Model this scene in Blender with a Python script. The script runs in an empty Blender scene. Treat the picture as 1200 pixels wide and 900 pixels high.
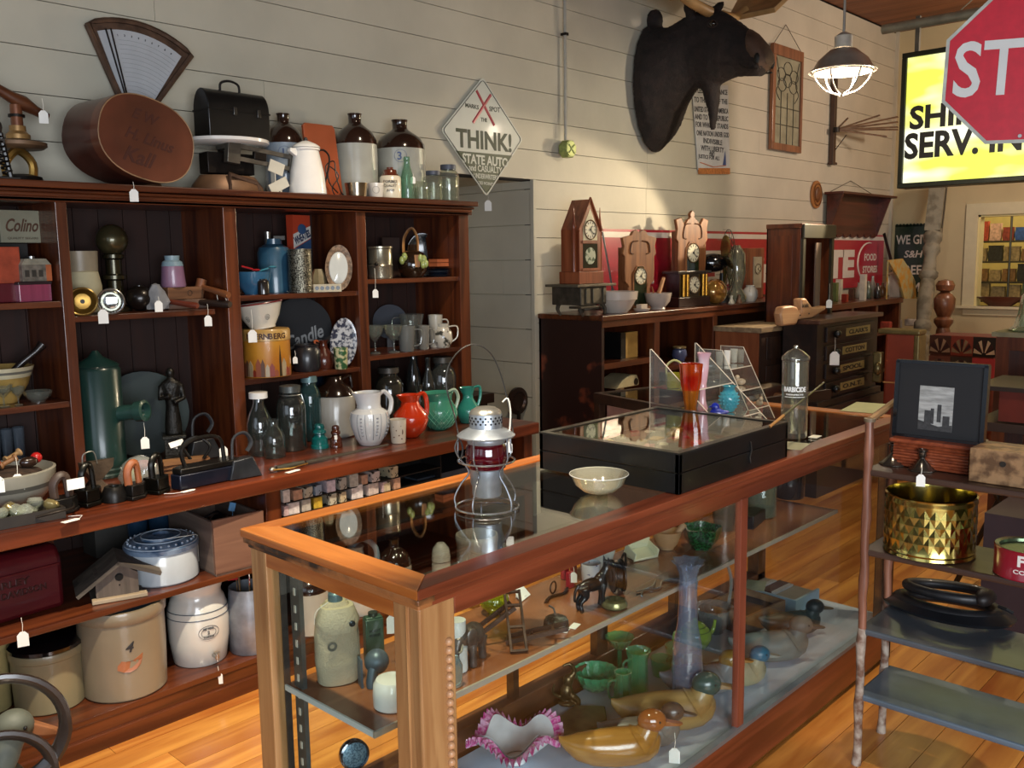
import bpy, bmesh, math, random
import numpy as np
from mathutils import Vector, Matrix
random.seed(7)
PI = math.pi
SC = bpy.context.scene
COL = SC.collection
# exposure and lights are set here, before everything else
EXPO = 0.15
LIGHTS = [
    # daylight through the shop windows behind the camera
    dict(kind='AREA', loc=(-.5, -1.9, 1.4), power=160, col=(.86, .92, 1), size=2.6, sy=1.6, to=(2.0, 1.6, .2)),
    dict(kind='AREA', loc=(-2.7, 1.0, 2.1), power=18, col=(.74, .85, 1), size=2.4, sy=2.2, to=(3, 2.6, 1.2)),
    # warm ceiling spotlights aimed at the floor and the big bookcase
    dict(kind='SPOT', loc=(.9, 1.5, 3.6), power=520, col=(1, .86, .66), size=.05, to=(1.6, 2.55, 0), cone=44, blend=.5),
    dict(kind='SPOT', loc=(2.4, 1.5, 3.6), power=210, col=(1, .82, .60), size=.05, to=(2.6, 3.0, .8), cone=62, blend=.6),
    dict(kind='SPOT', loc=(3.9, .7, 3.5), power=160, col=(1, .80, .56), size=.06, to=(3.6, 1.3, .5), cone=75, blend=.6),
    dict(kind='SPOT', loc=(2.1, .9, 3.6), power=110, col=(1, .86, .68), size=.05, to=(2.3, 1.5, 1.0), cone=40, blend=.6),
    # low shaded lamp that throws the clock's shadow on the wall
    dict(kind='SPOT', loc=(6.65, 2.44, 2.12), power=130, col=(1, .80, .54), size=.03, to=(4.50, 3.7, 1.27), cone=54, blend=.25),
    dict(kind='POINT', loc=(7.9, 1.2, 3.1), power=110, col=(1, .80, .64), size=.15),
    dict(kind='POINT', loc=(11.0, 2.6, 2.6), power=60, col=(1, .84, .56), size=.2),
]
# ---------------------------------------------------------------- camera
FP = 1079.4                       # focal length in pixels of a 1200 px wide frame
YAW, PITCH, ROLL, CH = .81613, .134703, .014513, 1.6
def cam_basis():
    f = Vector((math.sin(YAW)*math.cos(PITCH), math.cos(YAW)*math.cos(PITCH), -math.sin(PITCH)))
    r = Vector((math.cos(YAW), -math.sin(YAW), 0)); d = f.cross(r)
    c, s = math.cos(ROLL), math.sin(ROLL)
    return c*r+s*d, -s*r+c*d, f
CR, CD, CF = cam_basis()
CO = Vector((0, 0, CH))
cam = bpy.data.objects.new('camera', bpy.data.cameras.new('camera'))
COL.objects.link(cam)
cam.data.sensor_width = 36; cam.data.lens = FP*36/1200; cam.data.clip_start = .05
mw = Matrix.Identity(4)
for i in range(3):
    mw[i][0] = CR[i]; mw[i][1] = -CD[i]; mw[i][2] = -CF[i]; mw[i][3] = CO[i]
cam.matrix_world = mw
SC.camera = cam
# ---------------------------------------------------------------- light
SC.view_settings.view_transform = 'Standard'; SC.view_settings.look = 'None'
SC.view_settings.gamma = 1; SC.view_settings.use_curve_mapping = False
SC.view_settings.exposure = EXPO
SC.cycles.transparent_max_bounces = 24
wd = bpy.data.worlds.new('world'); SC.world = wd; wd.use_nodes = True
wd.node_tree.nodes['Background'].inputs[0].default_value = (.75, .85, 1, 1)
wd.node_tree.nodes['Background'].inputs[1].default_value = .4
def lamp(kind, loc, power, col, size=.1, to=None, sy=None, cone=None, blend=.4):
    l = bpy.data.lights.new(kind.lower()+'_light', kind); l.energy = power; l.color = col
    if kind == 'AREA':
        l.size = size
        if sy: l.shape = 'RECTANGLE'; l.size_y = sy
    else: l.shadow_soft_size = size
    if kind == 'SPOT': l.spot_size = math.radians(cone); l.spot_blend = blend
    o = bpy.data.objects.new(l.name, l); COL.objects.link(o); o.location = loc
    if to is not None:
        o.rotation_euler = (Vector(to)-Vector(loc)).to_track_quat('-Z', 'Y').to_euler()
    return o
WARM = (1, .78, .52); COOL = (.78, .88, 1)
for L_ in LIGHTS: lamp(**L_)
# ---------------------------------------------------------------- helpers
def ray(u, v): return CR*((u-600)/FP)+CD*((v-450)/FP)+CF
def at(u, v, X=None, Y=None, Z=None):
    """the point of the room seen at photo pixel u,v on the given plane"""
    d = ray(u, v)
    t = (X-CO.x)/d.x if X is not None else (Y-CO.y)/d.y if Y is not None else (Z-CO.z)/d.z
    return CO+d*t
def dep(p): return (Vector(p)-CO).dot(CF)
def m(n, p): return n*dep(p)/FP
def on(u, z, Y=None, X=None):
    """point at height z in pixel column u on the vertical plane"""
    v = 450
    for i in range(8):
        p = at(u, v, Y=Y, X=X); p.z = z
        q = p-CO; v = 450+FP*q.dot(CD)/q.dot(CF)
    return p
def spot(u, v, z, r=0):
    p = at(u, v, Z=z); d = Vector((p.x, p.y, 0)).normalized()
    return p+d*r
def face(p): return math.atan2(-p[0], p[1])
def s2l(c): return c/12.92 if c <= .04045 else ((c+.055)/1.055)**2.4
def rgb(h):
    if isinstance(h, str):
        return tuple(s2l(int(h[i:i+2], 16)/255) for i in (0, 2, 4))+(1,)
    return tuple(h)+(1,)
_mc = {}
def _new(name):
    mt = bpy.data.materials.new(name); mt.use_nodes = True
    return mt, mt.node_tree, mt.node_tree.nodes['Principled BSDF']
def mat(col, rough=.5, metal=0, var=.12, sc=14, bump=0, coat=0, col2=None, thr=None, emit=0, bs=None, stretch=None, trans=0):
    key = ('m', col, rough, metal, var, sc, bump, coat, col2, thr, emit, bs, stretch, trans)
    if key in _mc: return _mc[key]
    mt, nt, b = _new('paint_'+str(len(_mc))); N, Lk = nt.nodes, nt.links
    b.inputs['Roughness'].default_value = rough; b.inputs['Metallic'].default_value = metal
    b.inputs['Coat Weight'].default_value = coat; b.inputs['Coat Roughness'].default_value = .08
    c = rgb(col); b.inputs['Base Color'].default_value = c
    if trans: b.inputs['Transmission Weight'].default_value = trans
    tc = N.new('ShaderNodeTexCoord'); mp = N.new('ShaderNodeMapping'); Lk.new(tc.outputs['Object'], mp.inputs['Vector'])
    if stretch: mp.inputs['Scale'].default_value = stretch
    if var or col2:
        nz = N.new('ShaderNodeTexNoise'); nz.inputs['Scale'].default_value = sc; nz.inputs['Detail'].default_value = 5
        Lk.new(mp.outputs[0], nz.inputs['Vector'])
        rp = N.new('ShaderNodeValToRGB'); Lk.new(nz.outputs['Fac'], rp.inputs[0])
        c2 = rgb(col2) if col2 else tuple(min(1, x*(1+var)) for x in c[:3])+(1,)
        c1 = c if col2 else tuple(x*(1-var) for x in c[:3])+(1,)
        a, d = thr or (.35, .65)
        rp.color_ramp.elements[0].position = a; rp.color_ramp.elements[1].position = d
        rp.color_ramp.elements[0].color = c1; rp.color_ramp.elements[1].color = c2
        Lk.new(rp.outputs[0], b.inputs['Base Color'])
    if bump:
        nb = N.new('ShaderNodeTexNoise'); nb.inputs['Scale'].default_value = bs or sc*3; nb.inputs['Detail'].default_value = 4
        Lk.new(mp.outputs[0], nb.inputs['Vector'])
        bp = N.new('ShaderNodeBump'); bp.inputs['Strength'].default_value = min(1, bump); bp.inputs['Distance'].default_value = .004
        Lk.new(nb.outputs['Fac'], bp.inputs['Height']); Lk.new(bp.outputs[0], b.inputs['Normal'])
    if emit:
        b.inputs['Emission Color'].default_value = c; b.inputs['Emission Strength'].default_value = emit
    _mc[key] = mt; return mt
def wood(c1, c2, axis='x', rough=.4, fine=18, dark=None, coat=.25, rnd=False, knots=0):
    key = ('w', c1, c2, axis, rough, fine, dark, coat, rnd, knots)
    if key in _mc: return _mc[key]
    mt, nt, b = _new('wood_'+str(len(_mc))); N, Lk = nt.nodes, nt.links
    b.inputs['Coat Weight'].default_value = coat; b.inputs['Coat Roughness'].default_value = .15
    tc = N.new('ShaderNodeTexCoord'); mp = N.new('ShaderNodeMapping')
    s = [fine]*3; s['xyz'.index(axis)] = fine*.07; mp.inputs['Scale'].default_value = s
    src = tc.outputs['Object']
    oi = N.new('ShaderNodeObjectInfo')
    ad = N.new('ShaderNodeVectorMath'); ad.operation = 'MULTIPLY_ADD'
    cx = N.new('ShaderNodeCombineXYZ')
    for i in range(3): Lk.new(oi.outputs['Random'], cx.inputs[i])
    Lk.new(cx.outputs[0], ad.inputs[0]); ad.inputs[1].default_value = (9.1, 7.3, 5.7); Lk.new(src, ad.inputs[2])
    Lk.new(ad.outputs[0], mp.inputs['Vector'])
    nz = N.new('ShaderNodeTexNoise'); nz.inputs['Scale'].default_value = 1; nz.inputs['Detail'].default_value = 6; nz.inputs['Distortion'].default_value = .8
    Lk.new(mp.outputs[0], nz.inputs['Vector'])
    rp = N.new('ShaderNodeValToRGB'); Lk.new(nz.outputs['Fac'], rp.inputs[0])
    rp.color_ramp.elements[0].position = .34; rp.color_ramp.elements[1].position = .66
    rp.color_ramp.elements[0].color = rgb(c1); rp.color_ramp.elements[1].color = rgb(c2)
    out = rp.outputs[0]
    if knots:
        kz = N.new('ShaderNodeTexNoise'); kz.inputs['Scale'].default_value = 3.2; kz.inputs['Detail'].default_value = 2
        m2 = N.new('ShaderNodeMapping'); s2 = [1.6]*3; s2['xyz'.index(axis)] = .45; m2.inputs['Scale'].default_value = s2
        Lk.new(ad.outputs[0], m2.inputs['Vector']); Lk.new(m2.outputs[0], kz.inputs['Vector'])
        kr = N.new('ShaderNodeValToRGB'); Lk.new(kz.outputs['Fac'], kr.inputs[0])
        kr.color_ramp.elements[0].position = .52; kr.color_ramp.elements[1].position = .72
        kr.color_ramp.elements[0].color = (0, 0, 0, 1); kr.color_ramp.elements[1].color = (knots,)*3+(1,)
        mx = N.new('ShaderNodeMix'); mx.data_type = 'RGBA'
        Lk.new(kr.outputs[0], mx.inputs[0]); Lk.new(out, mx.inputs[6]); mx.inputs[7].default_value = rgb(dark)
        out = mx.outputs[2]
    if rnd:
        hs = N.new('ShaderNodeHueSaturation'); mr = N.new('ShaderNodeMapRange')
        mr.inputs[3].default_value = 1-rnd; mr.inputs[4].default_value = 1+rnd
        Lk.new(oi.outputs['Random'], mr.inputs[0]); Lk.new(mr.outputs[0], hs.inputs['Value']); Lk.new(out, hs.inputs['Color'])
        out = hs.outputs[0]
    Lk.new(out, b.inputs['Base Color'])
    b.inputs['Roughness'].default_value = rough
    bp = N.new('ShaderNodeBump'); bp.inputs['Strength'].default_value = .25; bp.inputs['Distance'].default_value = .002
    Lk.new(nz.outputs['Fac'], bp.inputs['Height']); Lk.new(bp.outputs[0], b.inputs['Normal'])
    _mc[key] = mt; return mt
def glass(tint='f4f8f4', refl=1.0, body=0.0, rough=.03, base=.05):
    """thin clear glass: see-through with a tint, mirror-like at grazing angles, body = milky share"""
    key = ('g', tint, refl, body, rough, base)
    if key in _mc: return _mc[key]
    mt = bpy.data.materials.new('glass_'+str(len(_mc))); mt.use_nodes = True
    nt = mt.node_tree; N, Lk = nt.nodes, nt.links; N.clear()
    o = N.new('ShaderNodeOutputMaterial'); t = N.new('ShaderNodeBsdfTransparent'); t.inputs[0].default_value = rgb(tint)
    g = N.new('ShaderNodeBsdfGlossy'); g.inputs['Roughness'].default_value = rough; g.inputs[0].default_value = (1, 1, 1, 1)
    lw = N.new('ShaderNodeLayerWeight'); lw.inputs[0].default_value = .5
    pw = N.new('ShaderNodeMath'); pw.operation = 'POWER'; pw.inputs[1].default_value = 3.5; Lk.new(lw.outputs['Facing'], pw.inputs[0])
    ma = N.new('ShaderNodeMath'); ma.operation = 'MULTIPLY_ADD'; Lk.new(pw.outputs[0], ma.inputs[0])
    ma.inputs[1].default_value = .75*refl; ma.inputs[2].default_value = base
    src = t.outputs[0]
    if body:
        d = N.new('ShaderNodeBsdfDiffuse'); d.inputs[0].default_value = rgb(tint)
        mx0 = N.new('ShaderNodeMixShader'); mx0.inputs[0].default_value = body
        Lk.new(t.outputs[0], mx0.inputs[1]); Lk.new(d.outputs[0], mx0.inputs[2]); src = mx0.outputs[0]
    mx = N.new('ShaderNodeMixShader'); Lk.new(ma.outputs[0], mx.inputs[0]); Lk.new(src, mx.inputs[1]); Lk.new(g.outputs[0], mx.inputs[2])
    Lk.new(mx.outputs[0], o.inputs[0]); _mc[key] = mt; return mt
def vec(a): return Vector(a)
RX = lambda a: Matrix.Rotation(a, 4, 'X')
RY = lambda a: Matrix.Rotation(a, 4, 'Y')
RZ = lambda a: Matrix.Rotation(a, 4, 'Z')
def TR(x=0, y=0, z=0): return Matrix.Translation((x, y, z))
def SCL(x, y=None, z=None): return Matrix.Diagonal((x, y if y is not None else x, z if z is not None else x, 1))
def aim(a, b):
    """matrix taking local +Z from a towards b"""
    d = Vector(b)-Vector(a); return Matrix.Translation(a) @ d.to_track_quat('Z', 'Y').to_matrix().to_4x4()
class MB:
    def __init__(s): s.v = []; s.f = []; s.mi = []
    def add(s, vs, fs, mi=0, T=None):
        b = len(s.v)
        s.v += [tuple(T @ Vector(p)) if T is not None else tuple(p) for p in vs]
        s.f += [tuple(i+b for i in f) for f in fs]; s.mi += [mi]*len(fs) if isinstance(mi, int) else list(mi)
        return s
    def bx(s, x0, x1, y0, y1, z0, z1, mi=0, T=None):
        vs = [(x, y, z) for z in (z0, z1) for y in (y0, y1) for x in (x0, x1)]
        return s.add(vs, [(0, 2, 3, 1), (4, 5, 7, 6), (0, 1, 5, 4), (2, 6, 7, 3), (0, 4, 6, 2), (1, 3, 7, 5)], mi, T)
    def box(s, c, d, mi=0, T=None):
        return s.bx(c[0]-d[0]/2, c[0]+d[0]/2, c[1]-d[1]/2, c[1]+d[1]/2, c[2]-d[2]/2, c[2]+d[2]/2, mi, T)
    def lathe(s, prof, seg=24, mi=0, T=None, sx=1, sy=1, rmod=None):
        vs = []; fs = []; ms = []
        for k, p in enumerate(prof):
            r, z = p[0], p[1]
            for i in range(seg):
                a = 2*PI*i/seg; rr = r*(rmod(a, z) if rmod else 1)
                vs.append((rr*math.cos(a)*sx, rr*math.sin(a)*sy, z))
        for k in range(len(prof)-1):
            mm = prof[k+1][2] if len(prof[k+1]) > 2 else mi
            if prof[k][0] < 1e-6 and prof[k+1][0] < 1e-6: continue
            for i in range(seg):
                j = (i+1) % seg
                if prof[k][0] < 1e-6: fs.append((k*seg, (k+1)*seg+j, (k+1)*seg+i)[::-1] if 0 else (k*seg+i, (k+1)*seg+j, (k+1)*seg+i))
                elif prof[k+1][0] < 1e-6: fs.append((k*seg+i, k*seg+j, (k+1)*seg+i))
                else: fs.append((k*seg+i, k*seg+j, (k+1)*seg+j, (k+1)*seg+i))
                ms.append(mm)
        return s.add(vs, fs, ms, T)
    def cyl(s, r, z0, z1, seg=20, mi=0, T=None, r2=None):
        r2 = r if r2 is None else r2
        return s.lathe([(0, z0), (r, z0), (r2, z1), (0, z1)], seg, mi, T)
    def tube(s, pts, r, seg=6, closed=False, mi=0, T=None, flat=1):
        pts = [Vector(p) for p in pts]; n = len(pts); vs = []; fs = []
        up = None
        for k in range(n):
            if closed: d = pts[(k+1) % n]-pts[k-1]
            else: d = pts[min(k+1, n-1)]-pts[max(k-1, 0)]
            if d.length < 1e-9: d = Vector((0, 0, 1))
            d.normalize()
            if up is None: up = d.orthogonal().normalized()
            else:
                up = up-d*up.dot(d)
                up = up.normalized() if up.length > 1e-6 else d.orthogonal().normalized()
            w = d.cross(up); rr = r[k] if isinstance(r, (list, tuple)) else r
            for i in range(seg):
                a = 2*PI*i/seg; vs.append(pts[k]+up*(rr*math.cos(a))+w*(rr*flat*math.sin(a)))
        for k in range(n if closed else n-1):
            k2 = (k+1) % n
            for i in range(seg):
                j = (i+1) % seg; fs.append((k*seg+i, k*seg+j, k2*seg+j, k2*seg+i))
        if not closed: fs += [tuple(range(seg))[::-1], tuple(range((n-1)*seg, n*seg))]
        return s.add(vs, fs, mi, T)
    def ell(s, c, r, seg=14, rings=8, mi=0, T=None):
        r = (r, r, r) if not isinstance(r, (tuple, list)) else r
        prof = [(math.sin(PI*i/rings) if 0 < i < rings else 0, -math.cos(PI*i/rings)) for i in range(rings+1)]
        M_ = Matrix.Translation(c) @ Matrix.Diagonal((r[0], r[1], r[2], 1))
        return s.lathe(prof, seg, mi, (T @ M_) if T is not None else M_)
    def prism(s, poly, a0, a1, plane='xz', mi=0, T=None):
        """outline poly extruded from a0 to a1 along the third axis"""
        n = len(poly)
        mk = {'xz': lambda p, a: (p[0], a, p[1]), 'xy': lambda p, a: (p[0], p[1], a), 'yz': lambda p, a: (a, p[0], p[1])}[plane]
        vs = [mk(p, a0) for p in poly]+[mk(p, a1) for p in poly]
        fs = [tuple(range(n)), tuple(range(2*n-1, n-1, -1))]+[(i, n+i, n+(i+1) % n, (i+1) % n) for i in range(n)]
        return s.add(vs, fs, mi, T)
    def loft(s, rings, mi=0, T=None, cap=True):
        n = len(rings[0]); vs = [p for r in rings for p in r]; fs = []
        for k in range(len(rings)-1):
            for i in range(n):
                j = (i+1) % n; fs.append((k*n+i, k*n+j, (k+1)*n+j, (k+1)*n+i))
        if cap: fs += [tuple(range(n))[::-1], tuple(range((len(rings)-1)*n, len(rings)*n))]
        return s.add(vs, fs, mi, T)
    def mesh(s, name, mats, ang=40):
        me = bpy.data.meshes.new(name); me.from_pydata(s.v, [], s.f)
        for mt in (mats if isinstance(mats, (list, tuple)) else [mats]): me.materials.append(mt)
        me.polygons.foreach_set('material_index', s.mi); me.update()
        bm = bmesh.new(); bm.from_mesh(me); bmesh.ops.remove_doubles(bm, verts=bm.verts, dist=1e-5)
        bmesh.ops.recalc_face_normals(bm, faces=bm.faces); bm.to_mesh(me); bm.free()
        if ang:
            me.polygons.foreach_set('use_smooth', [True]*len(me.polygons)); me.set_sharp_from_angle(angle=math.radians(ang))
        return me
    def build(s, name, mats, parent=None, bev=0, ang=40, loc=None, rz=0, remesh=0, sm=0, disp=0):
        me = s.mesh(name, mats, ang); o = bpy.data.objects.new(name, me); COL.objects.link(o)
        if parent is not None: o.parent = parent
        if loc is not None: o.location = loc
        if rz: o.rotation_euler = (0, 0, rz)
        if remesh:
            d = o.modifiers.new('r', 'REMESH'); d.mode = 'VOXEL'; d.voxel_size = remesh; d.use_smooth_shade = True
            d = o.modifiers.new('s', 'SMOOTH'); d.iterations = sm or 4; d.factor = .6
            if disp:
                tx = bpy.data.textures.new('fur', 'CLOUDS'); tx.noise_scale = disp*1.6
                d = o.modifiers.new('d', 'DISPLACE'); d.texture = tx; d.strength = disp; d.mid_level = .5
        if bev:
            d = o.modifiers.new('b', 'BEVEL'); d.width = bev; d.segments = 2; d.limit_method = 'ANGLE'; d.angle_limit = math.radians(50)
        return o
def tag(o, label=None, cat=None, group=None, kind=None):
    if label: o['label'] = label
    if cat: o['category'] = cat
    if group: o['group'] = group
    if kind: o['kind'] = kind
    return o
def thing(name, label, cat, loc, rz=0, group=None):
    o = bpy.data.objects.new(name, None); COL.objects.link(o); o.empty_display_size = .05
    o.location = loc; o.rotation_euler = (0, 0, rz); return tag(o, label, cat, group)
def solo(mb, name, mats, label, cat, loc=(0, 0, 0), rz=0, group=None, **k):
    return tag(mb.build(name, mats, None, loc=loc, rz=rz, **k), label, cat, group)
def struct(mb, name, mats, **k): return tag(mb.build(name, mats, **k), kind='structure')
def clone(o, parent=None):
    c = o.copy(); COL.objects.link(c)
    if parent is not None: c.parent = parent
    for ch in o.children: clone(ch, c)
    return c
def wrapv(vs, R): return [((R-v[1])*math.sin(v[0]/R), -(R-v[1])*math.cos(v[0]/R), v[2]) for v in vs]
_fc = {}
def text(s, w, h, mt, T, parent=None, name='lettering', bold=.02, ext=.0006, shear=0, wrap=0):
    """flat lettering centred on T, readable from T's -Y side, sized to w x h metres (None keeps the aspect)"""
    k = (s, bold, shear)
    if k not in _fc:
        cu = bpy.data.curves.new('t', 'FONT'); cu.body = s; cu.offset = bold; cu.extrude = .01; cu.resolution_u = 3; cu.shear = shear
        o = bpy.data.objects.new('t', cu); COL.objects.link(o); bpy.context.view_layer.update()
        me = bpy.data.meshes.new_from_object(o.evaluated_get(bpy.context.evaluated_depsgraph_get()))
        n = len(me.vertices); co = np.empty(n*3); me.vertices.foreach_get('co', co); co = co.reshape(-1, 3)
        _fc[k] = (co, [tuple(p.vertices) for p in me.polygons]); bpy.data.objects.remove(o)
    co, fs = _fc[k]; lo, hi = co.min(0), co.max(0); c = (lo+hi)/2; d = hi-lo
    fx = w/d[0] if w else h/d[1]; fy = h/d[1] if h else fx
    vs = [((p[0]-c[0])*fx, (p[2]/.01)*-ext, (p[1]-c[1])*fy) for p in co]
    if wrap: vs = wrapv(vs, wrap)
    mb = MB(); mb.add(vs, fs, 0, T)
    return mb.build(name, mt, parent, ang=0)
STR = mat('e8e2d2', .8, var=.05); TAGM = mat('f2f0e8', .7, var=.03)
def ptag(parent, u, v, X=None, Y=None, Z=None, s=.028, up=.04, p=None, tilt=0):
    """small white price tag on a string, hung from its thing; pixel u,v is the tag's centre"""
    p = p if p is not None else at(u, v, X=X, Y=Y, Z=Z)
    T = parent.matrix_basis.inverted() @ Matrix.Translation(p) @ RZ(face(p)) @ RY(tilt)
    h = s*.75
    o = MB().prism([(-s/2, -h), (s/2, -h), (s/2, h*.55), (s*.2, h), (-s*.2, h), (-s/2, h*.55)], -.0006, .0006, T=T).build('price_tag', TAGM, parent, ang=0)
    if up: MB().tube([(0, 0, h*.8), (.002, -.001, h*.8+up*.5), (0, 0, h*.8+up)], .0011, 4, T=T).build('string', STR, o)
    return o
def smooth_path(pts, n=4, closed=False):
    P_ = [Vector(p) for p in pts]; out = []; L_ = len(P_)
    for i in range(L_ if closed else L_-1):
        if closed: a, b, c, d = P_[i-1], P_[i], P_[(i+1) % L_], P_[(i+2) % L_]
        else: a, b, c, d = P_[max(i-1, 0)], P_[i], P_[i+1], P_[min(i+2, L_-1)]
        for k in range(n):
            t = k/n; out.append(.5*((2*b)+(c-a)*t+(2*a-5*b+4*c-d)*t*t+(3*b-a-3*c+d)*t**3))
    if not closed: out.append(P_[-1])
    return out
def fit(prof, R, H): return [(p[0]*R, p[1]*H)+tuple(p[2:]) for p in prof]
def arc(cx, cz, r, a0, a1, n): return [(cx+r*math.cos(math.radians(a0+(a1-a0)*i/n)), cz+r*math.sin(math.radians(a0+(a1-a0)*i/n))) for i in range(n+1)]
# ------------------------------------------------------------ vessel outlines (radius, height as shares)
JAR = [(0, 0), (.92, 0), (1, .03), (1, .72), (.9, .8), (.68, .85), (.66, .9)]
JUG = [(0, 0), (.93, 0), (1, .02), (1, .3), (1, .62), (1, .64, 1), (.97, .70, 1), (.8, .785, 1), (.5, .85, 1), (.34, .88, 1), (.30, .90, 1), (.30, .97, 1), (.34, 1, 1), (.24, 1, 1), (.24, .93, 1)]
CROCK = [(0, 0), (.93, 0), (.97, .02), (1, .5), (1, .86), (1.04, .88), (1.05, .95), (1.02, 1), (.93, 1), (.92, .95), (.9, .1), (0, .08)]
BOTTLE = [(0, 0), (.9, 0), (1, .03), (1, .5), (.85, .62), (.42, .78), (.34, .92), (.4, .93), (.4, 1), (.3, 1)]
TUMBLER = [(0, .04), (.72, .04), (.74, 0), (.78, 0), (1, 1), (.95, 1), (.74, .08), (0, .07)]
BOWL = [(0, .06), (.4, .05), (.42, 0), (.5, 0), (.5, .06), (.8, .35), (.95, .72), (1, 1), (.95, 1), (.9, .74), (.74, .4), (.4, .14), (0, .12)]
CUPF = [(0, 0), (.8, 0), (.86, .04), (1, 1), (.94, 1), (.82, .1), (0, .08)]
def vessel(name, label, cat, p, w, h, prof, mt, group=None, seg=24, rz=None, sx=1, sy=1, **k):
    mb = MB().lathe(fit(prof, w/2, h), seg, sx=sx, sy=sy, **k)
    return solo(mb, name, mt, label, cat, loc=p, rz=face(p) if rz is None else rz, group=group)
# ================================================================ setting
YW = 3.78; XF = 9.8; ZC = 3.82
PAINT = mat('c3bdaa', .55, var=.07, sc=2.5, bump=.12, bs=30, col2=None)
PAINT2 = mat('c9bfa4', .6, var=.06, sc=1.5, bump=.1, bs=25)
DARKGAP = mat('2a2620', .9, var=0)
def planks(parent, rows, x0, x1, joints, mt, thick=.018, gap=.0035, axis='x', y=None, name='plank', skip=None):
    """horizontal wall boards: each its own object; rows = list of (z0, z1)"""
    for k, (z0, z1) in enumerate(rows):
        xs = [x0]+[j for j in joints(k) if x0 < j < x1]+[x1]
        for a, b in zip(xs, xs[1:]):
            mb = MB()
            if axis == 'x': mb.bx(a+.001, b-.001, y, y+thick, z0+gap/2, z1-gap/2)
            else: mb.bx(y, y+thick, a+.001, b-.001, z0+gap/2, z1-gap/2)
            mb.build(name, mt, parent, ang=0)
seam = lambda k: 2.247+.1733*k
wl = struct(MB().bx(-3, 2.95, YW+.019, YW+.1, 0, ZC).bx(4.26, XF, YW+.019, YW+.1, 0, ZC).bx(2.93, 4.26, YW+.019, YW+.1, seam(-1)-.006, ZC)
            .bx(-3.1, -3, -3, YW+.1, 0, .6).bx(-3.1, -3, -3, YW+.1, 3.0, ZC), 'wall_left', DARKGAP, ang=0)
up = [(seam(k), min(seam(k+1), ZC)) for k in range(-1, 10) if seam(k) < ZC-.02]
planks(wl, up, -1.2, XF, lambda k: [[5.42, 8.9], [2.4, 5.42, 6.1], [5.42, 7.0], [1.9, 6.4, 8.2]][k % 4], PAINT, y=YW)
low = [(seam(k), seam(k+1)) for k in range(-13, -1)]
planks(wl, low, 4.25, XF, lambda k: [[5.41], [5.41, 8.0]][k % 2], PAINT, y=YW)
planks(wl, low, -1.2, 2.95, lambda k: [1.0], PAINT, y=YW)
al = struct(MB().bx(2.93, 4.33, 4.6, 4.68, 0, 2.1).bx(2.87, 2.95, YW+.1, 4.6, 0, 2.1).bx(4.256, 4.33, YW+.1, 4.6, 0, 2.1).bx(2.93, 4.3, YW+.1, 4.6, 2.07, 2.14), 'wall_alcove', PAINT2, ang=0)
planks(al, [(.10+.2133*k, .10+.2133*(k+1)) for k in range(-1, 10)], YW+.021, 4.6, lambda k: [4.05] if k % 3 == 1 else [], PAINT, y=4.236, axis='y', gap=.005)
struct(MB().bx(4.226, 4.25, YW-.006, YW+.02, 0, seam(-1)), 'trim_1', PAINT, ang=0)
# far wall with an opening into the next room
w0, w1, z0, z1 = 1.3, 2.918, 1.076, 1.962
struct(MB().bx(XF, XF+.12, w1, YW+.1, 0, ZC).bx(XF, XF+.12, -3, w0, 0, ZC).bx(XF, XF+.12, w0, w1, 0, z0).bx(XF, XF+.12, w0, w1, z1, ZC), 'wall_back', mat('c6b78e', .7, var=.05, sc=2, bump=.08), ang=0)
wi = struct(MB().bx(XF-.02, XF, w1, w1+.11, z0, z1+.11).bx(XF-.02, XF, w0-.11, w0, z0, z1+.11).bx(XF-.022, XF, w0, w1, z1, z1+.11), 'window_1', mat('d6cda8', .5, var=.03), ang=0)
wi.name = 'window_1'
MB().bx(XF-.07, XF+.12, w0-.15, w1+.15, z0-.025, z0).bx(XF-.02, XF, w0-.1, w1+.1, z0-.09, z0-.03).build('window_sill', mat('d6cda8', .5, var=.03), wi, bev=.004, ang=0)
MB().bx(XF+.0, XF+.125, w1-.02, w1, z0, z1).bx(XF, XF+.125, w0, w1, z1-.02, z1).build('window_frame', mat('e6d89a', .5, var=.03), wi, ang=0)
struct(MB().bx(XF-.03, XF, YW-.03, YW, 0, ZC), 'trim_2', PAINT, ang=0)
struct(MB().bx(12.4, 12.5, -1, 4.5, 0, ZC).bx(XF+.12, 12.4, 3.9, 4.0, 0, ZC).bx(XF+.12, 12.4, -1, -.9, 0, ZC), 'wall_next_room', mat('c9b66e', .7, var=.05), ang=0)
# floor boards
FL = wood('b26a2c', 'e09e4c', 'x', .28, 16, dark='94481a', coat=.35, rnd=.16, knots=.75)
fl = struct(MB().bx(-3, 12.5, -3, YW+.9, -.1, -.021), 'floor', mat('2a1508', .8, var=0), ang=0)
row = 0; y = 2.923+.123
while y > -1.2:
    xs = [-.4]; rr = random.Random(row*7+3)
    js = sorted([1.29+.0, 3.4, 6.2] if row == 2 else [rr.uniform(.6, 3), rr.uniform(3.4, 5.4), rr.uniform(5.9, 8.6)])
    xs += js+[XF]
    for a, b in zip(xs, xs[1:]):
        MB().bx(a+.0008, b-.0008, y-.123+.001, y-.001, -.02, 0).build('floorboard', FL, fl, ang=0)
    y -= .123; row += 1
CE = wood('6a3d24', '8a5535', 'y', .6, 8, coat=0, rnd=.12)
ce = struct(MB().bx(-3.1, 12.5, -3, YW+.1, ZC+.02, ZC+.12), 'ceiling', mat('3a2418', .8, var=0), ang=0)
x = 5.6
while x < XF:
    MB().bx(x+.002, min(x+.19, XF)-.002, -.5, YW, ZC, ZC+.02).build('plank', CE, ce, ang=0); x += .19
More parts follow.
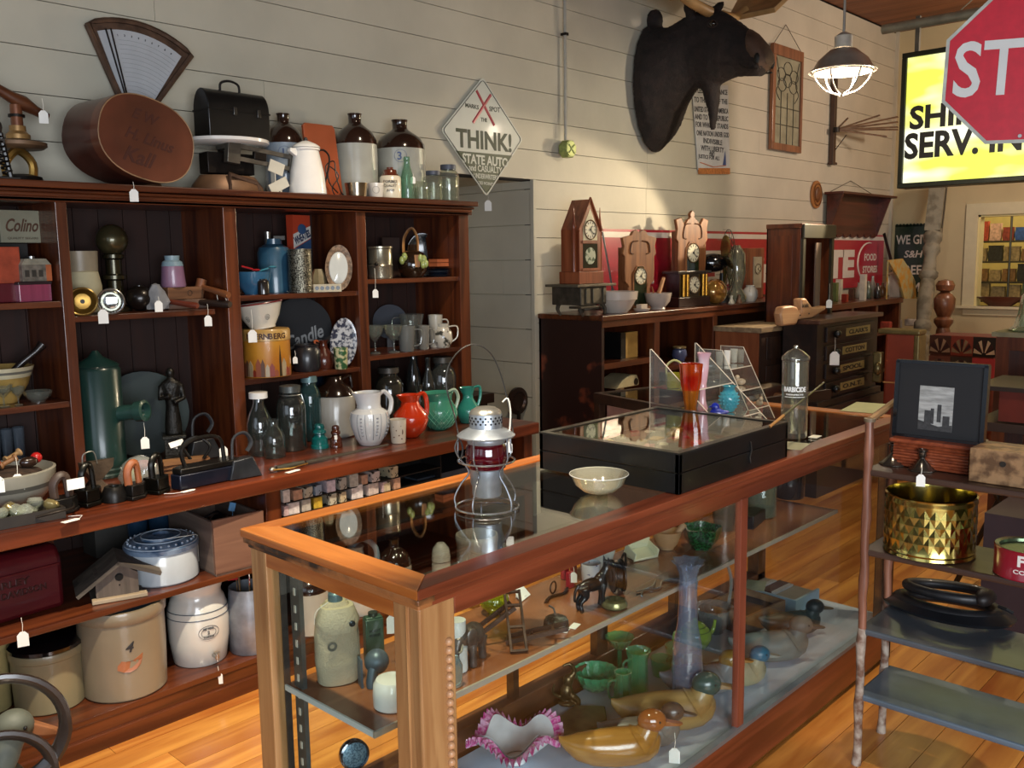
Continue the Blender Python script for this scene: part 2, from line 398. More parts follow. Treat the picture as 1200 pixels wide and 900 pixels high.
struct(MB().bx(-3.1, XF, -3.1, -3, 0, ZC), 'wall_right', mat('c9c0a8', .7, var=.05), ang=0)
# ================================================================ big bookcase on the left
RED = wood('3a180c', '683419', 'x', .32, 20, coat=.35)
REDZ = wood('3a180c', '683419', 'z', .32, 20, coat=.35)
DRED = wood('1f0c06', '2e1309', 'z', .75, 16, coat=0)  # darker wood for the backs: shade inside the bays is put into its colour
YB, ZL = 3.42, .805
bc = thing('bookcase', 'big red-brown wooden shop bookcase with deep ledge along the cream board wall', 'bookcase', (0, 0, 0))
XL = [(.60, .64), (1.306, 1.345), (1.954, 2.012), (2.618, 2.672), (3.262, 3.330)]
for a, b in XL: MB().bx(a, b, YB, YW-.012, ZL, 1.825).build('upright', REDZ, bc, bev=.002, ang=0)
# boarded back, each board a piece
x = .6
while x < 3.32:
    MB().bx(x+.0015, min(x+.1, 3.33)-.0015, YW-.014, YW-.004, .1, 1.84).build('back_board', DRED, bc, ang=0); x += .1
SH = {'1a': (.64, 1.306, 1.475), '1b': (.64, 1.306, 1.114), '2': (1.345, 1.9, 1.418), '3a': (2.012, 2.618, 1.466), '3b': (2.012, 2.618, 1.114), '4a': (2.672, 3.262, 1.516), '4b': (2.672, 3.262, 1.158)}
for k, (a, b, z) in SH.items(): MB().bx(a, b, YB+.01, YW-.014, z-.022, z).build('shelf', RED, bc, bev=.002, ang=0)
MB().bx(.56, 3.335, YB-.02, YW-.004, 1.825, 1.842).build('top_board', RED, bc, ang=0)
for i, (dy, a, b) in enumerate([(.02, 1.822, 1.838), (.035, 1.838, 1.852), (.045, 1.852, 1.863), (.062, 1.866, 1.89)]):
    MB().bx(.55, 3.30+dy*.7, YB-dy, YW-.004, a, b).build('cornice_moulding', RED, bc, bev=.004, ang=0)
MB().bx(.55, 3.335, 2.955, YB+.36, ZL-.055, ZL).build('ledge', wood('421b0d', '70331a', 'x', .3, 18, coat=.4), bc, bev=.006, ang=0)
MB().bx(.56, 3.33, 3.0, YW-.014, .445, .467).build('lower_shelf', RED, bc, bev=.003, ang=0)
MB().bx(.56, 3.33, 2.985, YW-.014, .10, .122).build('base_shelf', RED, bc, bev=.003, ang=0)
MB().bx(.56, 3.33, 2.99, 3.03, .0, .10).bx(.56, 3.33, 2.975, 2.99, 0, .055).build('plinth', RED, bc, bev=.003, ang=0)
for a, b in ((.6, .66), (1.165, 1.185), (1.825, 1.891), (3.27, 3.33)):
    yy = 3.0 if b-a > .03 else 3.35
    MB().bx(a, b, yy, YW-.014, .467, ZL-.055).build('lower_upright', REDZ, bc, bev=.002, ang=0)
for a, b in ((.6, .66), (1.93, 1.97), (3.27, 3.33)):
    MB().bx(a, b, 3.3 if a == 1.93 else 3.0, YW-.014, .122, .445).build('lower_upright', REDZ, bc, bev=.002, ang=0)
# ================================================================ long glass display case
OAK = wood('96511f', 'c47a38', 'x', .33, 22, coat=.3); OAKY = wood('96511f', 'c47a38', 'y', .33, 22, coat=.3)
OAKZ = wood('96683e', 'b28656', 'z', .4, 40, coat=.2); OAKR = wood('5c2816', '884228', 'x', .33, 20, coat=.35); DOAK = wood('3a2013', '5a3a26', 'x', .4, 18)
CX0, CX1, CY0, CY1, CZ = 1.10, 3.60, 1.29, 1.93, .975
dc = thing('display_case', 'long glass-topped wooden shop display case in the foreground', 'display case', (0, 0, 0))
def moulded(x0, x1, y0, y1, mt, nm, ax):
    MB().bx(x0, x1, y0, y1, CZ-.022, CZ).build(nm, mt, dc, bev=.004, ang=0)
MB().prism([(CX0, CY0), (CX0+.075, CY0+.062), (CX0+.075, CY1-.055), (CX0, CY1)], CZ-.02, CZ+.001, 'xy').build('top_rail', OAKY, dc, bev=.003, ang=0)
MB().prism([(CX1, CY0), (CX1-.075, CY0+.062), (CX1-.075, CY1-.055), (CX1, CY1)], CZ-.02, CZ+.001, 'xy').build('top_rail', OAKY, dc, bev=.003, ang=0)
MB().prism([(CX0, CY0), (CX1, CY0), (CX1-.075, CY0+.062), (CX0+.075, CY0+.062)], CZ-.02, CZ+.001, 'xy').build('top_rail', OAKR, dc, bev=.003, ang=0)
MB().prism([(CX0, CY1), (CX1, CY1), (CX1-.075, CY1-.055), (CX0+.075, CY1-.055)], CZ-.02, CZ+.001, 'xy').build('top_rail', OAK, dc, bev=.003, ang=0)
fr = MB()
for dz, dd in ((.034, .004), (.046, .012)):
    fr.bx(CX0+dd+.0015, CX1-dd, CY0+dd+.0005, CY0+.0495, CZ-dz+.0003, CZ-dz+.0133)
fr.bx(CX0+.115, CX1-.021, CY0+.0215, CY0+.051, CZ-.085, CZ-.0465)
fr.build('front_rail', OAKR, dc, bev=.003, ang=0)
fr = MB()
for dz, dd in ((.034, .004), (.046, .012)):
    fr.bx(CX0+dd, CX0+.05, CY0+dd, CY1-dd, CZ-dz, CZ-dz+.013)
MB().bx(CX0+.022, CX0+.045, CY0+.1, CY1-.06, CZ-.085, CZ-.0465).build('end_rail', OAKY, dc, bev=.003, ang=0)
fr.build('end_rail', mat('9a6236', .4, col2='2c1a10', sc=7, thr=(.46, .58), coat=.25), dc, bev=.003, ang=0)
MB().bx(CX1-.05, CX1, CY0, CY1, CZ-.085, CZ-.02).build('end_rail', OAKR, dc, bev=.003, ang=0)
MB().bx(CX0+.056, CX1-.071, CY1-.045, CY1-.012, CZ-.07, CZ-.0205).build('back_rail', DOAK, dc, bev=.003, ang=0)
GT = glass('eaf0ea', 1.15, 0, .012, .05)
GP = glass('f8fbfa', .7, 0, .01, .018)
MB().bx(CX0+.073, CX1-.073, CY0+.06, CY1-.053, CZ-.006, CZ-.002).build('top_glass', GT, dc, ang=0)
MB().bx(CX0+.105, 2.363, CY0+.03, CY0+.034, .185, CZ-.08).build('front_glass', GP, dc, ang=0)
MB().bx(2.40, CX1-.08, CY0+.03, CY0+.034, .185, CZ-.08).build('front_glass', GP, dc, ang=0)
MB().bx(CX0+.035, CX0+.039, CY0+.1, CY1-.07, .185, CZ-.08).build('end_glass', glass('f2f6f4', .5, 0, .01, .02), dc, ang=0)
# posts: near corner with a beaded strip, left corner, slim middle post
po = MB().bx(CX0+.02, CX0+.115, CY0+.02, CY0+.06, 0, CZ-.047).bx(CX0+.02, CX0+.05, CY0+.06, CY0+.1, 0, CZ-.047).build('corner_post', OAKZ, dc, bev=.004, ang=0)
BEAD = MB().ell((0, 0, 0), (.0085, .008, .0088), 10, 6).mesh('bead', mat('b98a63', .35, var=.2, sc=60))
for k in range(46):
    b_ = bpy.data.objects.new('bead', BEAD); COL.objects.link(b_); b_.parent = po; b_.location = (CX0+.094, CY0+.018, CZ-.135-k*.0185)
MB().bx(CX0+.02, CX0+.055, CY1-.075, CY1-.01, 0, CZ-.047).build('corner_post', OAKZ, dc, bev=.003, ang=0)
MB().bx(CX0+.055, CX0+.072, CY1-.075, CY1-.045, 0, CZ-.06).build('corner_post', mat('3b3430', .5, var=.3, sc=30), dc, ang=0)
MB().bx(2.364, 2.402, CY0+.018, CY0+.04, .178, CZ-.08).build('middle_post', wood('6a3020', '8e4c34', 'z', .3, 20), dc, bev=.003, ang=0)
MB().bx(CX1-.09, CX1-.02, CY0+.02, CY0+.07, 0, CZ-.047).build('corner_post', DOAK, dc, bev=.003, ang=0)
MB().bx(CX1-.09, CX1-.02, CY1-.07, CY1-.02, 0, CZ-.047).build('corner_post', DOAK, dc, bev=.003, ang=0)
for xx in (1.976, 2.398, 2.88):
    MB().bx(xx, xx+(.024 if xx < 2 else .06), CY1-.06, CY1-.03, .12, CZ-.07).build('back_post', DOAK, dc, ang=0)
MB().bx(CX0+.056, CX1-.021, CY1-.07, CY1-.012, .11, .235).build('back_bottom_rail', wood('5a3420', '84543a', 'x', .4, 18), dc, bev=.003, ang=0)
MB().bx(CX0+.02, CX1-.02, CY0+.02, CY0+.05, .02, .172).build('bottom_rail', OAKR, dc, bev=.004, ang=0)
MB().bx(CX0+.02, CX1-.02, CY0+.012, CY0+.034, .172, .186).build('silver_ledge', mat('8f9aa2', .3, .7, var=.1), dc, ang=0)
MB().bx(CX0+.115, CX1-.02, CY0+.035, CY1-.07, .13, .165).build('deck', wood('6a4126', '8a5c3a', 'x', .5, 12), dc, ang=0)
MB().bx(CX0+.25, CX1-.03, CY0+.037, CY1-.10, .165, .172).build('deck_cloth', mat('bccada', .8, var=.08, sc=6, bump=.3), dc, ang=0)
# metal shelf standards with slots
for yy, nm in ((CY1-.13, 0), (CY0+.2, 1)):
    if nm: continue
    st = MB().bx(CX0+.07, CX0+.082, yy, yy+.035, .1, CZ-.07).build('shelf_standard', mat('7b7f80', .4, .8, var=.15), dc, ang=0)
    for k in range(18): MB().bx(CX0+.068, CX0+.0703, yy+.014, yy+.021, .13+k*.043, .148+k*.043).build('slot', mat('d7cdbb', .5, var=0), st, ang=0)
# inner shelf with glass front edge
MB().bx(CX0+.055, CX0+.06, 1.5165, CY1-.07, .574, .588).build('glass_edge', mat('dfe4e2', .2, var=0, coat=.6), dc, ang=0)  # end piece whiter than the front one: the light on it is painted in
MB().bx(CX0+.06, CX1-.1, 1.516, CY1-.07, .574, .586).build('inner_shelf', wood('754024', '9a6240', 'x', .22, 10, coat=.6), dc, ang=0)
MB().bx(CX0+.055, CX1-.1, 1.510, 1.516, .574, .588).build('glass_edge', mat('a89c8c', .25, var=0, coat=.5), dc, ang=0)
# ================================================================ standing on top of the bookcase (z 1.89)
ZT = 1.8905
IRON = mat('241e1a', .45, .6, var=.3, sc=20, bump=.3); RUST = mat('5a4334', .6, .4, var=.35, sc=18, bump=.3)
BRASS = mat('b08a48', .3, .9, var=.2, sc=12); STEEL = mat('a8a8a4', .3, .9, var=.15, sc=12); WHITE = mat('eceae4', .18, var=.03, coat=.6)
CREAM = mat('e4dcc8', .3, var=.05, coat=.4); BLK = mat('141312', .4, var=.2, sc=20, coat=.2); TURN = wood('4a2614', '6e4024', 'x', .4, 30)
# cast iron press with wooden cross handle
p = on(26, ZT, Y=3.56); t = thing('fruit_press', 'antique cider press with turned wooden cross handle, at the far left of the bookcase top', 'press', p, .1)
k = dep(p)/FP
MB().lathe([(0, 40*k), (.0, 40*k), (26*k, 40*k), (30*k, 43*k), (30*k, 47*k), (12*k, 51*k), (0, 51*k)], 24).build('press_plate', mat('6e543c', .5, .3, var=.3), t)
MB().cyl(6.5*k, 51*k, 90*k, 16).build('screw', mat('7a4a30', .4, .3, var=.2), t)
MB().lathe([(0, 51*k), (13*k, 51*k), (13*k, 56*k), (9*k, 60*k), (9*k, 66*k), (0, 66*k)], 18).build('collar', mat('a8814e', .4, .4, var=.2), t)
MB().lathe([(6*k, 76*k), (9*k, 76*k), (9*k, 79*k), (6*k, 79*k)], 14).build('nut', IRON, t)
MB().tube([(-38*k, 0, 116*k), (-20*k, 0, 106*k), (-4*k, 0, 98*k), (8*k, 0, 93*k), (22*k, 0, 86*k), (36*k, 0, 80*k)], [5*k, 6*k, 7*k, 9*k, 6*k, 5*k], 10).build('handle', TURN, t)
MB().tube(smooth_path([(-14*k, 0, 0), (-17*k, 0, 22*k), (-2*k, 0, 38*k), (14*k, 0, 24*k), (12*k, 0, 0)]), [5*k]*17, 8).build('yoke', BRASS, t)
MB().lathe([(0, 0), (24*k, 0), (22*k, 8*k), (10*k, 11*k), (0, 11*k)], 20).build('base', IRON, t)
ptag(t, 51, 137, Y=3.5, s=.03, up=.045)
p = on(4, ZT, Y=3.5); k = dep(p)/FP
t = thing('sad_iron_stand', 'black iron tool with a coiled spring handle, left of the cider press', 'tool', p, 0)
sp = [(5*k*math.cos(a*.9)+(6-i*.12)*k, 5*k*math.sin(a*.9), (8+i*.55)*k) for i, a in enumerate([j*.7 for j in range(80)])]
MB().tube(sp, 1.3*k, 5).build('spring', IRON, t)
MB().tube([(9*k, 0, 4*k), (1*k, 0, 56*k)], 3*k, 8).build('rod', BLK, t)
MB().bx(-14*k, 16*k, -9*k, 9*k, 0, 5*k).ell((-8*k, 0, 62*k), (12*k, 8*k, 12*k)).ell((-7*k, 0, 84*k), (6*k, 6*k, 22*k)).bx(-16*k, 4*k, -4*k, 4*k, 44*k, 49*k).build('body', mat('4a4540', .5, .5, var=.3), t)
# bentwood oval box on its side: the oval lid faces the room
p = on(163, ZT, Y=3.46); k = dep(p)/FP
t = thing('oval_box', 'large oval bentwood box lying on its side with faded black lettering on the lid', 'box', p, 0)
T = TR(0, 0, 53*k) @ RZ(.12) @ RY(.24)
def oval(a, c, y, n=40, e=2.35): return [(a*math.copysign(abs(math.cos(2*PI*i/n))**(2/e), math.cos(2*PI*i/n)), y, c*math.copysign(abs(math.sin(2*PI*i/n))**(2/e), math.sin(2*PI*i/n))) for i in range(n)]
A_, C_ = 61*k, 47*k
MB().loft([oval(A_*.985, C_*.985, -.075), oval(A_*.985, C_*.985, .17)], T=T).build('body', mat('4c2318', .4, var=.3, sc=5, coat=.3, bump=.2), t)
MB().loft([oval(A_, C_, -.078), oval(A_, C_, -.03)], T=T).build('lid', mat('633422', .4, var=.3, sc=5, coat=.3, bump=.2), t)
MB().tube([(q[0], -.079, q[2]) for q in oval(A_*.985, C_*.985, 0)], .0022, 5, True, T=T).build('lid_rim', mat('a58460', .6, var=.3), t)
LT = mat('4a241a', .6, var=0)
for s_, w_, dz in (('E W', .11, .5), ('H. Linus', .2, 0), ('Kall', .13, -.5)):
    text(s_, w_, None, LT, T @ TR((.01 if dz == 0 else -.02), -.0785, dz*C_), t, 'faded_lettering', shear=.3)
ptag(t, 157, 229, Y=3.34, s=.03, up=.03)
# fan scale: tilted fan-shaped chart housing on a cast foot
p = on(163, ZT, Y=3.73); k = dep(p)/FP
t = thing('fan_scale', 'antique cast iron fan scale with white printed chart, behind the oval box', 'scale', p, 0)
T = TR(0, 0, 70*k) @ RY(.14)
def fan(r0, r1, a0, a1, n=14):
    return [(r1*math.sin(a0+(a1-a0)*i/n), r1*math.cos(a0+(a1-a0)*i/n)) for i in range(n+1)]+[(r0*math.sin(a1+(a0-a1)*i/n), r0*math.cos(a1+(a0-a1)*i/n)) for i in range(n+1)]
AF = .53
MB().prism(fan(28*k, 122*k, -AF, AF), 0, .035, T=T).build('fan_housing', RUST, t, bev=.004)
MB().prism(fan(36*k, 112*k, -AF*.88, AF*.86), -.004, 0, T=T).build('chart', mat('b9bcc0', .35, var=.04), t)
rim = fan(28*k, 122*k, -AF, AF); MB().tube([(x, -.006, z) for x, z in rim], .011, 6, True, T=T).build('frame', RUST, t)
for a in (-AF*.62, -AF*.72): MB().tube([(34*k*math.sin(a), -.009, 34*k*math.cos(a)), (113*k*math.sin(a), -.009, 113*k*math.cos(a))], .0035, 4, T=T).build('chart_bar', IRON, t)
for i in range(9):
    a = -AF*.5+AF*1.3*i/9; text(str(i+1), None, .008, IRON, T @ TR(106*k*math.sin(a), -.0045, 106*k*math.cos(a)) @ RY(a), t, 'chart_number')
CHL = mat('8e9196', .5, var=0)
for r_ in range(46, 103, 5):
    MB().tube([(r_*k*math.sin(a), -.0045, r_*k*math.cos(a)) for a in [-AF*.5+AF*1.32*j/8 for j in range(9)]], .0006, 3, T=T).build('chart_line', CHL, t)
MB().lathe([(0, 0), (30*k, 0), (30*k, 6*k), (26*k, 14*k), (20*k, 50*k), (28*k, 92*k), (20*k, 100*k), (0, 102*k)], 20, sy=.3).build('foot', RUST, t)
# enamel-topped platform scale with beams, lunch box on top
p = on(268, ZT, Y=3.585); k = dep(p)/FP
t = thing('platform_scale', 'old counter scale with a round white platter and grey double beam', 'scale', p, 0)
MB().lathe([(0, 55*k), (46*k, 55*k), (49*k, 57*k), (49*k, 60.5*k), (45*k, 61*k), (0, 60*k)], 32).build('platter', WHITE, t)
MB().lathe([(0, 0), (45*k, 0), (44*k, 8*k), (34*k, 20*k), (0, 22*k)], 24, sy=.6).build('base', mat('7a5a40', .45, .3, var=.3, sc=10), t)
MB().bx(-30*k, 30*k, -10*k, 10*k, 22*k, 46*k).cyl(10*k, 20*k, 55*k, 14).build('column', IRON, t, bev=.004)
T = TR(14*k, -.1, 42*k) @ RY(.11)
B_ = MB().bx(-24*k, 58*k, -.006, .006, 6*k, 11*k, T=T).bx(-24*k, 58*k, -.006, .006, -8*k, -3*k, T=T).bx(52*k, 58*k, -.008, .008, -10*k, 12*k, T=T).build('beam', mat('7a746a', .4, .7, var=.25), t, bev=.001, ang=0)
MB().bx(-30*k, -14*k, -.012, .02, -12*k, 16*k, T=T).bx(-30*k, -10*k, .01, .09, 4*k, 9*k, T=T).build('beam_bracket', mat('6a655c', .4, .7, var=.25), t, bev=.002)
MB().bx(4*k, 20*k, -.01, .01, -3*k, 6*k, T=T).build('sliding_weight', IRON, t, bev=.003)
MB().tube([(-12*k, -.09, 0), (-12*k, -.09, 20*k), (26*k, -.07, 12*k), (30*k, -.07, 0)], 3*k, 6).build('bracket', RUST, t)
q = p+Vector((10*k, 0, 61.2*k)); kq = dep(q)/FP
t = thing('lunch_box', 'black domed metal workman lunch box standing on the white scale platter', 'lunch box', q, .02)
w = 40*kq; h0 = 32*kq; dome = [(-w, 0), (w, 0), (w, h0)]+[(w*math.cos(a), h0+24*kq*math.sin(a)**.8) for a in [PI*i/12 for i in range(1, 12)]]+[(-w, h0)]
# domed ends face sideways: profile swept along x
prof = [(-.06, 0), (.06, 0), (.06, h0)]+[(.06*math.cos(a), h0+24*kq*math.sin(a)) for a in [PI*i/12 for i in range(1, 12)]]+[(-.06, h0)]
MB().prism(prof, -w, w, 'yz').build('body', BLK, t, bev=.004)
MB().bx(-w-.002, w+.002, -.0625, .0625, h0-.004, h0+.003).build('lid_seam', mat('2a2826', .35, .5), t, ang=0)
for sx in (-.16, .62):
    o = MB().bx(w*sx-.008, w*sx+.008, -.066, -.06, h0-.02, h0+.014).build('latch', mat('5a5854', .35, .8), t, bev=.002)
MB().tube(smooth_path([(-.045+0, 0, h0+24*kq), (-.04, 0, h0+24*kq+.03), (0, 0, h0+24*kq+.042), (.04, 0, h0+24*kq+.03), (.045, 0, h0+24*kq-.002)]), .0055, 6, T=TR(-.005, 0, 0)).build('handle', mat('2e2a28', .4, .4), t)
# stoneware jugs
JB = mat('a6a69c', .25, var=.06, coat=.6); JT = mat('2e1c14', .15, var=.15, coat=.8)
for u, w_, h_, y_, num, lab, bm_ in ((336, 46, 96, 3.67, '1', 'tall stoneware jug with dark brown shoulder, half hidden behind the white coffee pot', mat('8f9dac', .25, var=.1, coat=.6)),
                             (419, 50, 98, 3.60, '', 'stoneware jug with dark brown shoulder, between the orange board and the numbered jug', JB),
                             (471, 58, 93, 3.60, '3', 'wide stoneware jug with dark brown shoulder and blue number 3', JB)):
    p = on(u, ZT, Y=y_); k = dep(p)/FP
    t = thing('stoneware_jug', lab, 'jug', p, face(p), 'stoneware jugs on top of the bookcase')
    pr_ = fit(JUG, w_/2*k, h_*k)
    MB().lathe(pr_[:5]+[(pr_[5][0], pr_[5][1])], 32).build('body', bm_, t)
    MB().lathe([(q[0], q[1]) for q in pr_[5:]], 32).build('shoulder', JT, t)
    if num:
        text(num, None, 9*k, mat('3c4f7c', .5, var=0), TR(-.005, -w_/2*k-.001, 50*k), t, 'blue_number')
        MB().tube([(7*k*math.cos(a), -w_/2*k*1.002+abs(math.cos(a))*.002, 50*k+7*k*math.sin(a)) for a in [2*PI*i/16 for i in range(16)]], .0008, 4, True).build('blue_ring', mat('3c4f7c', .5, var=0), t)
# white enamel coffee pot
p = on(361, ZT, Y=3.44); k = dep(p)/FP
t = thing('coffee_pot', 'white enamel coffee pot with black wire handle', 'coffee pot', p, 0)
MB().lathe([(0, 0), (21*k, 0), (22*k, 1*k), (19.5*k, 26*k), (14.5*k, 50*k), (16*k, 51*k), (16*k, 53*k), (0, 53*k)], 28).build('body', WHITE, t)
o = MB().lathe([(16.5*k, 53.5*k), (16*k, 55*k), (12*k, 58*k), (5*k, 61*k), (2*k, 62*k), (0, 62*k)], 24).build('lid', WHITE, t)
MB().ell((0, 0, 63*k), (2.5*k, 2.5*k, 3*k)).build('knob', mat('332f2c', .4), o)
MB().prism([(-14*k, 42*k), (-14*k, 52*k), (-23*k, 52*k), (-24*k, 48*k)], -.012, .012).build('spout', WHITE, t, bev=.003)
MB().tube(smooth_path([(14*k, 0, 50*k), (24*k, 0, 53*k), (32*k, 0, 46*k), (30*k, 0, 30*k), (24*k, 0, 14*k)]), .0045, 6).build('handle', BLK, t)
p = on(393, ZT, Y=3.45); k = dep(p)/FP
t = thing('ice_tongs', 'small black wire tongs in front of the orange-brown board', 'tongs', p, 0)
MB().tube(smooth_path([(-10*k, 0, 20*k), (-12*k, 0, 34*k), (0, 0, 40*k), (2*k, 0, 24*k), (8*k, 0, 6*k), (12*k, 0, 2*k)]), .003, 5).build('arm', BLK, t)
MB().tube(smooth_path([(0*k, 0, 0), (-4*k, 0, 10*k), (6*k, 0, 24*k), (-6*k, .01, 34*k), (-8*k, 0, 16*k), (4*k, 0, 4*k)]), .003, 5).build('arm', BLK, t)
# leaning red-brown board
p = on(382, ZT, Y=3.54); k = dep(p)/FP
mb = MB().prism([(-22*k, 0), (24*k, 0), (19*k, 80*k), (16*k, 84*k), (-22*k, 84*k), (-25*k, 81*k)], -.008, .008, T=RX(-.07))
solo(mb, 'painted_board', mat('9c4a26', .45, var=.12, sc=6, coat=.2), 'orange-brown painted board with rounded corners leaning behind the coffee pot', 'board', p, 0, bev=.003, ang=0)
# paper bits beside the pot
for i, (u, v, w_, h_, r_) in enumerate(((322, 196, 20, 14, .3), (329, 217, 26, 12, -.45))):
    p = at(u, v, Y=3.46); k = dep(p)/FP
    mb = MB().prism([(-w_/2*k, 0), (w_/2*k, 0), (w_/2*k, h_*k), (-w_/2*k, h_*k)], -.003, .003, T=TR(0, 0, -h_/2*k) @ RY(r_))
    if i == 0: mb.bx(-.002, .002, -.001, .03, -(p.z-ZT), .002)
    else: mb.bx(-.004, .004, -.002, .004, -(p.z-ZT), .002)
    solo(mb, 'paper_card', mat('c9c4b4', .7, var=.05), ('cream card held up beside the enamel coffee pot spout', 'folded cream paper lying at the foot of the coffee pot')[i], 'card', p, 0, ang=0)
# row of small jars at the right end
p = on(418, ZT, Y=3.44); k = dep(p)/FP
vessel('tin_cup', 'low silver tin cup with bright reflections, left of the small white crock', 'cup', p, 27*k, 16*k, CUPF, mat('9a8a74', .18, .95, var=.2))
p = on(441, ZT, Y=3.44); k = dep(p)/FP
t = thing('small_crock', 'small white stoneware crock with round stamp on the bookcase top', 'crock', p, face(p))
MB().lathe(fit(CUPF, 9.5*k, 17*k), 20).build('body', mat('dcd6ca', .3, var=.05, coat=.4), t)
MB().tube([(4*k*math.cos(a), -9.5*k+.0008*abs(math.cos(a)), 9*k+4*k*math.sin(a)) for a in [2*PI*i/14 for i in range(14)]], .0006, 4, True).build('stamp', mat('55504a', .6), t)
p = on(458, ZT, Y=3.44); k = dep(p)/FP
t = thing('small_jug', 'small cream stoneware jug with brown top and printed words', 'jug', p, face(p))
MB().lathe([(0, 0), (12*k, 0), (12.5*k, 1*k), (12.5*k, 24*k), (11*k, 26*k)], 22).build('body', mat('d8cfb8', .3, var=.05, coat=.4), t)
MB().lathe([(11*k, 26*k), (8*k, 29*k), (7.5*k, 33*k), (4*k, 34*k), (4*k, 36*k), (0, 36*k)], 18).build('shoulder', mat('5a2a1a', .2, coat=.6), t)
for i, (s_, w_) in enumerate((('FORBES', 16), ('QUALITY', 15), ('JUGS', 9))): text(s_, w_*k, 3*k, mat('4a4036', .6, var=0), TR(0, -12.8*k, (19-5*i)*k), t, 'printed_words')
p = on(478, ZT, Y=3.44); k = dep(p)/FP
t = thing('soda_bottle', 'pale green glass soda bottle with a white tag at its neck', 'bottle', p, face(p))
MB().lathe([(0, 0), (7.5*k, 0), (8*k, 2*k), (7*k, 14*k), (8*k, 24*k), (4.5*k, 36*k), (3.2*k, 44*k), (3.8*k, 45*k), (3.5*k, 49*k), (2.5*k, 49*k)], 18).build('body', glass('b4d6c4', 1.2, .12), t)
ptag(t, 484, 211, Y=3.41, s=.022, up=.02)
LIDG = mat('4e5360', .5, .5, var=.2)
GJ = glass('e2e6dc', 1.3, .07)
for i, (u, w_, h_, lid) in enumerate(((494, 17, 24, 0), (508, 22, 34, 1), (526, 24, 42, 1))):
    p = on(u, ZT, Y=3.43+.005*i); k = dep(p)/FP
    t = thing('glass_jar', ('short clear glass jar without lid on the bookcase top', 'clear fruit jar with grey lid, second from the end of the bookcase top', 'taller clear fruit jar with grey lid at the right end of the bookcase top')[i], 'jar', p, face(p), 'clear jars on top of the bookcase')
    MB().lathe(fit(JAR, w_/2*k, h_*k), 18).lathe([(0, .004), (w_/2*k*.86, .006), (w_/2*k*.93, h_*k*.6)], 18).build('body', GJ, t)
    if lid: MB().lathe([(0, h_*k*1.0), (w_/2*k*.74, h_*k), (w_/2*k*.76, h_*k*.97), (w_/2*k*.76, h_*k*.87), (w_/2*k*.7, h_*k*.86)], 18).build('lid', LIDG, t)
# ================================================================ on the long wall
# diamond sign
c = at(563, 160, Y=3.765); k = dep(c)/FP
pts = [at(u, v, Y=3.765)-c for u, v in ((565.5, 90), (612.5, 164), (570, 230.5), (516.5, 152))]
def rounded(poly, f=.05, n=3):
    out = []
    for i, p in enumerate(poly):
        a = Vector(poly[i-1]); b = Vector(p); d = Vector(poly[(i+1) % len(poly)])
        A = b.lerp(a, f); D = b.lerp(d, f)
        for j in range(n+1):
            t_ = j/n; out.append(tuple(A*(1-t_)**2+b*2*t_*(1-t_)+D*t_**2))
    return out
P2 = [(q.x, q.z) for q in pts]
t = thing('diamond_sign', 'white and green diamond-shaped metal sign reading THINK!', 'sign', c, 0)
GRN = mat('2e3d1c', .45, var=.08); SWH = mat('c6c9be', .4, var=.03, coat=.05); SRED = mat('a01b30', .35, var=.06)
MB().prism(rounded(P2), -.002, .004).build('plate', SWH, t, ang=0)
sc_ = lambda f: [(x*f, z*f) for x, z in P2]
MB().tube([(x, -.003, z) for x, z in rounded(sc_(.955))], .0022, 4, True).build('border', mat('20231c', .4), t)
# green lower part cut at the photo's colour line
L0, L1 = [at(u, v, Y=3.765)-c for u, v in ((533.5, 176.5), (600, 182.5))]
low_ = [(L0.x, L0.z), (L1.x, L1.z)]+[(P2[2][0]+.012, P2[2][1]+.03), (P2[2][0], P2[2][1]+.016), (P2[2][0]-.012, P2[2][1]+.03)]
MB().prism(low_, -.0026, -.0021).build('green_field', GRN, t, ang=0)
def W(u, v): q = at(u, v, Y=3.765)-c; return q.x, q.z
def wtext(s_, u0, v0, u1, v1, h_, mt, nm='lettering', **kk):
    """lettering whose middle line runs between two photo pixels on the wall plane"""
    (xa, za), (xb, zb) = W(u0, v0), W(u1, v1)
    return text(s_, math.hypot(xb-xa, zb-za), h_, mt, TR((xa+xb)/2, -.0028, (za+zb)/2) @ RY(-math.atan2(zb-za, xb-xa)), t, nm, **kk)
DK = mat('1f2a18', .4, var=0)
wtext('THINK!', 534, 161, 599, 168, .105, mat('22301a', .5, var=.2), bold=.03)
wtext('STATE AUTO', 541.5, 185, 595, 191, .054, SWH, bold=.03)
wtext('and CASUALTY', 549, 196, 588, 200, .036, SWH, bold=.02)
wtext('UNDERWRITERS', 555, 205.5, 583, 208.5, .028, SWH)
wtext('DES MOINES', 560, 214, 578, 216, .018, SWH)
wtext('MARKS', 545, 123, 560.5, 126, .024, DK, bold=.02)
wtext('SPOT', 573, 127.5, 585.5, 129, .028, DK, bold=.02)
wtext('THE', 563, 140, 570.5, 141, .022, DK, bold=.02)
for a, b in (((558, 106), (579, 147)), ((575, 111), (554, 144))):
    (xa, za), (xb, zb) = W(*a), W(*b); MB().tube([(xa, -.0035, za), (xb, -.0035, zb)], .0105, 8, T=SCL(1, .3, 1)).build('red_cross_bar', SRED, t)
ptag(t, 572, 241, Y=3.76, s=.04, up=.05)
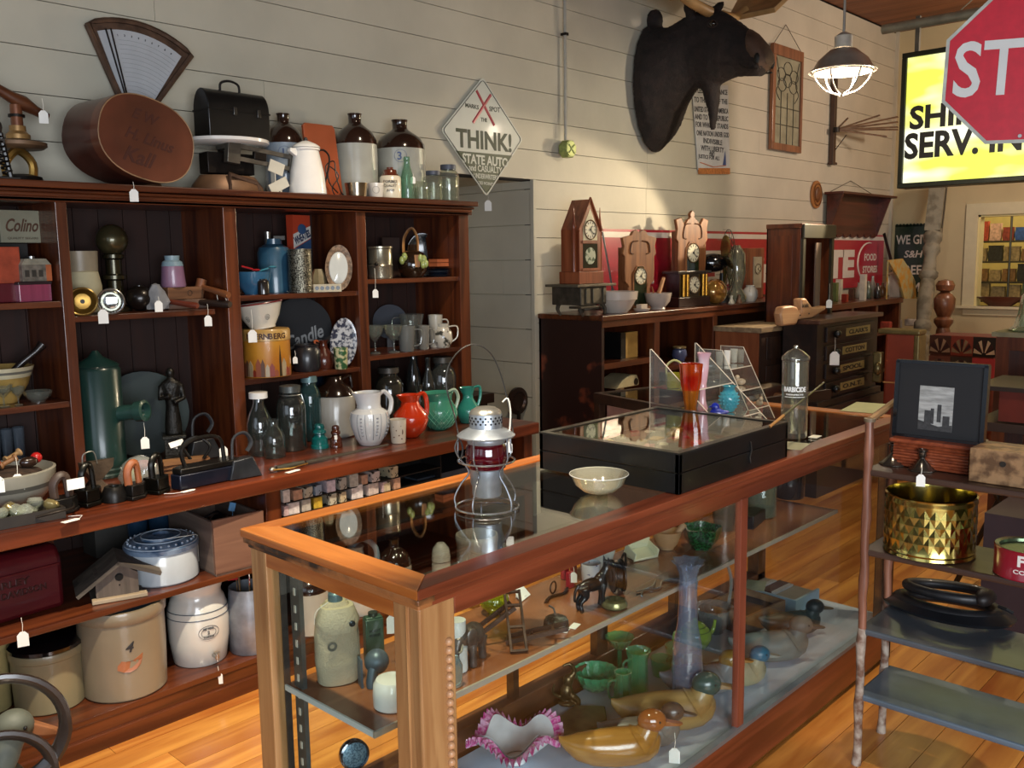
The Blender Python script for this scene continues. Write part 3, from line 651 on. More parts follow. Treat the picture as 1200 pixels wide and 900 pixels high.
# conduit with an octagonal box
a = at(657, -8, Y=3.745); b = at(663, 164, Y=3.745); c = at(664, 175, Y=3.74)
t = thing('electric_conduit', 'thin grey metal conduit running down the wall to an octagonal junction box', 'conduit', c, 0)
MB().tube([Vector((b.x, 3.745, 3.8))-c, Vector((b.x, 3.745, b.z))-c], .0105, 8).build('pipe', mat('b4b1a6', .45, .3, var=.08), t)
k = dep(c)/FP
MB().cyl(10.5*k, -.02, .035, 8, T=RX(PI/2) @ RZ(PI/8)).build('junction_box', mat('8f9a58', .5, .2, var=.25, sc=40), t, bev=.003, ang=0)
o = MB().cyl(9*k, .035, .04, 8, T=RX(PI/2) @ RZ(PI/8)).build('cover', mat('b5bf78', .5, .2, var=.15), t, ang=0)
for a_ in (PI/4, 3*PI/4, 5*PI/4, 7*PI/4): MB().tube([(0, -.042, 0), (7*k*math.cos(a_), -.042, 7*k*math.sin(a_))], .004, 4).build('cover_rib', mat('8f9a58', .5), o)
MB().bx(b.x-c.x-.014, b.x-c.x+.014, -.012, .03, b.z-c.z+.62, b.z-c.z+.635).build('clamp', IRON, t)
# moose head: shoulder mount leaving the wall, seen from its side
XM = 5.45
mo = thing('mounted_moose_head', 'dark brown mounted moose head with tan antlers high on the cream wall', 'mounted head', (XM, YW-.005, 2.75), 0)
FUR = mat('1e1512', .85, var=.4, sc=14, bump=1, bs=90); 
def rg(y, z, rw, rh, tilt, n=16):
    """oval ring across the neck: width rw (x), height rh, leaning by tilt about x"""
    c_, s_ = math.cos(tilt), math.sin(tilt)
    return [(rw*math.cos(2*PI*i/n), y-rh*math.sin(2*PI*i/n)*s_, z+rh*math.sin(2*PI*i/n)*c_) for i in range(n)]
mb = MB()
# rings run between a top and a bottom point (y, z from the wall fixing), w = half width
def rp(t_, b_, w, n=18):
    cy, cz = (t_[0]+b_[0])/2, (t_[1]+b_[1])/2; hy, hz = (t_[0]-b_[0])/2, (t_[1]-b_[1])/2
    return [(w*math.cos(2*PI*i/n), cy+hy*math.sin(2*PI*i/n), cz+hz*math.sin(2*PI*i/n)) for i in range(n)]
mb = MB()
mb.loft([rp((0, .38), (0, -.40), .17), rp((-.02, .43), (-.04, -.44), .25), rp((-.09, .39), (-.12, -.36), .28), rp((-.17, .37), (-.2, -.2), .24), rp((-.25, .40), (-.29, -.1), .19),
         rp((-.34, .44), (-.36, -.05), .145), rp((-.44, .44), (-.42, -.06), .13), rp((-.54, .42), (-.50, -.06), .13), rp((-.62, .37), (-.59, -.03), .118), rp((-.70, .305), (-.67, -.015), .10),
         rp((-.78, .24), (-.75, -.025), .095), rp((-.84, .175), (-.83, -.035), .098), rp((-.88, .11), (-.87, .0), .075)])
mb.ell((0, -.03, .44), (.06, .06, .08), 10, 6)
mb.loft([rp((-.40, -.02), (-.54, -.0), .06), rp((-.43, -.12), (-.54, -.12), .045), rp((-.46, -.2), (-.53, -.2), .035), rp((-.47, -.28), (-.52, -.28), .028), rp((-.48, -.33), (-.51, -.33), .015)])
for sx in (-1, 1):
    E_ = MB().ell((0, 0, 0), (.02, .05, .11), 10, 8)
    mb.add(E_.v, E_.f, 0, TR(sx*.14, -.40, .45) @ RY(sx*.6) @ RX(.45))
hd = mb.build('head', [FUR], mo, remesh=.013, sm=4, disp=.012)
MB().loft([rp((-.76, .262), (-.79, .045), .097), rp((-.81, .225), (-.815, .005), .104), rp((-.86, .165), (-.855, -.01), .1), rp((-.895, .11), (-.89, .02), .06)]).build('muzzle', mat('4d382b', .7, var=.35, sc=10, bump=.5), mo)
for sx in (-1, 1):
    MB().ell((sx*.122, -.555, .31), (.018, .026, .02), 12, 8).build('eye', mat('0a0807', .05, var=0, coat=1), mo)
    MB().tube(smooth_path([(sx*.122, -.590, .302), (sx*.126, -.557, .288), (sx*.128, -.522, .308), (sx*.122, -.553, .330)], 4, True), .006, 6, True).build('eyelid', mat('2a1e1a', .85), mo)
    MB().ell((sx*.098, -.855, .055), (.012, .02, .036), 10, 6, T=None).build('nostril', mat('080605', .6, var=0), mo)
    MB().tube([(sx*.09, -.86, -.005), (sx*.1, -.80, .0), (sx*.098, -.74, .035)], .006, 5).build('mouth_line', mat('120c0a', .7), mo)
    HORN = mat('b48d5a', .5, var=.3, sc=5, bump=.4)
    B0 = Vector((sx*.07, -.50, .40))
    path = smooth_path([B0, B0+Vector((sx*.12, .0, .01)), B0+Vector((sx*.26, .03, .05)), B0+Vector((sx*.36, .02, .11))])
    mb = MB().tube(path, [.036-.0008*i for i in range(len(path))], 10)
    pl = [(.24, -.26, .02), (.36, -.36, .2), (.46, -.32, .28), (.50, -.42, .4), (.62, -.3, .42), (.68, -.34, .56), (.76, -.16, .52), (.84, -.1, .62), (.82, .04, .5), (.8, .2, .5), (.66, .24, .32), (.48, .2, .14), (.3, .1, .04)]
    v_ = [B0+Vector((sx*a_, b_, c_*.8)) for a_, b_, c_ in pl]
    cc = B0+Vector((sx*.52, -.06, .16))
    vs = [q for q in v_]+[q+Vector((sx*-.015, 0, .03)) for q in v_]+[cc-Vector((0, 0, .03)), cc+Vector((0, 0, .02))]
    N_ = len(v_); fs = [(i, (i+1) % N_, 2*N_) for i in range(N_)]+[(N_+(i+1) % N_, N_+i, 2*N_+1) for i in range(N_)]+[(i, N_+i, N_+(i+1) % N_, (i+1) % N_) for i in range(N_)]
    mb.add(vs, fs); mb.build('antler', HORN, mo, bev=.004)
# pledge banner behind the moose beard
c = at(833, 152, Y=3.765); k = dep(c)/FP
t = thing('pledge_banner', 'narrow white fringed pennant with black pledge words, hanging behind the moose beard', 'banner', c, 0)
q = [at(u, v, Y=3.765)-c for u, v in ((811, 100), (853, 100), (855, 199), (818, 199))]
MB().prism([(a.x, a.z) for a in q], -.002, .004).build('cloth', mat('c4c6c6', .7, var=.08), t, ang=0)
q = [at(u, v, Y=3.765)-c for u, v in ((818, 197), (855, 197), (855, 204), (819, 204))]
MB().prism([(a.x, a.z) for a in q], -.004, .004).build('fringe', mat('b4713a', .8, var=.25, sc=60), t, ang=0)
def W(u, v): q = at(u, v, Y=3.765)-c; return q.x, q.z
for s_, u0, u1, v_ in (('I PLEDGE ALLEGIANCE', 813, 852, 107), ('TO THE FLAG OF THE', 813, 852, 118), ('UNITED STATES OF AMERICA', 813, 853, 129), ('AND TO THE REPUBLIC', 814, 853, 138), ('FOR WHICH IT STANDS', 815, 853, 147), ('ONE NATION UNDER GOD', 816, 854, 157), ('INDIVISIBLE', 824, 846, 166), ('WITH LIBERTY', 821, 848, 174.5), ('AND', 831, 837, 180), ('JUSTICE FOR ALL', 818, 843, 185)):
    wtext(s_, u0, v_-1.5, u1, v_+1.5, 6*k, mat('24262e', .6, var=0), bold=.02)
(xa, za) = W(849, 186); MB().prism([(xa-.03, za-.05), (xa+.02, za-.05), (xa+.015, za+.01), (xa+.004, za+.06), (xa-.01, za+.01)], -.0035, -.002).build('blue_emblem', mat('2b4a86', .5), t, ang=0)
(xa, za), (xb, zb) = W(820, 192), W(850, 194); MB().tube([(xa, -.004, za+.01), ((xa+xb)/2, -.004, za-.012), (xb, -.004, zb)], .004, 4).build('ribbon_print', mat('b4602e', .5), t)
# leaded window panel on a cord
c = at(922, 117, Y=3.75); k = dep(c)/FP
t = thing('leaded_glass_panel', 'tall narrow leaded glass panel in a brown wood frame hung on the wall', 'glass panel', c, 0)
q = [at(u, v, Y=3.75)-c for u, v in ((907, 51), (942, 63), (938.5, 181), (903.5, 175))]
w2, h2 = (q[1].x-q[0].x)/2, (q[0].z-q[3].z)/2
FRW = wood('6e4128', '94603e', 'z', .5, 20)
for x0, x1, z0_, z1_ in ((-w2, w2, h2-.085, h2), (-w2, w2, -h2, -h2+.055), (-w2, -w2+.05, -h2+.055, h2-.085), (w2-.035, w2, -h2+.055, h2-.085)):
    MB().bx(x0, x1, -.014, .018, z0_, z1_).build('frame', FRW, t, bev=.003, ang=0)
MB().bx(-w2+.05, w2-.035, .0, .004, -h2+.055, h2-.085).build('pane', mat('8c8c78', .2, var=.2, sc=8, coat=.6), t, ang=0)
LD = mat('3a3832', .4, .6); ix0, ix1, iz0, iz1 = -w2+.05, w2-.035, -h2+.055, h2-.085; iw, ih = ix1-ix0, iz1-iz0; xm = (ix0+ix1)/2
for f_ in (.25, .5, .75): MB().tube([(ix0+iw*f_, -.002, iz0), (ix0+iw*f_, -.002, iz0+ih*.6)], .0035, 4).build('lead_strip', LD, t)
for zf in (.22, .42): MB().tube([(ix0, -.002, iz0+ih*zf), (ix1, -.002, iz0+ih*zf)], .0035, 4).build('lead_strip', LD, t)
for cx_, cz_ in ((0, .88), (-.25, .8), (.25, .8), (-.22, .68), (.22, .68), (0, .74)):
    MB().tube([(xm+cx_*iw+iw*.16*math.cos(a), -.002, iz0+ih*cz_+ih*.075*math.sin(a)) for a in [2*PI*i/14 for i in range(14)]], .003, 4, True).build('lead_strip', LD, t)
for sx in (-1, 1): MB().tube(smooth_path([(xm+sx*iw*.45, -.002, iz0+ih*.98), (xm+sx*iw*.32, -.002, iz0+ih*.72), (xm+sx*iw*.44, -.002, iz0+ih*.6), (xm+sx*iw*.3, -.002, iz0+ih*.5)]), .003, 4).build('lead_strip', LD, t)
ap = at(921, 29, Y=3.77)-c; MB().tube([(-w2+.02, 0, h2), tuple(ap), (w2-.03, 0, h2)], .0025, 4).build('cord', IRON, t)
# towel drying rack on the wall: post with fanned arms
c = at(975, 193, Y=3.75); k = dep(c)/FP; top = at(977, 92, Y=3.75)
t = thing('drying_rack', 'dark wooden wall rack with fanned drying arms, beside the leaded glass panel', 'rack', c, 0)
DW = wood('2b1a12', '4a3022', 'z', .5, 20)
MB().bx(-.028, .028, -.02, .02, 0, top.z-c.z).bx(-.045, .045, -.03, .02, -.0, .02).build('post', DW, t, bev=.003, ang=0)
hub = at(980, 152, Y=3.70)-c
for u, v in ((994, 138), (1031, 135), (1052, 137), (1052, 143), (1052, 149), (1052, 152), (1039, 160)):
    e = at(u, v, Y=3.40 if u > 1000 else 3.6)-c; MB().tube([tuple(hub), tuple(e)], .012, 6, flat=.5).build('arm', wood('5a4230', '7a6048', 'x', .5, 20), t)
e = at(977, 178, Y=3.74)-c; e2 = at(992, 158, Y=3.66)-c; MB().tube([tuple(e), tuple(e2)], .004, 4).build('brace', IRON, t)
MB().cyl(.03, -.02, .02, 12, T=TR(*hub)).build('hub', IRON, t)
# small oval plaque
c = at(957, 228, Y=3.765)
t = thing('oval_plaque', 'small oval carved wooden plaque on the wall above the open cupboard', 'plaque', c, 0)
k = dep(c)/FP
MB().cyl(1, -.012, .005, 28, T=RX(PI/2) @ SCL(14*k, 16*k, 1)).build('plaque', mat('a06a38', .5, var=.2, sc=8), t, bev=.003)
MB().ell((0, -.012, 0), (.05, .015, .07), 12, 8).build('carving', mat('6a4020', .5, var=.3, sc=20), t)
MB().tube([(10.5*k*math.cos(a), -.014, 12.5*k*math.sin(a)) for a in [2*PI*i/24 for i in range(24)]], .004, 4, True).build('groove', mat('6a4020', .5), t)
# hanging wall shelf with scalloped apron
c = at(1001, 230, Y=3.7); k = dep(c)/FP; r_ = at(1030, 230, Y=3.62)-c
t = thing('hanging_wall_shelf', 'dark red-brown hanging wall shelf with scalloped lower edge on a cord', 'wall shelf', c, 0)
bot = (at(1000, 276, Y=3.7)-c).z; x0 = (at(967, 230, Y=3.76)-c).x; x1 = (at(1025, 230, Y=3.76)-c).x
sc2 = [(x0, 0), (x1, 0)]
nn = 7
for i in range(nn):
    a0 = x1+(x0-x1)*i/nn; a1 = x1+(x0-x1)*(i+1)/nn
    sc2 += [(a0, bot+.02), ((a0*3+a1)/4, bot-.012), ((a0+a1)/2, bot-.02), ((a0+3*a1)/4, bot-.012)]
sc2 += [(x0, bot+.02)]
CHR = wood('3a170d', '5a281a', 'x', .4, 16)
MB().prism(sc2, .02, .04).build('back', CHR, t, ang=0)
MB().bx(x0-.02, x1+.12, -.12, .06, 0, .022).build('shelf', CHR, t, bev=.003, ang=0)
for xx in (x0, x1-.02): MB().prism([(.02, 0), (-.11, 0), (-.09, -.05), (.02, bot)], xx, xx+.02, 'yz').build('side', CHR, t, ang=0)
ap = at(997, 212, Y=3.77)-c; MB().tube([(x0+.02, .03, .02), tuple(ap), (x1-.04, .03, .02)], .003, 4).build('cord', IRON, t)
# pendant lamps over the aisle (the near one is in view)
def pendant(loc, label, power, k):
    t = thing('pendant_lamp', label, 'lamp', loc, 0)
    MB().tube([(0, 0, .12), (0, 0, ZC-loc[2])], .008, 8).build('stem', mat('a9a59c', .4, .5), t)
    MB().lathe([(0, .04), (.05, .04), (.05, .12), (.02, .14), (0, .14)], 16).build('socket', mat('cfcabc', .4), t)
    MB().lathe([(.055, .05), (.075, .045), (.14, -.01), (.165, -.055), (.19, -.07), (.19, -.076), (.16, -.063), (.135, -.015), (.07, .04)], 28).build('shade', mat('b0a498', .35, .3, var=.1, coat=.4), t)
    bu = MB().ell((0, 0, -.03), (.036, .036, .05), 16, 10).build('bulb', mat((1, .93, .8), .3, var=0, emit=30), t)
    CG = mat((1, .95, .85), .4, var=0, emit=1.5)
    for j in range(6):
        a = PI*j/3
        MB().tube(smooth_path([(.16*math.cos(a), .16*math.sin(a), -.07), (.145*math.cos(a), .145*math.sin(a), -.12), (.09*math.cos(a), .09*math.sin(a), -.18), (.02*math.cos(a), .02*math.sin(a), -.205)], 3), .006, 5).build('guard_wire', mat('e8e4da', .3, .3), t)
    MB().tube([(.16*math.cos(2*PI*i/20), .16*math.sin(2*PI*i/20), -.075) for i in range(20)], .007, 5, True).build('guard_ring', mat('e8e4da', .3, .3), t)
    lamp('POINT', (loc[0], loc[1], loc[2]-.12), power, (1, .86, .66), .05)
    return t
pendant(tuple(at(988, 68, Z=2.72)), 'caged pendant lamp with grey metal shade, lit, hanging by the yellow sign', 30, 1)
# ================================================================ things in the bookcase bays
def V(name, label, cat, u, y, z, w, h, prof, mt, group=None, seg=24, rot=0, **k):
    """vessel standing on height z at pixel column u, w x h photo pixels"""
    p = on(u, z, Y=y); q = dep(p)/FP
    return vessel(name, label, cat, p, w*q, h*q, prof, mt, group, seg, rz=face(p)+rot, **k)
def TH(name, label, cat, u, y, z, group=None, rz=None):
    p = on(u, z, Y=y); return thing(name, label, cat, p, face(p) if rz is None else rz, group), dep(p)/FP
E1 = .001
z1a, z1b, z2, z3a, z3b, z4a, z4b, zl = [q+E1 for q in (1.475, 1.114, 1.418, 1.466, 1.114, 1.516, 1.158, .805)]
TIN = mat('8f8c84', .3, .85, var=.2, sc=25); DKM = mat('2b2722', .45, .5, var=.3, sc=20)
# ---- bay 1, upper shelf
t, k = TH('wooden_case', 'plain black box under the cream cigar box, left bay upper shelf', 'box', 14, 3.66, z1a, rz=0)
MB().bx(-18*k, 16*k, -.06, .06, 0, 66*k).build('body', mat('1a1512', .6), t, bev=.003, ang=0)
t, k = TH('cigar_box', 'cream cigar box with dark curly script on its face, top of the left bay', 'box', 18, 3.64, z1a+66*k+E1, rz=.05)
MB().bx(-24*k, 20*k, -.07, .05, 0, 37*k).build('body', mat('807d69', .6, var=.12, sc=8), t, bev=.002, ang=0)
text('Colino', 36*k, 15*k, mat('4a2e1c', .6), TR(0, -.071, 20*k), t, shear=.4)
text('QUALITY SEGARS', 34*k, 3*k, mat('5a5040', .6), TR(0, -.071, 5*k), t)
t, k = TH('red_tin', 'worn orange-red tin standing left of the printed house-shaped box', 'tin', 8, 3.51, z1a, rz=.1)
MB().bx(-16*k, 14*k, -.035, .035, 22*k, 64*k).bx(-14*k, 10*k, -.03, .03, 0, 22*k, 1).build('body', [mat('a2452c', .45, var=.25, sc=20), mat('5c1420', .4)], t, bev=.002, ang=0)
t, k = TH('pink_tin', 'glossy magenta tin under the house-shaped box, left bay', 'tin', 37, 3.50, z1a, rz=.1)
MB().bx(-19*k, 18*k, -.04, .04, 0, 21*k).bx(-20*k, 19*k, -.042, .042, 19.5*k, 23*k, 1).build('body', [mat('8e3c56', .25, var=.1, coat=.5, stretch=(6, 1, .1)), mat('2a1a1e', .4)], t, bev=.002, ang=0)
hz = 23*k
t, k = TH('house_box', 'small printed box shaped like a house with a silver knob, on the magenta tin', 'box', 39, 3.50, z1a+hz+E1, rz=.15)
MB().bx(-18*k, 10*k, -.035, .035, 0, 19*k).bx(10.2*k, 17*k, -.034, .034, 0, 19*k, 2).prism([(-18*k, 19*k), (17*k, 19*k), (11*k, 26*k), (-14*k, 26*k)], -.035, .035, mi=1).build('body', [mat('6e675c', .5, var=.4, sc=40), mat('8f8a78', .5, var=.2, sc=40), mat('b06038', .5, var=.2)], t, bev=.001, ang=0)
MB().cyl(4*k, 26*k, 29*k, 12).build('knob', STEEL, t)
for i in range(3): MB().bx((-15+8*i)*k, (-10+8*i)*k, -.0365, -.035, 5*k, 13*k).build('window_print', mat('3a3630', .5), t, ang=0)
# ---- bay 1, middle shelf
t, k = TH('mixing_bowl', 'yellowware mixing bowl with cream and grey bands, left bay middle shelf', 'bowl', 2, 3.58, z1b)
W_ = 38*k
MB().lathe([(0, 0), (.45*W_, 0), (.5*W_, .1*W_), (.78*W_, .55*W_), (.86*W_, .8*W_), (.88*W_, .82*W_, 1), (.91*W_, .92*W_, 1), (.92*W_, .94*W_, 2), (.94*W_, 1.0*W_, 2), (.95*W_, 1.02*W_, 1), (.98*W_, 1.12*W_, 1), (.93*W_, 1.12*W_), (.5*W_, .2*W_), (0, .15*W_)], 32).build('body', [mat('a98a4c', .3, coat=.4), mat('c9c0a0', .3, coat=.4), mat('6c6a60', .3)], t)
o = tag(MB().tube([(-.02, 0, 0), (.03, -.01, .05), (.075, -.02, .085), (.10, -.02, .11)], [.012, .014, .013, .018], 10).build('wooden_pestle', mat('1c120e', .4, coat=.4), loc=on(16, z1b+.09, Y=3.58)), 'dark wooden pestle handle sticking out of the yellowware bowl', 'pestle')
GL = glass('e8ece6', 1.3, .05)
GOBL = [(0, .03), (.5, .03), (.55, 0), (.6, 0), (.55, .05), (.1, .08), (.09, .4), (.3, .48), (.8, .7), (1, 1), (.96, 1), (.74, .7), (0, .5)]
for i, (u, w, h, nm) in enumerate(((5, 22, 26, 'leftmost small clear goblet before the yellowware bowl'), (22, 16, 22, 'second small clear goblet before the yellowware bowl'))):
    V('glass_goblet', nm, 'glass', u, 3.47, z1b, w, h, GOBL, GL)
V('glass_dish', 'shallow scalloped clear glass dish on the left bay middle shelf', 'dish', 45, 3.50, z1b, 30, 13, BOWL, GL, rmod=lambda a, z: 1+.05*math.cos(14*a))
for i, u in enumerate((-2, 12, 26)):
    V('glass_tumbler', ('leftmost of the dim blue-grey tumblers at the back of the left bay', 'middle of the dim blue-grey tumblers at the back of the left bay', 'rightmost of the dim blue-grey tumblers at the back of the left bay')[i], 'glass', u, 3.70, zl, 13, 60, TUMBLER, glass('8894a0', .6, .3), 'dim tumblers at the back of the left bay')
# ---- bay 1, ledge: grey bowl of odds and ends
t, k = TH('stoneware_bowl', 'heavy grey stoneware bowl with dark band holding wooden spools and red balls', 'bowl', 6, 3.28, zl)
W_ = 57*k
MB().lathe([(0, 0), (.55*W_, 0), (.62*W_, .02*W_), (.90*W_, .36*W_), (.95*W_, .45*W_), (.955*W_, .46*W_, 1), (.97*W_, .54*W_, 1), (.975*W_, .55*W_), (1*W_, .78*W_), (.95*W_, .8*W_), (.85*W_, .4*W_), (.6*W_, .2*W_), (0, .18*W_)], 36).build('body', [mat('8d897c', .35, var=.12, sc=6, coat=.3), mat('4c4a44', .4)], t)
bp = t.location
for i, (dx, dy, dz, kind, nm) in enumerate(((.015, -.02, .155, 's', 'tan wooden spool lying on top of the grey bowl'), (-.06, .03, .15, 's', 'brown wooden spool at the left in the grey bowl'), (.075, -.03, .145, 'd', 'dark wooden darning egg in the grey bowl'), (.11, .0, .15, 'r', 'bright red ball at the right in the grey bowl'), (-.03, -.03, .16, 'r', 'dull red ball at the left in the grey bowl'), (.05, .04, .16, 's', 'pale wooden spool at the back of the grey bowl'))):
    q = bp+Vector((dx, dy, dz)); a = i*1.3
    if kind == 's': solo(MB().lathe([(0, -.028), (.014, -.028), (.014, -.022), (.008, -.016), (.008, .016), (.014, .022), (.014, .028), (0, .028)], 14, T=RZ(a) @ RY(1.2)), 'wooden_spool', mat(('8a5e38', '5c3a22', 'b08a5c')[i % 3], .5, var=.2), nm, 'spool', q)
    else: solo(MB().ell((0, 0, 0), .019 if kind == 'r' else (.03, .018, .018), 14, 8), 'red_ball' if kind == 'r' else 'darning_egg', mat('b01e1c' if kind == 'r' else '2c1c14', .25, coat=.6, var=.1 if i == 3 else .3), nm, 'ball' if kind == 'r' else 'darning egg', q)
MB().ell((0, 0, .6*W_), (.84*W_, .84*W_, .035), 16, 6).build('filling', mat('3a2a20', .8, var=.5, sc=40, bump=.6), t)
ptag(t, 21, 565, Y=3.13, s=.035, up=.06); ptag(t, -2, 568, Y=3.13, s=.035, up=.0)
# tray of glass knobs
t, k = TH('wooden_tray', 'dark tray with iron handle holding glass door knobs at the left end of the ledge', 'tray', 10, 3.06, zl, rz=-.05)
MB().bx(-.13, .15, -.06, .06, 0, .012).bx(-.13, .15, -.064, -.056, 0, .035).bx(-.13, .15, .056, .064, 0, .035).bx(.142, .15, -.06, .06, 0, .035).build('body', mat('28221c', .5, var=.2), t, ang=0)
MB().tube(smooth_path([(.06, -.07, .02), (.12, -.09, .03), (.17, -.07, .03), (.19, 0, .03), (.15, .05, .03)]), .004, 6).build('handle', IRON, t)
KL = ['brass-toned glass paperweight at the far left of the dark tray', 'clear paperweight at the left back of the dark tray', 'clear paperweight at the left front of the dark tray', 'brass-toned paperweight at the back middle of the dark tray', 'clear paperweight at the front right of the dark tray', 'clear paperweight at the right back corner of the dark tray', 'brass-toned paperweight at the right front corner of the dark tray', 'clear paperweight in the centre of the dark tray']
GK = glass('dfe3d4', 1.6, .2); bp = t.location.copy()
for i, (dx, dy) in enumerate(((-.09, -.03), (-.05, .03), (-.02, -.03), (.03, .03), (.05, -.025), (.09, .03), (.105, -.03), (.01, .0))):
    solo(MB().lathe([(0, 0), (.008, 0), (.01, .012), (.022, .02), (.026, .032), (.02, .044), (0, .048)], 10, T=RX(.5*math.sin(i*2)) @ RY(.6*math.cos(i))), 'glass_paperweight', GK if i % 3 else mat('9a8a5c', .2, .6, coat=.5), KL[i], 'paperweight', bp+Vector((dx, dy, .0135)), group='glass pieces in the dark tray')
p = at(84, 610, Z=zl+.001); solo(MB().prism([(-.03, -.012), (.02, -.012), (.028, 0), (.02, .012), (-.03, .012)], 0, .001, 'xy').tube([(.028, 0, .001), (.05, .02, .002), (.02, .05, .002)], .001, 4), 'loose_price_tag', TAGM, 'white price tag lying flat at the ledge edge below the leftmost flat iron', 'price tag', p, .2, ang=0)
# ---- bay 2, shelf
t, k = TH('cream_crock', 'tall cream crock with pale cloth tied over it, upper shelf of the second bay', 'crock', 98, 3.60, z2)
MB().lathe(fit(CUPF, 20*k, 72*k), 24).build('body', mat('8e836e', .4, var=.08), t)
MB().lathe([(0, 0), (19*k, 0), (20*k, 30*k), (17*k, 46*k), (6*k, 52*k), (0, 53*k)], 20, T=TR(2*k, -4*k, 2*k)).build('cloth', mat('b4ac8c', .8, var=.08), t)
t, k = TH('brass_lamp', 'tall dark bronze oil lamp with round ball shade, second bay', 'lamp', 137, 3.60, z2)
MB().lathe([(0, 0), (17*k, 0), (18*k, 4*k), (10*k, 9*k), (9*k, 36*k), (14*k, 38*k), (14*k, 42*k), (9*k, 44*k), (9*k, 60*k), (12*k, 62*k), (12*k, 66*k), (8*k, 68*k), (0, 68*k)], 24).build('font', mat('3b3828', .25, .8, var=.2, coat=.3), t)
MB().ell((0, 0, 83*k), (18*k, 18*k, 18*k), 20, 12).build('shade', mat('4c4730', .3, .6, var=.15, coat=.5), t)
for u, w, nm, lm, ds in ((98, 33, 'brass_gauge', mat('8a6a30', .3, .8, var=.35, sc=15), 'round tarnished brass gauge facing out, second bay shelf edge'), (131, 30, 'carbide_headlamp', mat('b9bcbc', .08, .95, var=.05), 'round silver reflector headlamp facing out, beside the brass gauge')):
    t, k = TH(nm, ds, 'gauge' if nm[0] == 'b' else 'headlamp', u, 3.44, z2)
    R_ = w/2*k; T = TR(0, -.0, R_) @ RX(PI/2)
    MB().lathe([(0, .004), (R_*.55, .0), (R_*.86, .012), (R_*.9, .02), (R_, .02), (R_, .004), (R_*.8, -.03), (0, -.035)], 28, T=T).build('dish', lm, t)
    MB().tube([(R_*.96*math.cos(a), -.02, R_+R_*.96*math.sin(a)) for a in [2*PI*i/28 for i in range(28)]], .003, 5, True).build('rim', mat('a58a50', .3, .9) if nm[0] == 'b' else STEEL, t)
    MB().cyl(.008, 0, .014, 10, T=T).bx(-.012, .012, .01, .05, 0, .006).build('burner', mat('c9c4b0', .2, .8) if nm[0] != 'b' else DKM, t)
    if nm[0] == 'b': ptag(t, 121, 371, Y=3.38, s=.034, up=.03)
t, k = TH('iron_ball', 'dark round iron float lying behind the wooden mallets', 'ball', 165, 3.55, z2)
MB().ell((0, 0, 15*k), (16*k, 14*k, 15*k), 18, 10).cyl(5*k, 20*k, 30*k, 10, T=TR(0, 0, 0) @ RY(.0)).build('body', mat('1f1a17', .3, .5, coat=.3), t)
# wooden moulding planes stacked, mallets
WB = wood('4a3020', '7a5438', 'x', .55, 24, coat=0)
t, k = TH('wooden_block_plane', 'worn wooden block lying on the shelf under the upper block, second bay', 'plane', 218, 3.56, z2, rz=-.25)
MB().bx(-22*k, 22*k, -.03, .03, 0, 11*k).build('body', WB, t, bev=.002, ang=0)
t2, k = TH('wooden_block_plane', 'upper worn wooden block with a round mark, carrying the pink cup', 'plane', 214, 3.56, z2+11*k+E1, rz=.15)
MB().bx(-25*k, 23*k, -.03, .03, 0, 14*k).build('body', WB, t2, bev=.002, ang=0)
MB().tube([(4*k+3*k*math.cos(a), -.031, 7*k+3*k*math.sin(a)) for a in [2*PI*i/12 for i in range(12)]], .001, 4, True).build('round_mark', DKM, t2)
q = t2.location.copy(); q.z += 14*k+E1
t = thing('pink_cup', 'mauve pink enamel cup with pale blue lip, on top of the wooden blocks', 'cup', q+Vector((-.035, 0, 0)), face(q))
MB().lathe([(0, 0), (13.5*k, 0), (14*k, 2*k), (12*k, 24*k), (12.3*k, 24.2*k, 1), (11*k, 29*k, 1), (8*k, 31*k, 1), (8.5*k, 36*k, 1), (0, 36*k, 1)], 24).build('body', [mat('83627a', .35, var=.08, coat=.4), mat('7f98a4', .35, coat=.4)], t)
t, k = TH('grey_cloth', 'crumpled grey cloth hanging over the left of the wooden blocks', 'cloth', 184, 3.52, z2)
MB().lathe([(0, 0), (12*k, 2*k), (13*k, 10*k), (9*k, 22*k), (4*k, 30*k), (0, 32*k)], 20, rmod=lambda a, z: 1+.25*math.sin(5*a+z*90)).build('body', mat('7d7f84', .9, var=.2, sc=20, bump=.5), t)
for i, (u0, v0, u1, v1, y0, y1, r_, nm, c_) in enumerate(((190, 352, 232, 366, 3.56, 3.40, .011, 'red-brown turned mallet handle at the shelf edge, second bay', '6a3020'), (236, 336, 268, 346, 3.56, 3.38, .013, 'brown mallet handle with a loop of string, uppermost of the mallets', '7a4a2c'), (222, 353, 270, 363, 3.58, 3.38, .014, 'dark mallet handle sticking far out over the shelf edge', '2c211b'))):
    a = at(u0, v0, Y=y0); b = at(u1, v1, Y=y1); 
    if i != 1: a.z = max(a.z, z2+.016); b.z = max(b.z, z2+.016)
    t = thing('wooden_mallet', nm, 'mallet', a, 0); d = b-a
    MB().tube([(0, 0, 0), tuple(d*.5), tuple(d*.95), tuple(d)], [r_*.8, r_, r_*1.15, r_*.9], 12).build('handle', wood(c_, c_, 'x', .4, 20), t)
    MB().cyl(.021, -.05, .03, 12, T=TR(*(d*-.04)) @ RY(.3)).build('head', mat(c_, .5, var=.3), t)
    ptag(t, (186, 0, 244)[i], (359, 0, 376)[i], Y=3.37, s=.028, up=(.02, 0, .05)[i]) if i != 1 else MB().tube(smooth_path([tuple(d*.8), tuple(d*.9+Vector((0, -.01, -.04))), tuple(d*.6+Vector((0, -.01, -.05))), tuple(d*.55)], 4), .0015, 4).build('string_loop', STR, t)
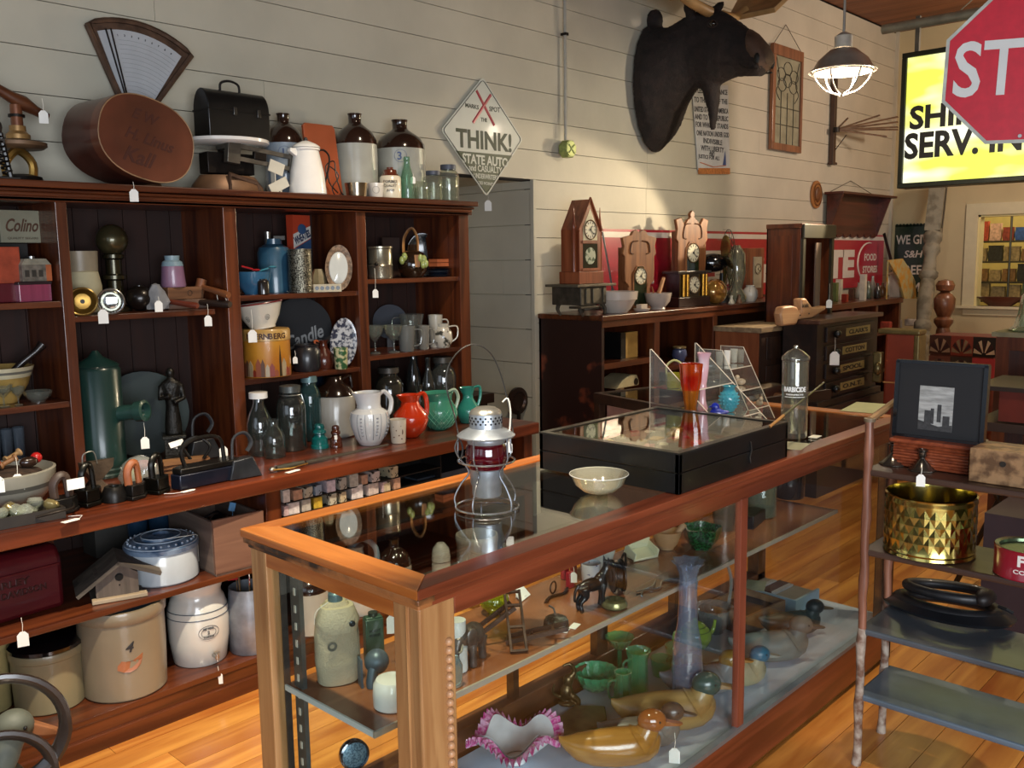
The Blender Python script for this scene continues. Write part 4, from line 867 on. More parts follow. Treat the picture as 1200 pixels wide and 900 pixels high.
# ---- bay 2, ledge
CG_ = mat('16302c', .3, var=.12, sc=6, coat=.3); CG2 = mat('0f2220', .6, var=.15)
t, k = TH('green_canister', 'large dark green metal canister of a cream separator with a round spout', 'canister', 122, 3.50, zl)
MB().lathe([(0, 0), (26*k, 0), (27*k, 3*k), (26*k, 5*k), (27*k, 9*k), (26*k, 11*k), (27*k, 15*k), (26*k, 18*k), (26*k, 124*k), (24*k, 127*k), (25*k, 129*k), (23*k, 131*k), (8*k, 139*k), (3*k, 146*k), (0, 146*k)], 32).build('body', CG_, t)
MB().lathe([(0, 0), (9*k, 0), (9*k, 32*k), (12*k, 32*k), (12.5*k, 42*k), (9*k, 43*k), (8*k, 36*k), (0, 36*k)], 22, T=TR(14*k, -6*k, 72*k) @ RZ(.2) @ RX(PI/2-.15) @ RY(.75)).build('spout', mat('24403a', .25, coat=.4), t)
ptag(t, 170, 519, Y=3.36, s=.03, up=.06)
t, k = TH('green_wheel_guard', 'large dark green disc standing behind the green canister', 'disc', 172, 3.66, zl)
MB().cyl(50*k, -.012, .012, 36, T=TR(0, 0, 53*k) @ RX(PI/2)).cyl(10*k, -.02, .02, 20, T=TR(0, 0, 53*k) @ RX(PI/2)).bx(-10*k, 10*k, -.02, .02, 0, 6*k).build('disc', CG2, t)
t, k = TH('iron_statuette', 'slim dark cast iron statuette of a robed standing figure on a square pedestal', 'statuette', 206, 3.52, zl)
MB().bx(-13*k, 13*k, -13*k, 13*k, 0, 4*k).bx(-11*k, 11*k, -11*k, 11*k, 4*k, 28*k).bx(-13*k, 13*k, -13*k, 13*k, 28*k, 32*k).build('pedestal', mat('2c2a24', .4, .6, var=.4, sc=40, bump=.5), t, bev=.002)
MB().loft([[(r_*k*math.cos(a), r2*k*math.sin(a), z_*k) for a in [2*PI*i/12 for i in range(12)]] for r_, r2, z_ in ((10, 8, 32), (9, 7, 50), (7, 6, 66), (8, 6, 74), (12, 7, 88), (11, 6, 93), (4, 4, 98))]).ell((0, 0, 104*k), (5*k, 5*k, 6.5*k)).tube([(-11*k, 0, 90*k), (-13*k, -3*k, 74*k), (-2*k, -8*k, 78*k)], 3*k, 8).tube([(11*k, 0, 90*k), (13*k, -3*k, 74*k), (2*k, -8*k, 70*k)], 3*k, 8).build('figure', mat('25231f', .4, .6, var=.4, sc=40, bump=.5), t, remesh=.004)
p = at(207, 520, Y=3.36); solo(MB().bx(-.03, .03, -.0008, .0008, -.01, .012, T=RX(-.5) @ RY(-.15)).bx(-.002, .002, 0, .03, -.02, 0), 'white_card', TAGM, 'white paper card leaning against the iron statuette pedestal', 'card', p, 0, ang=0)
# rusty anvil-like tool
t, k = TH('small_anvil', 'small rusty iron anvil in front of the green canister', 'anvil', 113, 3.26, zl, rz=.1)
MB().loft([[(x*k, y_*.03, z_*k) for x, y_, z_ in pts] for pts in ([(-14, -1, 0), (14, -1, 0), (14, 1, 0), (-14, 1, 0)], [(-5, -.6, 14), (5, -.6, 14), (5, .6, 14), (-5, .6, 14)], [(-14, -.9, 26), (20, -.5, 27), (20, .5, 27), (-14, .9, 26)], [(-15, -.9, 36), (24, -.1, 36), (24, .1, 36), (-15, .9, 36)])]).build('body', mat('4b3d30', .6, .4, var=.4, sc=16, bump=.5), t, ang=20)
MB().tube(smooth_path([(-14*k, 0, 36*k), (-12*k, 0, 46*k), (-2*k, -.01, 48*k), (0, -.02, 34*k)]), .0025, 5).build('wire', mat('8a8880', .3, .8), t)
# flat irons along the ledge edge
SAD = mat('262422', .35, .7, var=.3, sc=25); SADB = mat('14130f', .3, .6, var=.2)
def sad_iron(u, v, w, h, lab, hmat=None, hh=.6, rz=0, body=SAD):
    p = at(u, v, Z=zl+E1); k = dep(p)/FP; W_, H_ = w*k, h*k; p = p+Vector((0, W_*.45, 0))
    t = thing('flat_iron', lab, 'flat iron', p, rz, None)
    sole = [(-.5, -.42), (.15, -.42), (.5, -.12), (.55, .1), (.2, .42), (-.5, .42)]
    MB().prism([(x*W_, y*W_) for x, y in sole], 0, H_*.10, 'xy').prism([(x*W_*.9, y*W_*.9) for x, y in sole], H_*.10, H_*.4, 'xy').build('sole', body, t, bev=.003)
    MB().tube(smooth_path([(-.32*W_, 0, H_*.38), (-.34*W_, 0, H_*.75), (-.1*W_, 0, H_*.95), (.12*W_, 0, H_*.88), (.2*W_, 0, H_*.38)]), W_*.1 if hmat is None else W_*.13, 8, flat=1.3).build('handle', hmat or body, t)
    return t
t = sad_iron(82, 602, 32, 46, 'flat iron with rounded brown handle and white paper stuck on it, leftmost on the ledge', mat('3a2a22', .5))
MB().bx(.0, .055, -.034, -.032, .075, .11).build('paper_label', TAGM, t, ang=0)
sad_iron(112, 593, 30, 50, 'tall narrow black flat iron in front of the small anvil', rz=.3, body=SADB)
p = at(139, 588, Z=zl+E1)+Vector((0, .03, 0)); k = dep(p)/FP
solo(MB().lathe([(0, 0), (14*k, 0), (14*k, 9*k), (11*k, 15*k), (10*k, 17*k), (6*k, 17*k), (5*k, 10*k), (0, 9*k)], 22), 'iron_trivet_cup', SAD, 'low round black iron weight with hollow centre between two flat irons', 'weight', p, 0)
t = sad_iron(165, 585, 28, 44, 'flat iron with tan leather-wrapped handle', mat('8a4c26', .5, var=.2), rz=.25)
sad_iron(193, 578, 30, 46, 'pointed black flat iron right of the leather-handled one', rz=.4, body=SADB)
t, k = TH('plastic_bag', 'clear plastic bag with pink and yellow contents behind the leather-handled iron', 'bag', 165, 3.24, zl)
MB().lathe([(0, 0), (20*k, 0), (22*k, 10*k), (18*k, 24*k), (10*k, 32*k), (0, 35*k)], 18, rmod=lambda a, z: 1+.12*math.sin(6*a+40*z)).build('bag', glass('d6dcd8', 1.6, .25, .1), t)
MB().ell((4*k, 0, 22*k), (10*k, 8*k, 7*k), 10, 6).build('pink_contents', mat('b8708a', .6), t); MB().ell((-6*k, 0, 10*k), (9*k, 8*k, 9*k), 10, 6).build('yellow_contents', mat('a8a05a', .6), t)
p = at(222, 575, Z=zl+.002); solo(MB().prism([(-.03, -.01), (.015, -.01), (.025, 0), (.015, .01), (-.03, .01)], 0, .001, 'xy').tube([(-.03, 0, .001), (-.06, .005, .002), (-.08, .03, .002)], .001, 4), 'loose_price_tag', TAGM, 'white price tag lying flat in front of the long navy iron', 'price tag', p, .1, ang=0)
# long navy press iron with double loops
p = at(250, 568, Z=zl+E1)+Vector((0, .05, 0)); k = dep(p)/FP
t = thing('press_iron', 'long dark navy tailor press iron with looped iron handle', 'flat iron', p, .1)
MB().prism([(-40*k, -.03), (34*k, -.05), (44*k, -.03), (44*k, .04), (-30*k, .045), (-42*k, .02)], 0, 17*k, 'xy').prism([(-38*k, -.028), (33*k, -.046), (42*k, -.028), (42*k, .036), (-28*k, .04), (-40*k, .018)], 17*k, 24*k, 'xy', mi=1).build('body', [mat('1a1f2e', .3, .4, var=.2, coat=.3), SAD], t, bev=.004)
MB().tube(smooth_path([(-26*k, 0, 23*k), (-30*k, 0, 44*k), (-10*k, 0, 54*k), (20*k, 0, 50*k), (26*k, 0, 24*k)]), .008, 8).build('handle', SAD, t)
for i, (u, v, lab, dx) in enumerate(((285, 561, 'wedge-shaped grey iron with tall curled handle at the middle upright', 0), (262, 545, 'second wedge-shaped grey iron behind the navy press iron', 1))):
    p = at(u+14, v, Z=zl+E1)+Vector((0, .06+.16*i, 0)); k = dep(p)/FP
    t = thing('curled_iron', lab, 'flat iron', p, -.1)
    MB().loft([[(-24*k, -.03, 0), (16*k, -.03, 0), (16*k, .03, 0), (-24*k, .03, 0)], [(-18*k, -.025, 22*k), (6*k, -.025, 24*k), (6*k, .025, 24*k), (-18*k, .025, 22*k)]]).build('body', mat('3a3d42', .35, .6, var=.3), t, bev=.004, ang=20)
    MB().tube(smooth_path([(-16*k, 0, 20*k), (-14*k, 0, 46*k), (0*k, 0, 52*k), (8*k, 0, 40*k), (2*k, 0, 30*k)]), .009, 8, flat=.6).build('handle', mat('4a4d52', .35, .6), t)
    if i: ptag(t, 262, 530, Y=3.15, s=.03, up=.0)
t, k = TH('brass_trivet_stack', 'low heap of old wooden boards with iron ring between statuette and press iron', 'boards', 218, 3.32, zl)
for i in range(3): MB().bx(-26*k, 26*k, -.03, .03, i*5*k, i*5*k+4.4*k, T=RZ(.1*i)).build('board', wood('6e4a2c', '8a6440', 'x', .6, 20, coat=0), t, ang=0)
MB().tube(smooth_path([(6*k, -.02, 14*k), (-2*k, -.02, 32*k), (14*k, -.02, 40*k), (28*k, -.02, 28*k), (20*k, -.02, 14*k)]), .006, 8).build('ring', SAD, t)
# walking stick sword lying along the ledge
a = at(316, 551, Z=zl+.012); b = at(455, 521, Z=zl+.012); d = b-a
t = thing('sheathed_sword', 'long slim sword in dark scabbard lying on the ledge before the glass jars', 'sword', a, 0)
MB().tube([tuple(d*.28), tuple(d)], [.009, .005], 8, flat=.5).build('scabbard', mat('4a443c', .4, .5, var=.2), t)
MB().tube([tuple(d*.05), tuple(d*.12), tuple(d*.26)], [.011, .0125, .011], 10).build('grip', mat('2c2a20', .5, bump=.6, bs=300), t)
MB().ell(tuple(d*.02), (.014, .012, .011), 12, 8).build('pommel', mat('a8a49a', .25, .9), t)
MB().tube(smooth_path([tuple(d*.02+Vector((0, -.01, 0))), tuple(d*.12+Vector((0, -.035, 0))), tuple(d*.27+Vector((0, -.02, 0)))]), .003, 6).build('guard', BRASS, t)
MB().prism([(-.04, -.012), (.02, -.012), (.03, 0), (.02, .012), (-.04, .012)], -.010, -.0095, 'xy', T=TR(*(d*.13+Vector((0, -.05, 0)))) @ RZ(.2)).build('price_tag', TAGM, t, ang=0)
# ---- bay 3, upper shelf
V('blue_bowl', 'blue enamel bowl with red and blue spoons in it, left of the blue can', 'bowl', 297, 3.52, z3a, 42, 26, BOWL, mat('2f5f80', .25, var=.1, coat=.6))
for i, (u0, v0, u1, v1, c_, nm) in enumerate(((283, 312, 302, 317, 'a02428', 'red enamel spoon lying across the blue bowl'), (296, 320, 322, 312, '3f7f92', 'teal enamel ladle lying across the blue bowl'))):
    a = at(u0, v0, Y=3.50); b = at(u1, v1, Y=3.50)
    solo(MB().tube([tuple(a-a), tuple((b-a)*.7)], .004, 6).ell(tuple((b-a)*.9), (.02, .014, .006), 10, 6), 'enamel_spoon', mat(c_, .25, coat=.6), nm, 'spoon', a)
V('salt_shaker', 'small dark glass salt shaker in front of the blue bowl', 'shaker', 309, 3.45, z3a, 14, 20, JAR, mat('2a2624', .15, .3, coat=.8))
t, k = TH('blue_enamel_can', 'tall blue enamel milk can with wire bail, upper shelf of the third bay', 'can', 323, 3.62, z3a)
MB().lathe([(0, 0), (19*k, 0), (19*k, 46*k), (17*k, 52*k), (10*k, 56*k), (10*k, 62*k), (0, 62*k)], 26).build('body', mat('2b5068', .3, var=.15, coat=.5), t)
MB().cyl(3*k, 56*k, 70*k, 10, T=TR(-6*k, -4*k, 0), r2=4*k).build('spout', STEEL, t); MB().bx(0, 14*k, -.02, .02, 60*k, 66*k).build('lid_handle', DKM, t, bev=.003)
MB().tube(smooth_path([(-18*k, -.01, 44*k), (0, -.05, 30*k), (4*k, -.06, 8*k), (16*k, -.05, 0)]), .0015, 5).build('bail', STR, t)
t, k = TH('orange_cereal_box', 'orange and blue cereal box standing upright behind the perforated cylinder', 'cereal box', 353, 3.60, z3a, rz=.2)
MB().bx(-14*k, 14*k, -.02, .02, 0, 88*k).build('carton', mat('a83a20', .5, var=.05), t, ang=0)
MB().prism([(-14*k, 50*k), (14*k, 62*k), (14*k, 76*k), (-14*k, 66*k)], -.0212, -.0204).build('white_band', mat('c6c6c2', .5), t, ang=0)
MB().prism([(-14*k, 40*k), (14*k, 40*k), (14*k, 61*k), (-14*k, 49*k)], -.0212, -.0204).build('blue_panel', mat('2c4c74', .5, var=.2, sc=40), t, ang=0)
text('WHEATIES', 27*k, 9*k, mat('1c2a4a', .5), TR(0, -.0216, 63*k) @ RY(-.38), t, bold=.04)
MB().ell((0, -.022, 72*k), (7*k, .001, 6*k), 10, 6).build('blue_picture', mat('2c4c74', .5), t)
t, k = TH('perforated_cylinder', 'silver perforated metal grater cylinder in front of the cereal box', 'grater', 353, 3.49, z3a)
PF = mat('8a8676', .35, .8, col2='3a372e', sc=160, thr=(.48, .52), bump=.6, bs=160)
MB().lathe([(0, 0), (13.5*k, 0), (13.5*k, 50*k), (13*k, 50*k), (12.6*k, 2*k)], 28).build('body', PF, t)
for z_ in (2, 8, 44, 50): MB().tube([(13.7*k*math.cos(a), 13.7*k*math.sin(a), z_*k) for a in [2*PI*i/28 for i in range(28)]], .0015, 4, True).build('hoop', TIN, t)
V('shell_dish', 'small ribbed tan shell dish standing left of the lace plate', 'dish', 374, 3.53, z3a, 18, 26, [(0, 0), (.8, 0), (1, .3), (.9, .7), (.5, 1), (0, 1)], mat('8a7c5c', .4, var=.2), rmod=lambda a, z: 1+.05*math.cos(16*a))
t, k = TH('lace_plate', 'white oval plate with pierced brown lace rim leaning on the third bay side', 'plate', 398, 3.46, z3a, rz=-.4)
T = TR(0, 0, 27*k) @ RX(-.15) @ RY(.1)
MB().loft([[(r_*16*k*math.cos(a), d_, r_*27*k*math.sin(a)) for a in [2*PI*i/36 for i in range(36)]] for r_, d_ in ((1, .004), (1, -.003), (.7, .004), (.66, .008), (.7, .012), (1, .004))], T=T, cap=False).build('rim', mat('7a6450', .5, var=.5, sc=60, bump=.5), t)
MB().loft([[(r_*16*k*math.cos(a), d_, r_*27*k*math.sin(a)) for a in [2*PI*i/36 for i in range(36)]] for r_, d_ in ((.7, .004), (.66, .001), (.05, .002))], T=T).build('centre', mat('c8ccc8', .2, coat=.6, var=.03), t)
t, k = TH('domino_box', 'low long box printed with black dots at the front of the third bay', 'box', 384, 3.44, z3a)
MB().bx(-16*k, 16*k, -.012, .012, 0, 9*k).build('body', mat('b3a88c', .5, var=.1), t, ang=0)
for i in range(5):
    MB().cyl(2.4*k, .012, .0128, 10, T=TR((-12+6*i)*k, 0, 4.5*k) @ RX(PI/2)).build('dot', BLK, t)
# ---- bay 3, middle shelf
t, k = TH('round_biscuit_tin', 'round yellow biscuit tin printed with a sunset town, under the white colander', 'tin', 314, 3.50, z3b)
R_ = 27*k
YEL = mat('c08a2e', .35, col2='a8621c', sc=6, thr=(.3, .7), coat=.3)
MB().lathe([(0, 0), (R_*.98, 0), (R_, 2*k), (R_, 42*k), (R_*.99, 42*k)], 36).build('body', YEL, t)
MB().lathe([(R_*.99, 41.5*k), (R_*1.02, 42*k), (R_*1.02, 53*k), (R_*.97, 55*k), (0, 55*k)], 36).build('lid', mat('b08a4a', .4, var=.15, sc=30, coat=.3), t)
BRN = mat('3c1c10', .5, var=.3)
for i, ch in enumerate('NUERNBERG'):
    a = -PI/2+(i-4)*.19; text(ch, None, 6.5*k, BRN, TR(R_*1.025*math.cos(a), R_*1.025*math.sin(a), 47.5*k) @ RZ(a+PI/2), t, 'lid_letter')
rr = random.Random(5)
for i in range(13):
    a = -PI/2+(i-6)*.19; h_ = rr.uniform(8, 22) if i != 9 else 34; w_ = rr.uniform(2.0, 3.6)
    T = TR(R_*1.003*math.cos(a), R_*1.003*math.sin(a), 1*k) @ RZ(a+PI/2)
    MB().prism([(-w_*k, 0), (w_*k, 0), (w_*k, h_*.7*k), (0, h_*k), (-w_*k, h_*.7*k)] if i != 9 else [(-1.4*k, 0), (1.4*k, 0), (1.2*k, 20*k), (0, 36*k), (-1.2*k, 20*k)], -.001, .001, T=T).build('printed_house', mat(('8a4a30', '5a3a28', '9c8a6c', '7a2c1c')[i % 4] if i != 9 else '2c2416', .4), t, ang=0)
hz = 55*k
t, k = TH('colander', 'white enamel colander with dark red rim sitting on the yellow biscuit tin', 'colander', 308, 3.50, z3b+hz+E1)
CR_ = 27*k
MB().lathe([(0, .06*CR_), (.5*CR_, .05*CR_), (.52*CR_, 0), (.56*CR_, .02*CR_), (.56*CR_, .1*CR_), (.8*CR_, .5*CR_), (.95*CR_, .95*CR_), (1.02*CR_, 1.1*CR_), (.98*CR_, 1.1*CR_), (.9*CR_, .95*CR_), (.5*CR_, .16*CR_), (0, .12*CR_)], 32, T=RY(-.12)).build('body', mat('cfcabb', .2, var=.03, coat=.7), t)
MB().tube([(1.02*CR_*math.cos(a), 1.02*CR_*math.sin(a), 1.1*CR_) for a in [2*PI*i/32 for i in range(32)]], .0035, 5, True, T=RY(-.12)).build('rim', mat('6e1c20', .3, coat=.5), t)
for ci in (-.75, .35):
    for q in range(3):
        for j in range(1 if q == 0 else 6*q):
            a = -PI/2+ci+q*.06*math.cos(j*2*PI/max(1, 6*q)); z_ = .5*CR_+q*.055*math.sin(j*2*PI/max(1, 6*q)) * .5*CR_/.25*.25/.5
            r_ = .8*CR_+(z_-.5*CR_)*.33
            MB().cyl(.0016, -.0008, .0008, 6, T=RY(-.12) @ TR(r_*math.cos(a), r_*math.sin(a), z_) @ RZ(a+PI/2) @ RX(PI/2)).build('hole', BLK, t, ang=0)
ptag(t, 296, 394, Y=3.42, s=.035, up=.09)
t, k = TH('chalkboard_disc', 'large round black slate disc with pale script, standing in the third bay', 'disc', 354, 3.68, z3b)
MB().cyl(36*k, -.006, .006, 40, T=TR(0, 0, 44*k) @ RX(PI/2)).bx(-6*k, 6*k, -.01, .01, 0, 10*k).build('disc', mat('19191c', .75, var=.1), t)
text('Candle', 46*k, 16*k, mat('7e7e7c', .5), TR(4*k, -.008, 34*k) @ RY(-.35), t, shear=.4)
t, k = TH('black_pot', 'squat dark grey pot with a knobbed rim in front of the slate disc', 'pot', 360, 3.50, z3b)
MB().lathe([(0, 0), (14*k, 0), (16*k, 4*k), (16*k, 24*k), (13*k, 28*k), (14*k, 31*k), (12*k, 31*k), (11*k, 26*k), (0, 25*k)], 24).build('body', mat('1d1e22', .35, var=.15, coat=.3), t)
ptag(t, 346, 422, Y=3.45, s=.02, up=.03)
t, k = TH('brown_jug', 'small brown stoneware jug with orange glazed neck and handle', 'jug', 380, 3.52, z3b)
MB().lathe([(0, 0), (11*k, 0), (13*k, 6*k), (12*k, 16*k), (5*k, 24*k), (4.5*k, 30*k), (6*k, 33*k), (3*k, 33*k)], 20).build('body', mat('4a2014', .25, var=.1, coat=.5), t)
MB().tube(smooth_path([(-3*k, -.005, 31*k), (-10*k, -.01, 32*k), (-4*k, -.02, 20*k), (4*k, -.012, 14*k)]), .005, 6).build('handle', mat('a0502c', .3, coat=.4), t)
t, k = TH('blue_white_plate', 'oval blue and white transfer-printed platter leaning at the right of the third bay', 'plate', 404, 3.47, z3b, rz=-.4)
T = TR(0, 0, 29*k) @ RX(-.12) @ RY(.12)
BW = mat('b0b3b8', .2, col2='33384a', sc=60, thr=(.44, .56), coat=.7)
MB().loft([[(r_*16*k*math.cos(a), d_, r_*29*k*math.sin(a)) for a in [2*PI*i/36 for i in range(36)]] for r_, d_ in ((.97, .006), (1, .003), (.97, 0), (.72, .004), (.66, .009), (.05, .009), (.05, .014), (.7, .014))], T=T).build('plate', BW, t)
V('floral_cup', 'small floral cup with green top painted with yellow flowers, before the platter', 'cup', 400, 3.43, z3b, 17, 25, CUPF, mat('c4bd90', .3, col2='2f5a34', sc=45, thr=(.45, .55), coat=.5))
# ---- bay 4, upper shelf
t, k = TH('flour_sifter', 'silver tin flour sifter with a crank knob, upper shelf of the right bay', 'sifter', 446, 3.50, z4a)
MB().lathe([(0, 0), (14*k, 0), (14.5*k, 2*k), (14.5*k, 14*k), (15*k, 15*k), (14*k, 17*k), (14*k, 34*k), (15*k, 35*k), (15*k, 37*k), (14*k, 37*k), (13.5*k, 20*k), (0, 19*k)], 28).build('body', mat('9c9684', .25, .8, var=.25, sc=10), t)
MB().tube([(-12*k, -.03, 17*k), (-4*k, -.055, 17*k)], .004, 8).ell((-4*k, -.058, 17*k), .009, 10, 6).build('crank', DKM, t)
ptag(t, 440, 344, Y=3.40, s=.026, up=.10)
t, k = TH('wicker_bottle', 'round dark brown glass bottle with wicker handle and green glass grapes', 'bottle', 484, 3.52, z4a)
MB().lathe([(0, 0), (11*k, 0), (17*k, 8*k), (18*k, 18*k), (13*k, 28*k), (6*k, 32*k), (5*k, 38*k), (0, 38*k)], 24).build('body', mat('23180f', .12, var=.2, coat=1), t)
WK = wood('6a4420', 'b07c40', 'z', .6, 60, coat=0)
MB().tube(smooth_path([(-10*k, 0, 26*k), (-9*k, 0, 46*k), (0, 0, 57*k), (6*k, 0, 46*k), (6*k, -.02, 26*k), (4*k, -.03, 12*k)]), [.009]*21, 8, flat=.6).build('handle', WK, t)
for i, (x, z_) in enumerate(((-12, 20), (-9, 24), (9, 22), (13, 21), (15, 16), (12, 15))): MB().ell((x*k, -17*k, z_*k), (3.4*k, 3*k, 5*k), 10, 6).build('glass_grape', mat('8f9c58', .2, coat=.8, var=.1), t)
MB().prism([(2*k, 26*k), (9*k, 26*k), (8*k, 12*k), (3*k, 12*k)], -18.5*k, -17*k).build('wicker_wrap', WK, t)
t, k = TH('black_tray', 'dark round tray with shiny edge standing behind the wicker bottle', 'tray', 496, 3.68, z4a)
MB().lathe([(0, 0), (20*k, 0), (24*k, .012), (25*k, .012), (21*k, -.004), (0, -.004)], 32, T=TR(0, 0, 25*k) @ RX(PI/2-.1) @ SCL(.75, 1, 1)).build('tray', mat('14181c', .2, coat=.8), t)
t, k = TH('plate_stack', 'short stack of blue-rimmed saucers at the right of the upper shelf', 'plates', 514, 3.53, z4a)
for i in range(4): MB().lathe([(0, 0), (9*k, 0), (15.5*k, 2.3*k), (16*k, 2.3*k), (9*k, .9*k), (0, .9*k)], 26, T=TR(0, 0, i*2.4*k)).build('saucer', mat(('5a6a80', '3a4660', '7d8694', '2c3448')[i], .25, coat=.6), t)
hz = 11.5*k
t, k = TH('orange_box', 'flat orange wooden box lying on the stack of saucers', 'box', 517, 3.53, z4a+hz+E1, rz=.1)
MB().bx(-14*k, 14*k, -.03, .03, 0, 4*k).bx(-14*k, 14*k, -.03, .03, 4.6*k, 8.5*k).build('body', mat('a85c38', .5, var=.12), t, bev=.001, ang=0)
t, k = TH('dark_photo_frame', 'dim square picture card standing at the back above the flour sifter', 'card', 459, 3.70, z4a, rz=.1)
MB().bx(-14*k, 14*k, -.004, .004, 0, 46*k).build('card', mat('3a2a24', .4), t, ang=0)
# ---- bay 4, middle shelf
t, k = TH('slate_disc', 'small round grey slate plate standing behind the goblets', 'plate', 458, 3.70, z4b)
MB().cyl(20*k, -.006, .006, 32, T=TR(0, 0, 30*k) @ RX(PI/2)).bx(-4*k, 4*k, -.01, .01, 0, 12*k).build('disc', mat('363a44', .7, var=.1), t)
V('glass_goblet', 'clear stemmed goblet, leftmost on the right bay middle shelf', 'glass', 440, 3.50, z4b, 22, 33, GOBL, GL)
V('glass_goblet', 'clear stemmed goblet, second from the left on the right bay middle shelf', 'glass', 462, 3.47, z4b, 24, 32, GOBL, GL)
t, k = TH('glass_pitcher', 'clear glass pitcher with handle behind the goblets', 'pitcher', 483, 3.56, z4b)
MB().lathe([(0, 0), (13*k, 0), (14*k, 4*k), (13*k, 30*k), (15*k, 40*k), (14.5*k, 40*k)], 24).build('body', GL, t); MB().tube(smooth_path([(-13*k, 0, 36*k), (-22*k, 0, 34*k), (-20*k, 0, 14*k), (-12*k, 0, 10*k)]), .004, 6).build('handle', GL, t)
for i, (u, y_, w, h, c_, nm) in enumerate(((477, 3.46, 20, 30, '8a8c88', 'frosted etched glass mug in front of the glass pitcher'), (497, 3.47, 14, 28, '9c9a92', 'small etched glass mug right of the frosted mug'), (511, 3.50, 17, 38, 'a8a498', 'tall narrow white mug with looped handle behind the floral pitcher'))):
    t, k = TH('mug', nm, 'mug', u, y_, z4b)
    MB().lathe(fit(CUPF, w/2*k, h*k), 20).build('body', glass(c_, 1, .5) if i < 2 else mat(c_, .3, coat=.4), t)
    MB().tube(smooth_path([(w*.45*k, 0, h*.85*k), (w*.85*k, 0, h*.8*k), (w*.8*k, 0, h*.3*k), (w*.42*k, 0, h*.2*k)]), .004, 6).build('handle', glass(c_, 1, .5) if i < 2 else mat(c_, .3), t)
t, k = TH('floral_pitcher', 'round white pitcher painted with dark flowers, right bay middle shelf', 'pitcher', 519, 3.47, z4b)
MB().lathe([(0, 0), (8*k, 0), (12*k, 8*k), (11*k, 18*k), (7*k, 24*k), (8*k, 28*k), (7*k, 28*k)], 24).build('body', mat('b8b2a4', .25, col2='3a3a34', sc=26, thr=(.56, .62), coat=.6), t)
MB().tube(smooth_path([(7*k, 0, 24*k), (17*k, 0, 24*k), (17*k, 0, 12*k), (10*k, 0, 6*k)]), .004, 6).build('handle', mat('b8b2a4', .25, coat=.6), t)
# ---- ledge under bays 3 and 4: bottles, jars, jugs, pitchers
GD = glass('b9c4c0', 1.6, .03, .04, .08); GD2 = glass('8fb0ac', 1.5, .05, .04, .08)
def G(name, lab, cat, u, y, w, h, prof, mt, lid=None, wire=False, **kk):
    t, k = TH(name, lab, cat, u, y, zl)
    MB().lathe(fit(prof, w/2*k, h*k), 20, **kk).build('body', mt, t)
    if lid: MB().lathe([(0, h*k), (w*.3*k, h*k), (w*.36*k, h*k-.002), (w*.36*k, h*.9*k)], 18).build('lid', lid, t)
    if wire:
        MB().tube([(w*.37*k*math.cos(a), w*.37*k*math.sin(a), h*.86*k) for a in [2*PI*i/20 for i in range(20)]], .002, 4, True).tube(smooth_path([(w*.37*k, 0, h*.86*k), (w*.45*k, -.01, h*.7*k), (w*.37*k, -.03, h*.6*k)]), .002, 4).build('wire_bail', STEEL, t)
    return t, k
MILK = [(0, 0), (.95, 0), (1, .03), (1, .5), (.8, .64), (.45, .8), (.42, .92), (.5, .93), (.5, .97)]
BJAR = [(0, 0), (.9, 0), (1, .03), (1, .68), (.85, .78), (.62, .84), (.62, .92)]
G('milk_bottle', 'clear glass milk bottle with white cap at the left end of the third bay ledge', 'bottle', 306, 3.36, 30, 74, MILK, GD, lid=WHITE)
G('short_glass_bottle', 'short clear bottle beside the milk bottle on the ledge front', 'bottle', 322, 3.27, 26, 46, MILK, GD)
G('canning_jar', 'large clear wire-bail jar right of the milk bottle', 'jar', 343, 3.34, 34, 76, BJAR, GD, lid=mat('5c605e', .4, .6), wire=True)
G('aqua_jar', 'aqua glass jar behind the teal insulator', 'jar', 365, 3.46, 26, 76, BJAR, glass('6a9a9c', 1.3, .12), lid=mat('6f8c90', .4, .5))
G('cobalt_jug', 'dark blue glass jug at the back of the third bay', 'jug', 372, 3.62, 32, 90, MILK, glass('28405a', 1.2, .2))
t, k = TH('crock_jug', 'white stoneware crock jug with dark brown domed top and small handle, third bay ledge', 'jug', 394, 3.46, zl)
MB().lathe([(0, 0), (22*k, 0), (23.5*k, 1.5*k), (23.5*k, 46*k), (22.5*k, 48*k)], 32).build('body', mat('9c9a94', .25, var=.05, coat=.5), t)
MB().lathe([(23*k, 48*k), (23.5*k, 49*k), (19*k, 58*k), (12*k, 62*k), (9*k, 70*k), (0, 71*k)], 32).build('shoulder', mat('1e120d', .15, coat=.8), t)
MB().tube(smooth_path([(10*k, -.01, 66*k), (18*k, -.01, 70*k), (20*k, -.01, 56*k)]), .006, 6).build('handle', mat('1e120d', .15, coat=.8), t)
INS = [(0, 0), (1, 0), (1, .12), (.92, .15), (.88, .4), (.62, .48), (.6, .56), (.75, .62), (.72, .7), (.55, .76), (.6, .85), (.5, .96), (.2, 1), (0, 1)]
G('glass_insulator', 'teal glass telegraph insulator in front of the white crock jug', 'insulator', 375, 3.28, 21, 29, INS, mat('0e6a6a', .08, var=.2, coat=1, trans=.3))
t, k = G('ceramic_insulator', 'brown glazed ceramic insulator right of the teal one', 'insulator', 394, 3.24, 15, 26, INS, mat('48200f', .12, var=.1, coat=1))
MB().bx(-.006, .006, -.0265, -.024, 10*k, 15*k).build('white_sticker', TAGM, t, ang=0)
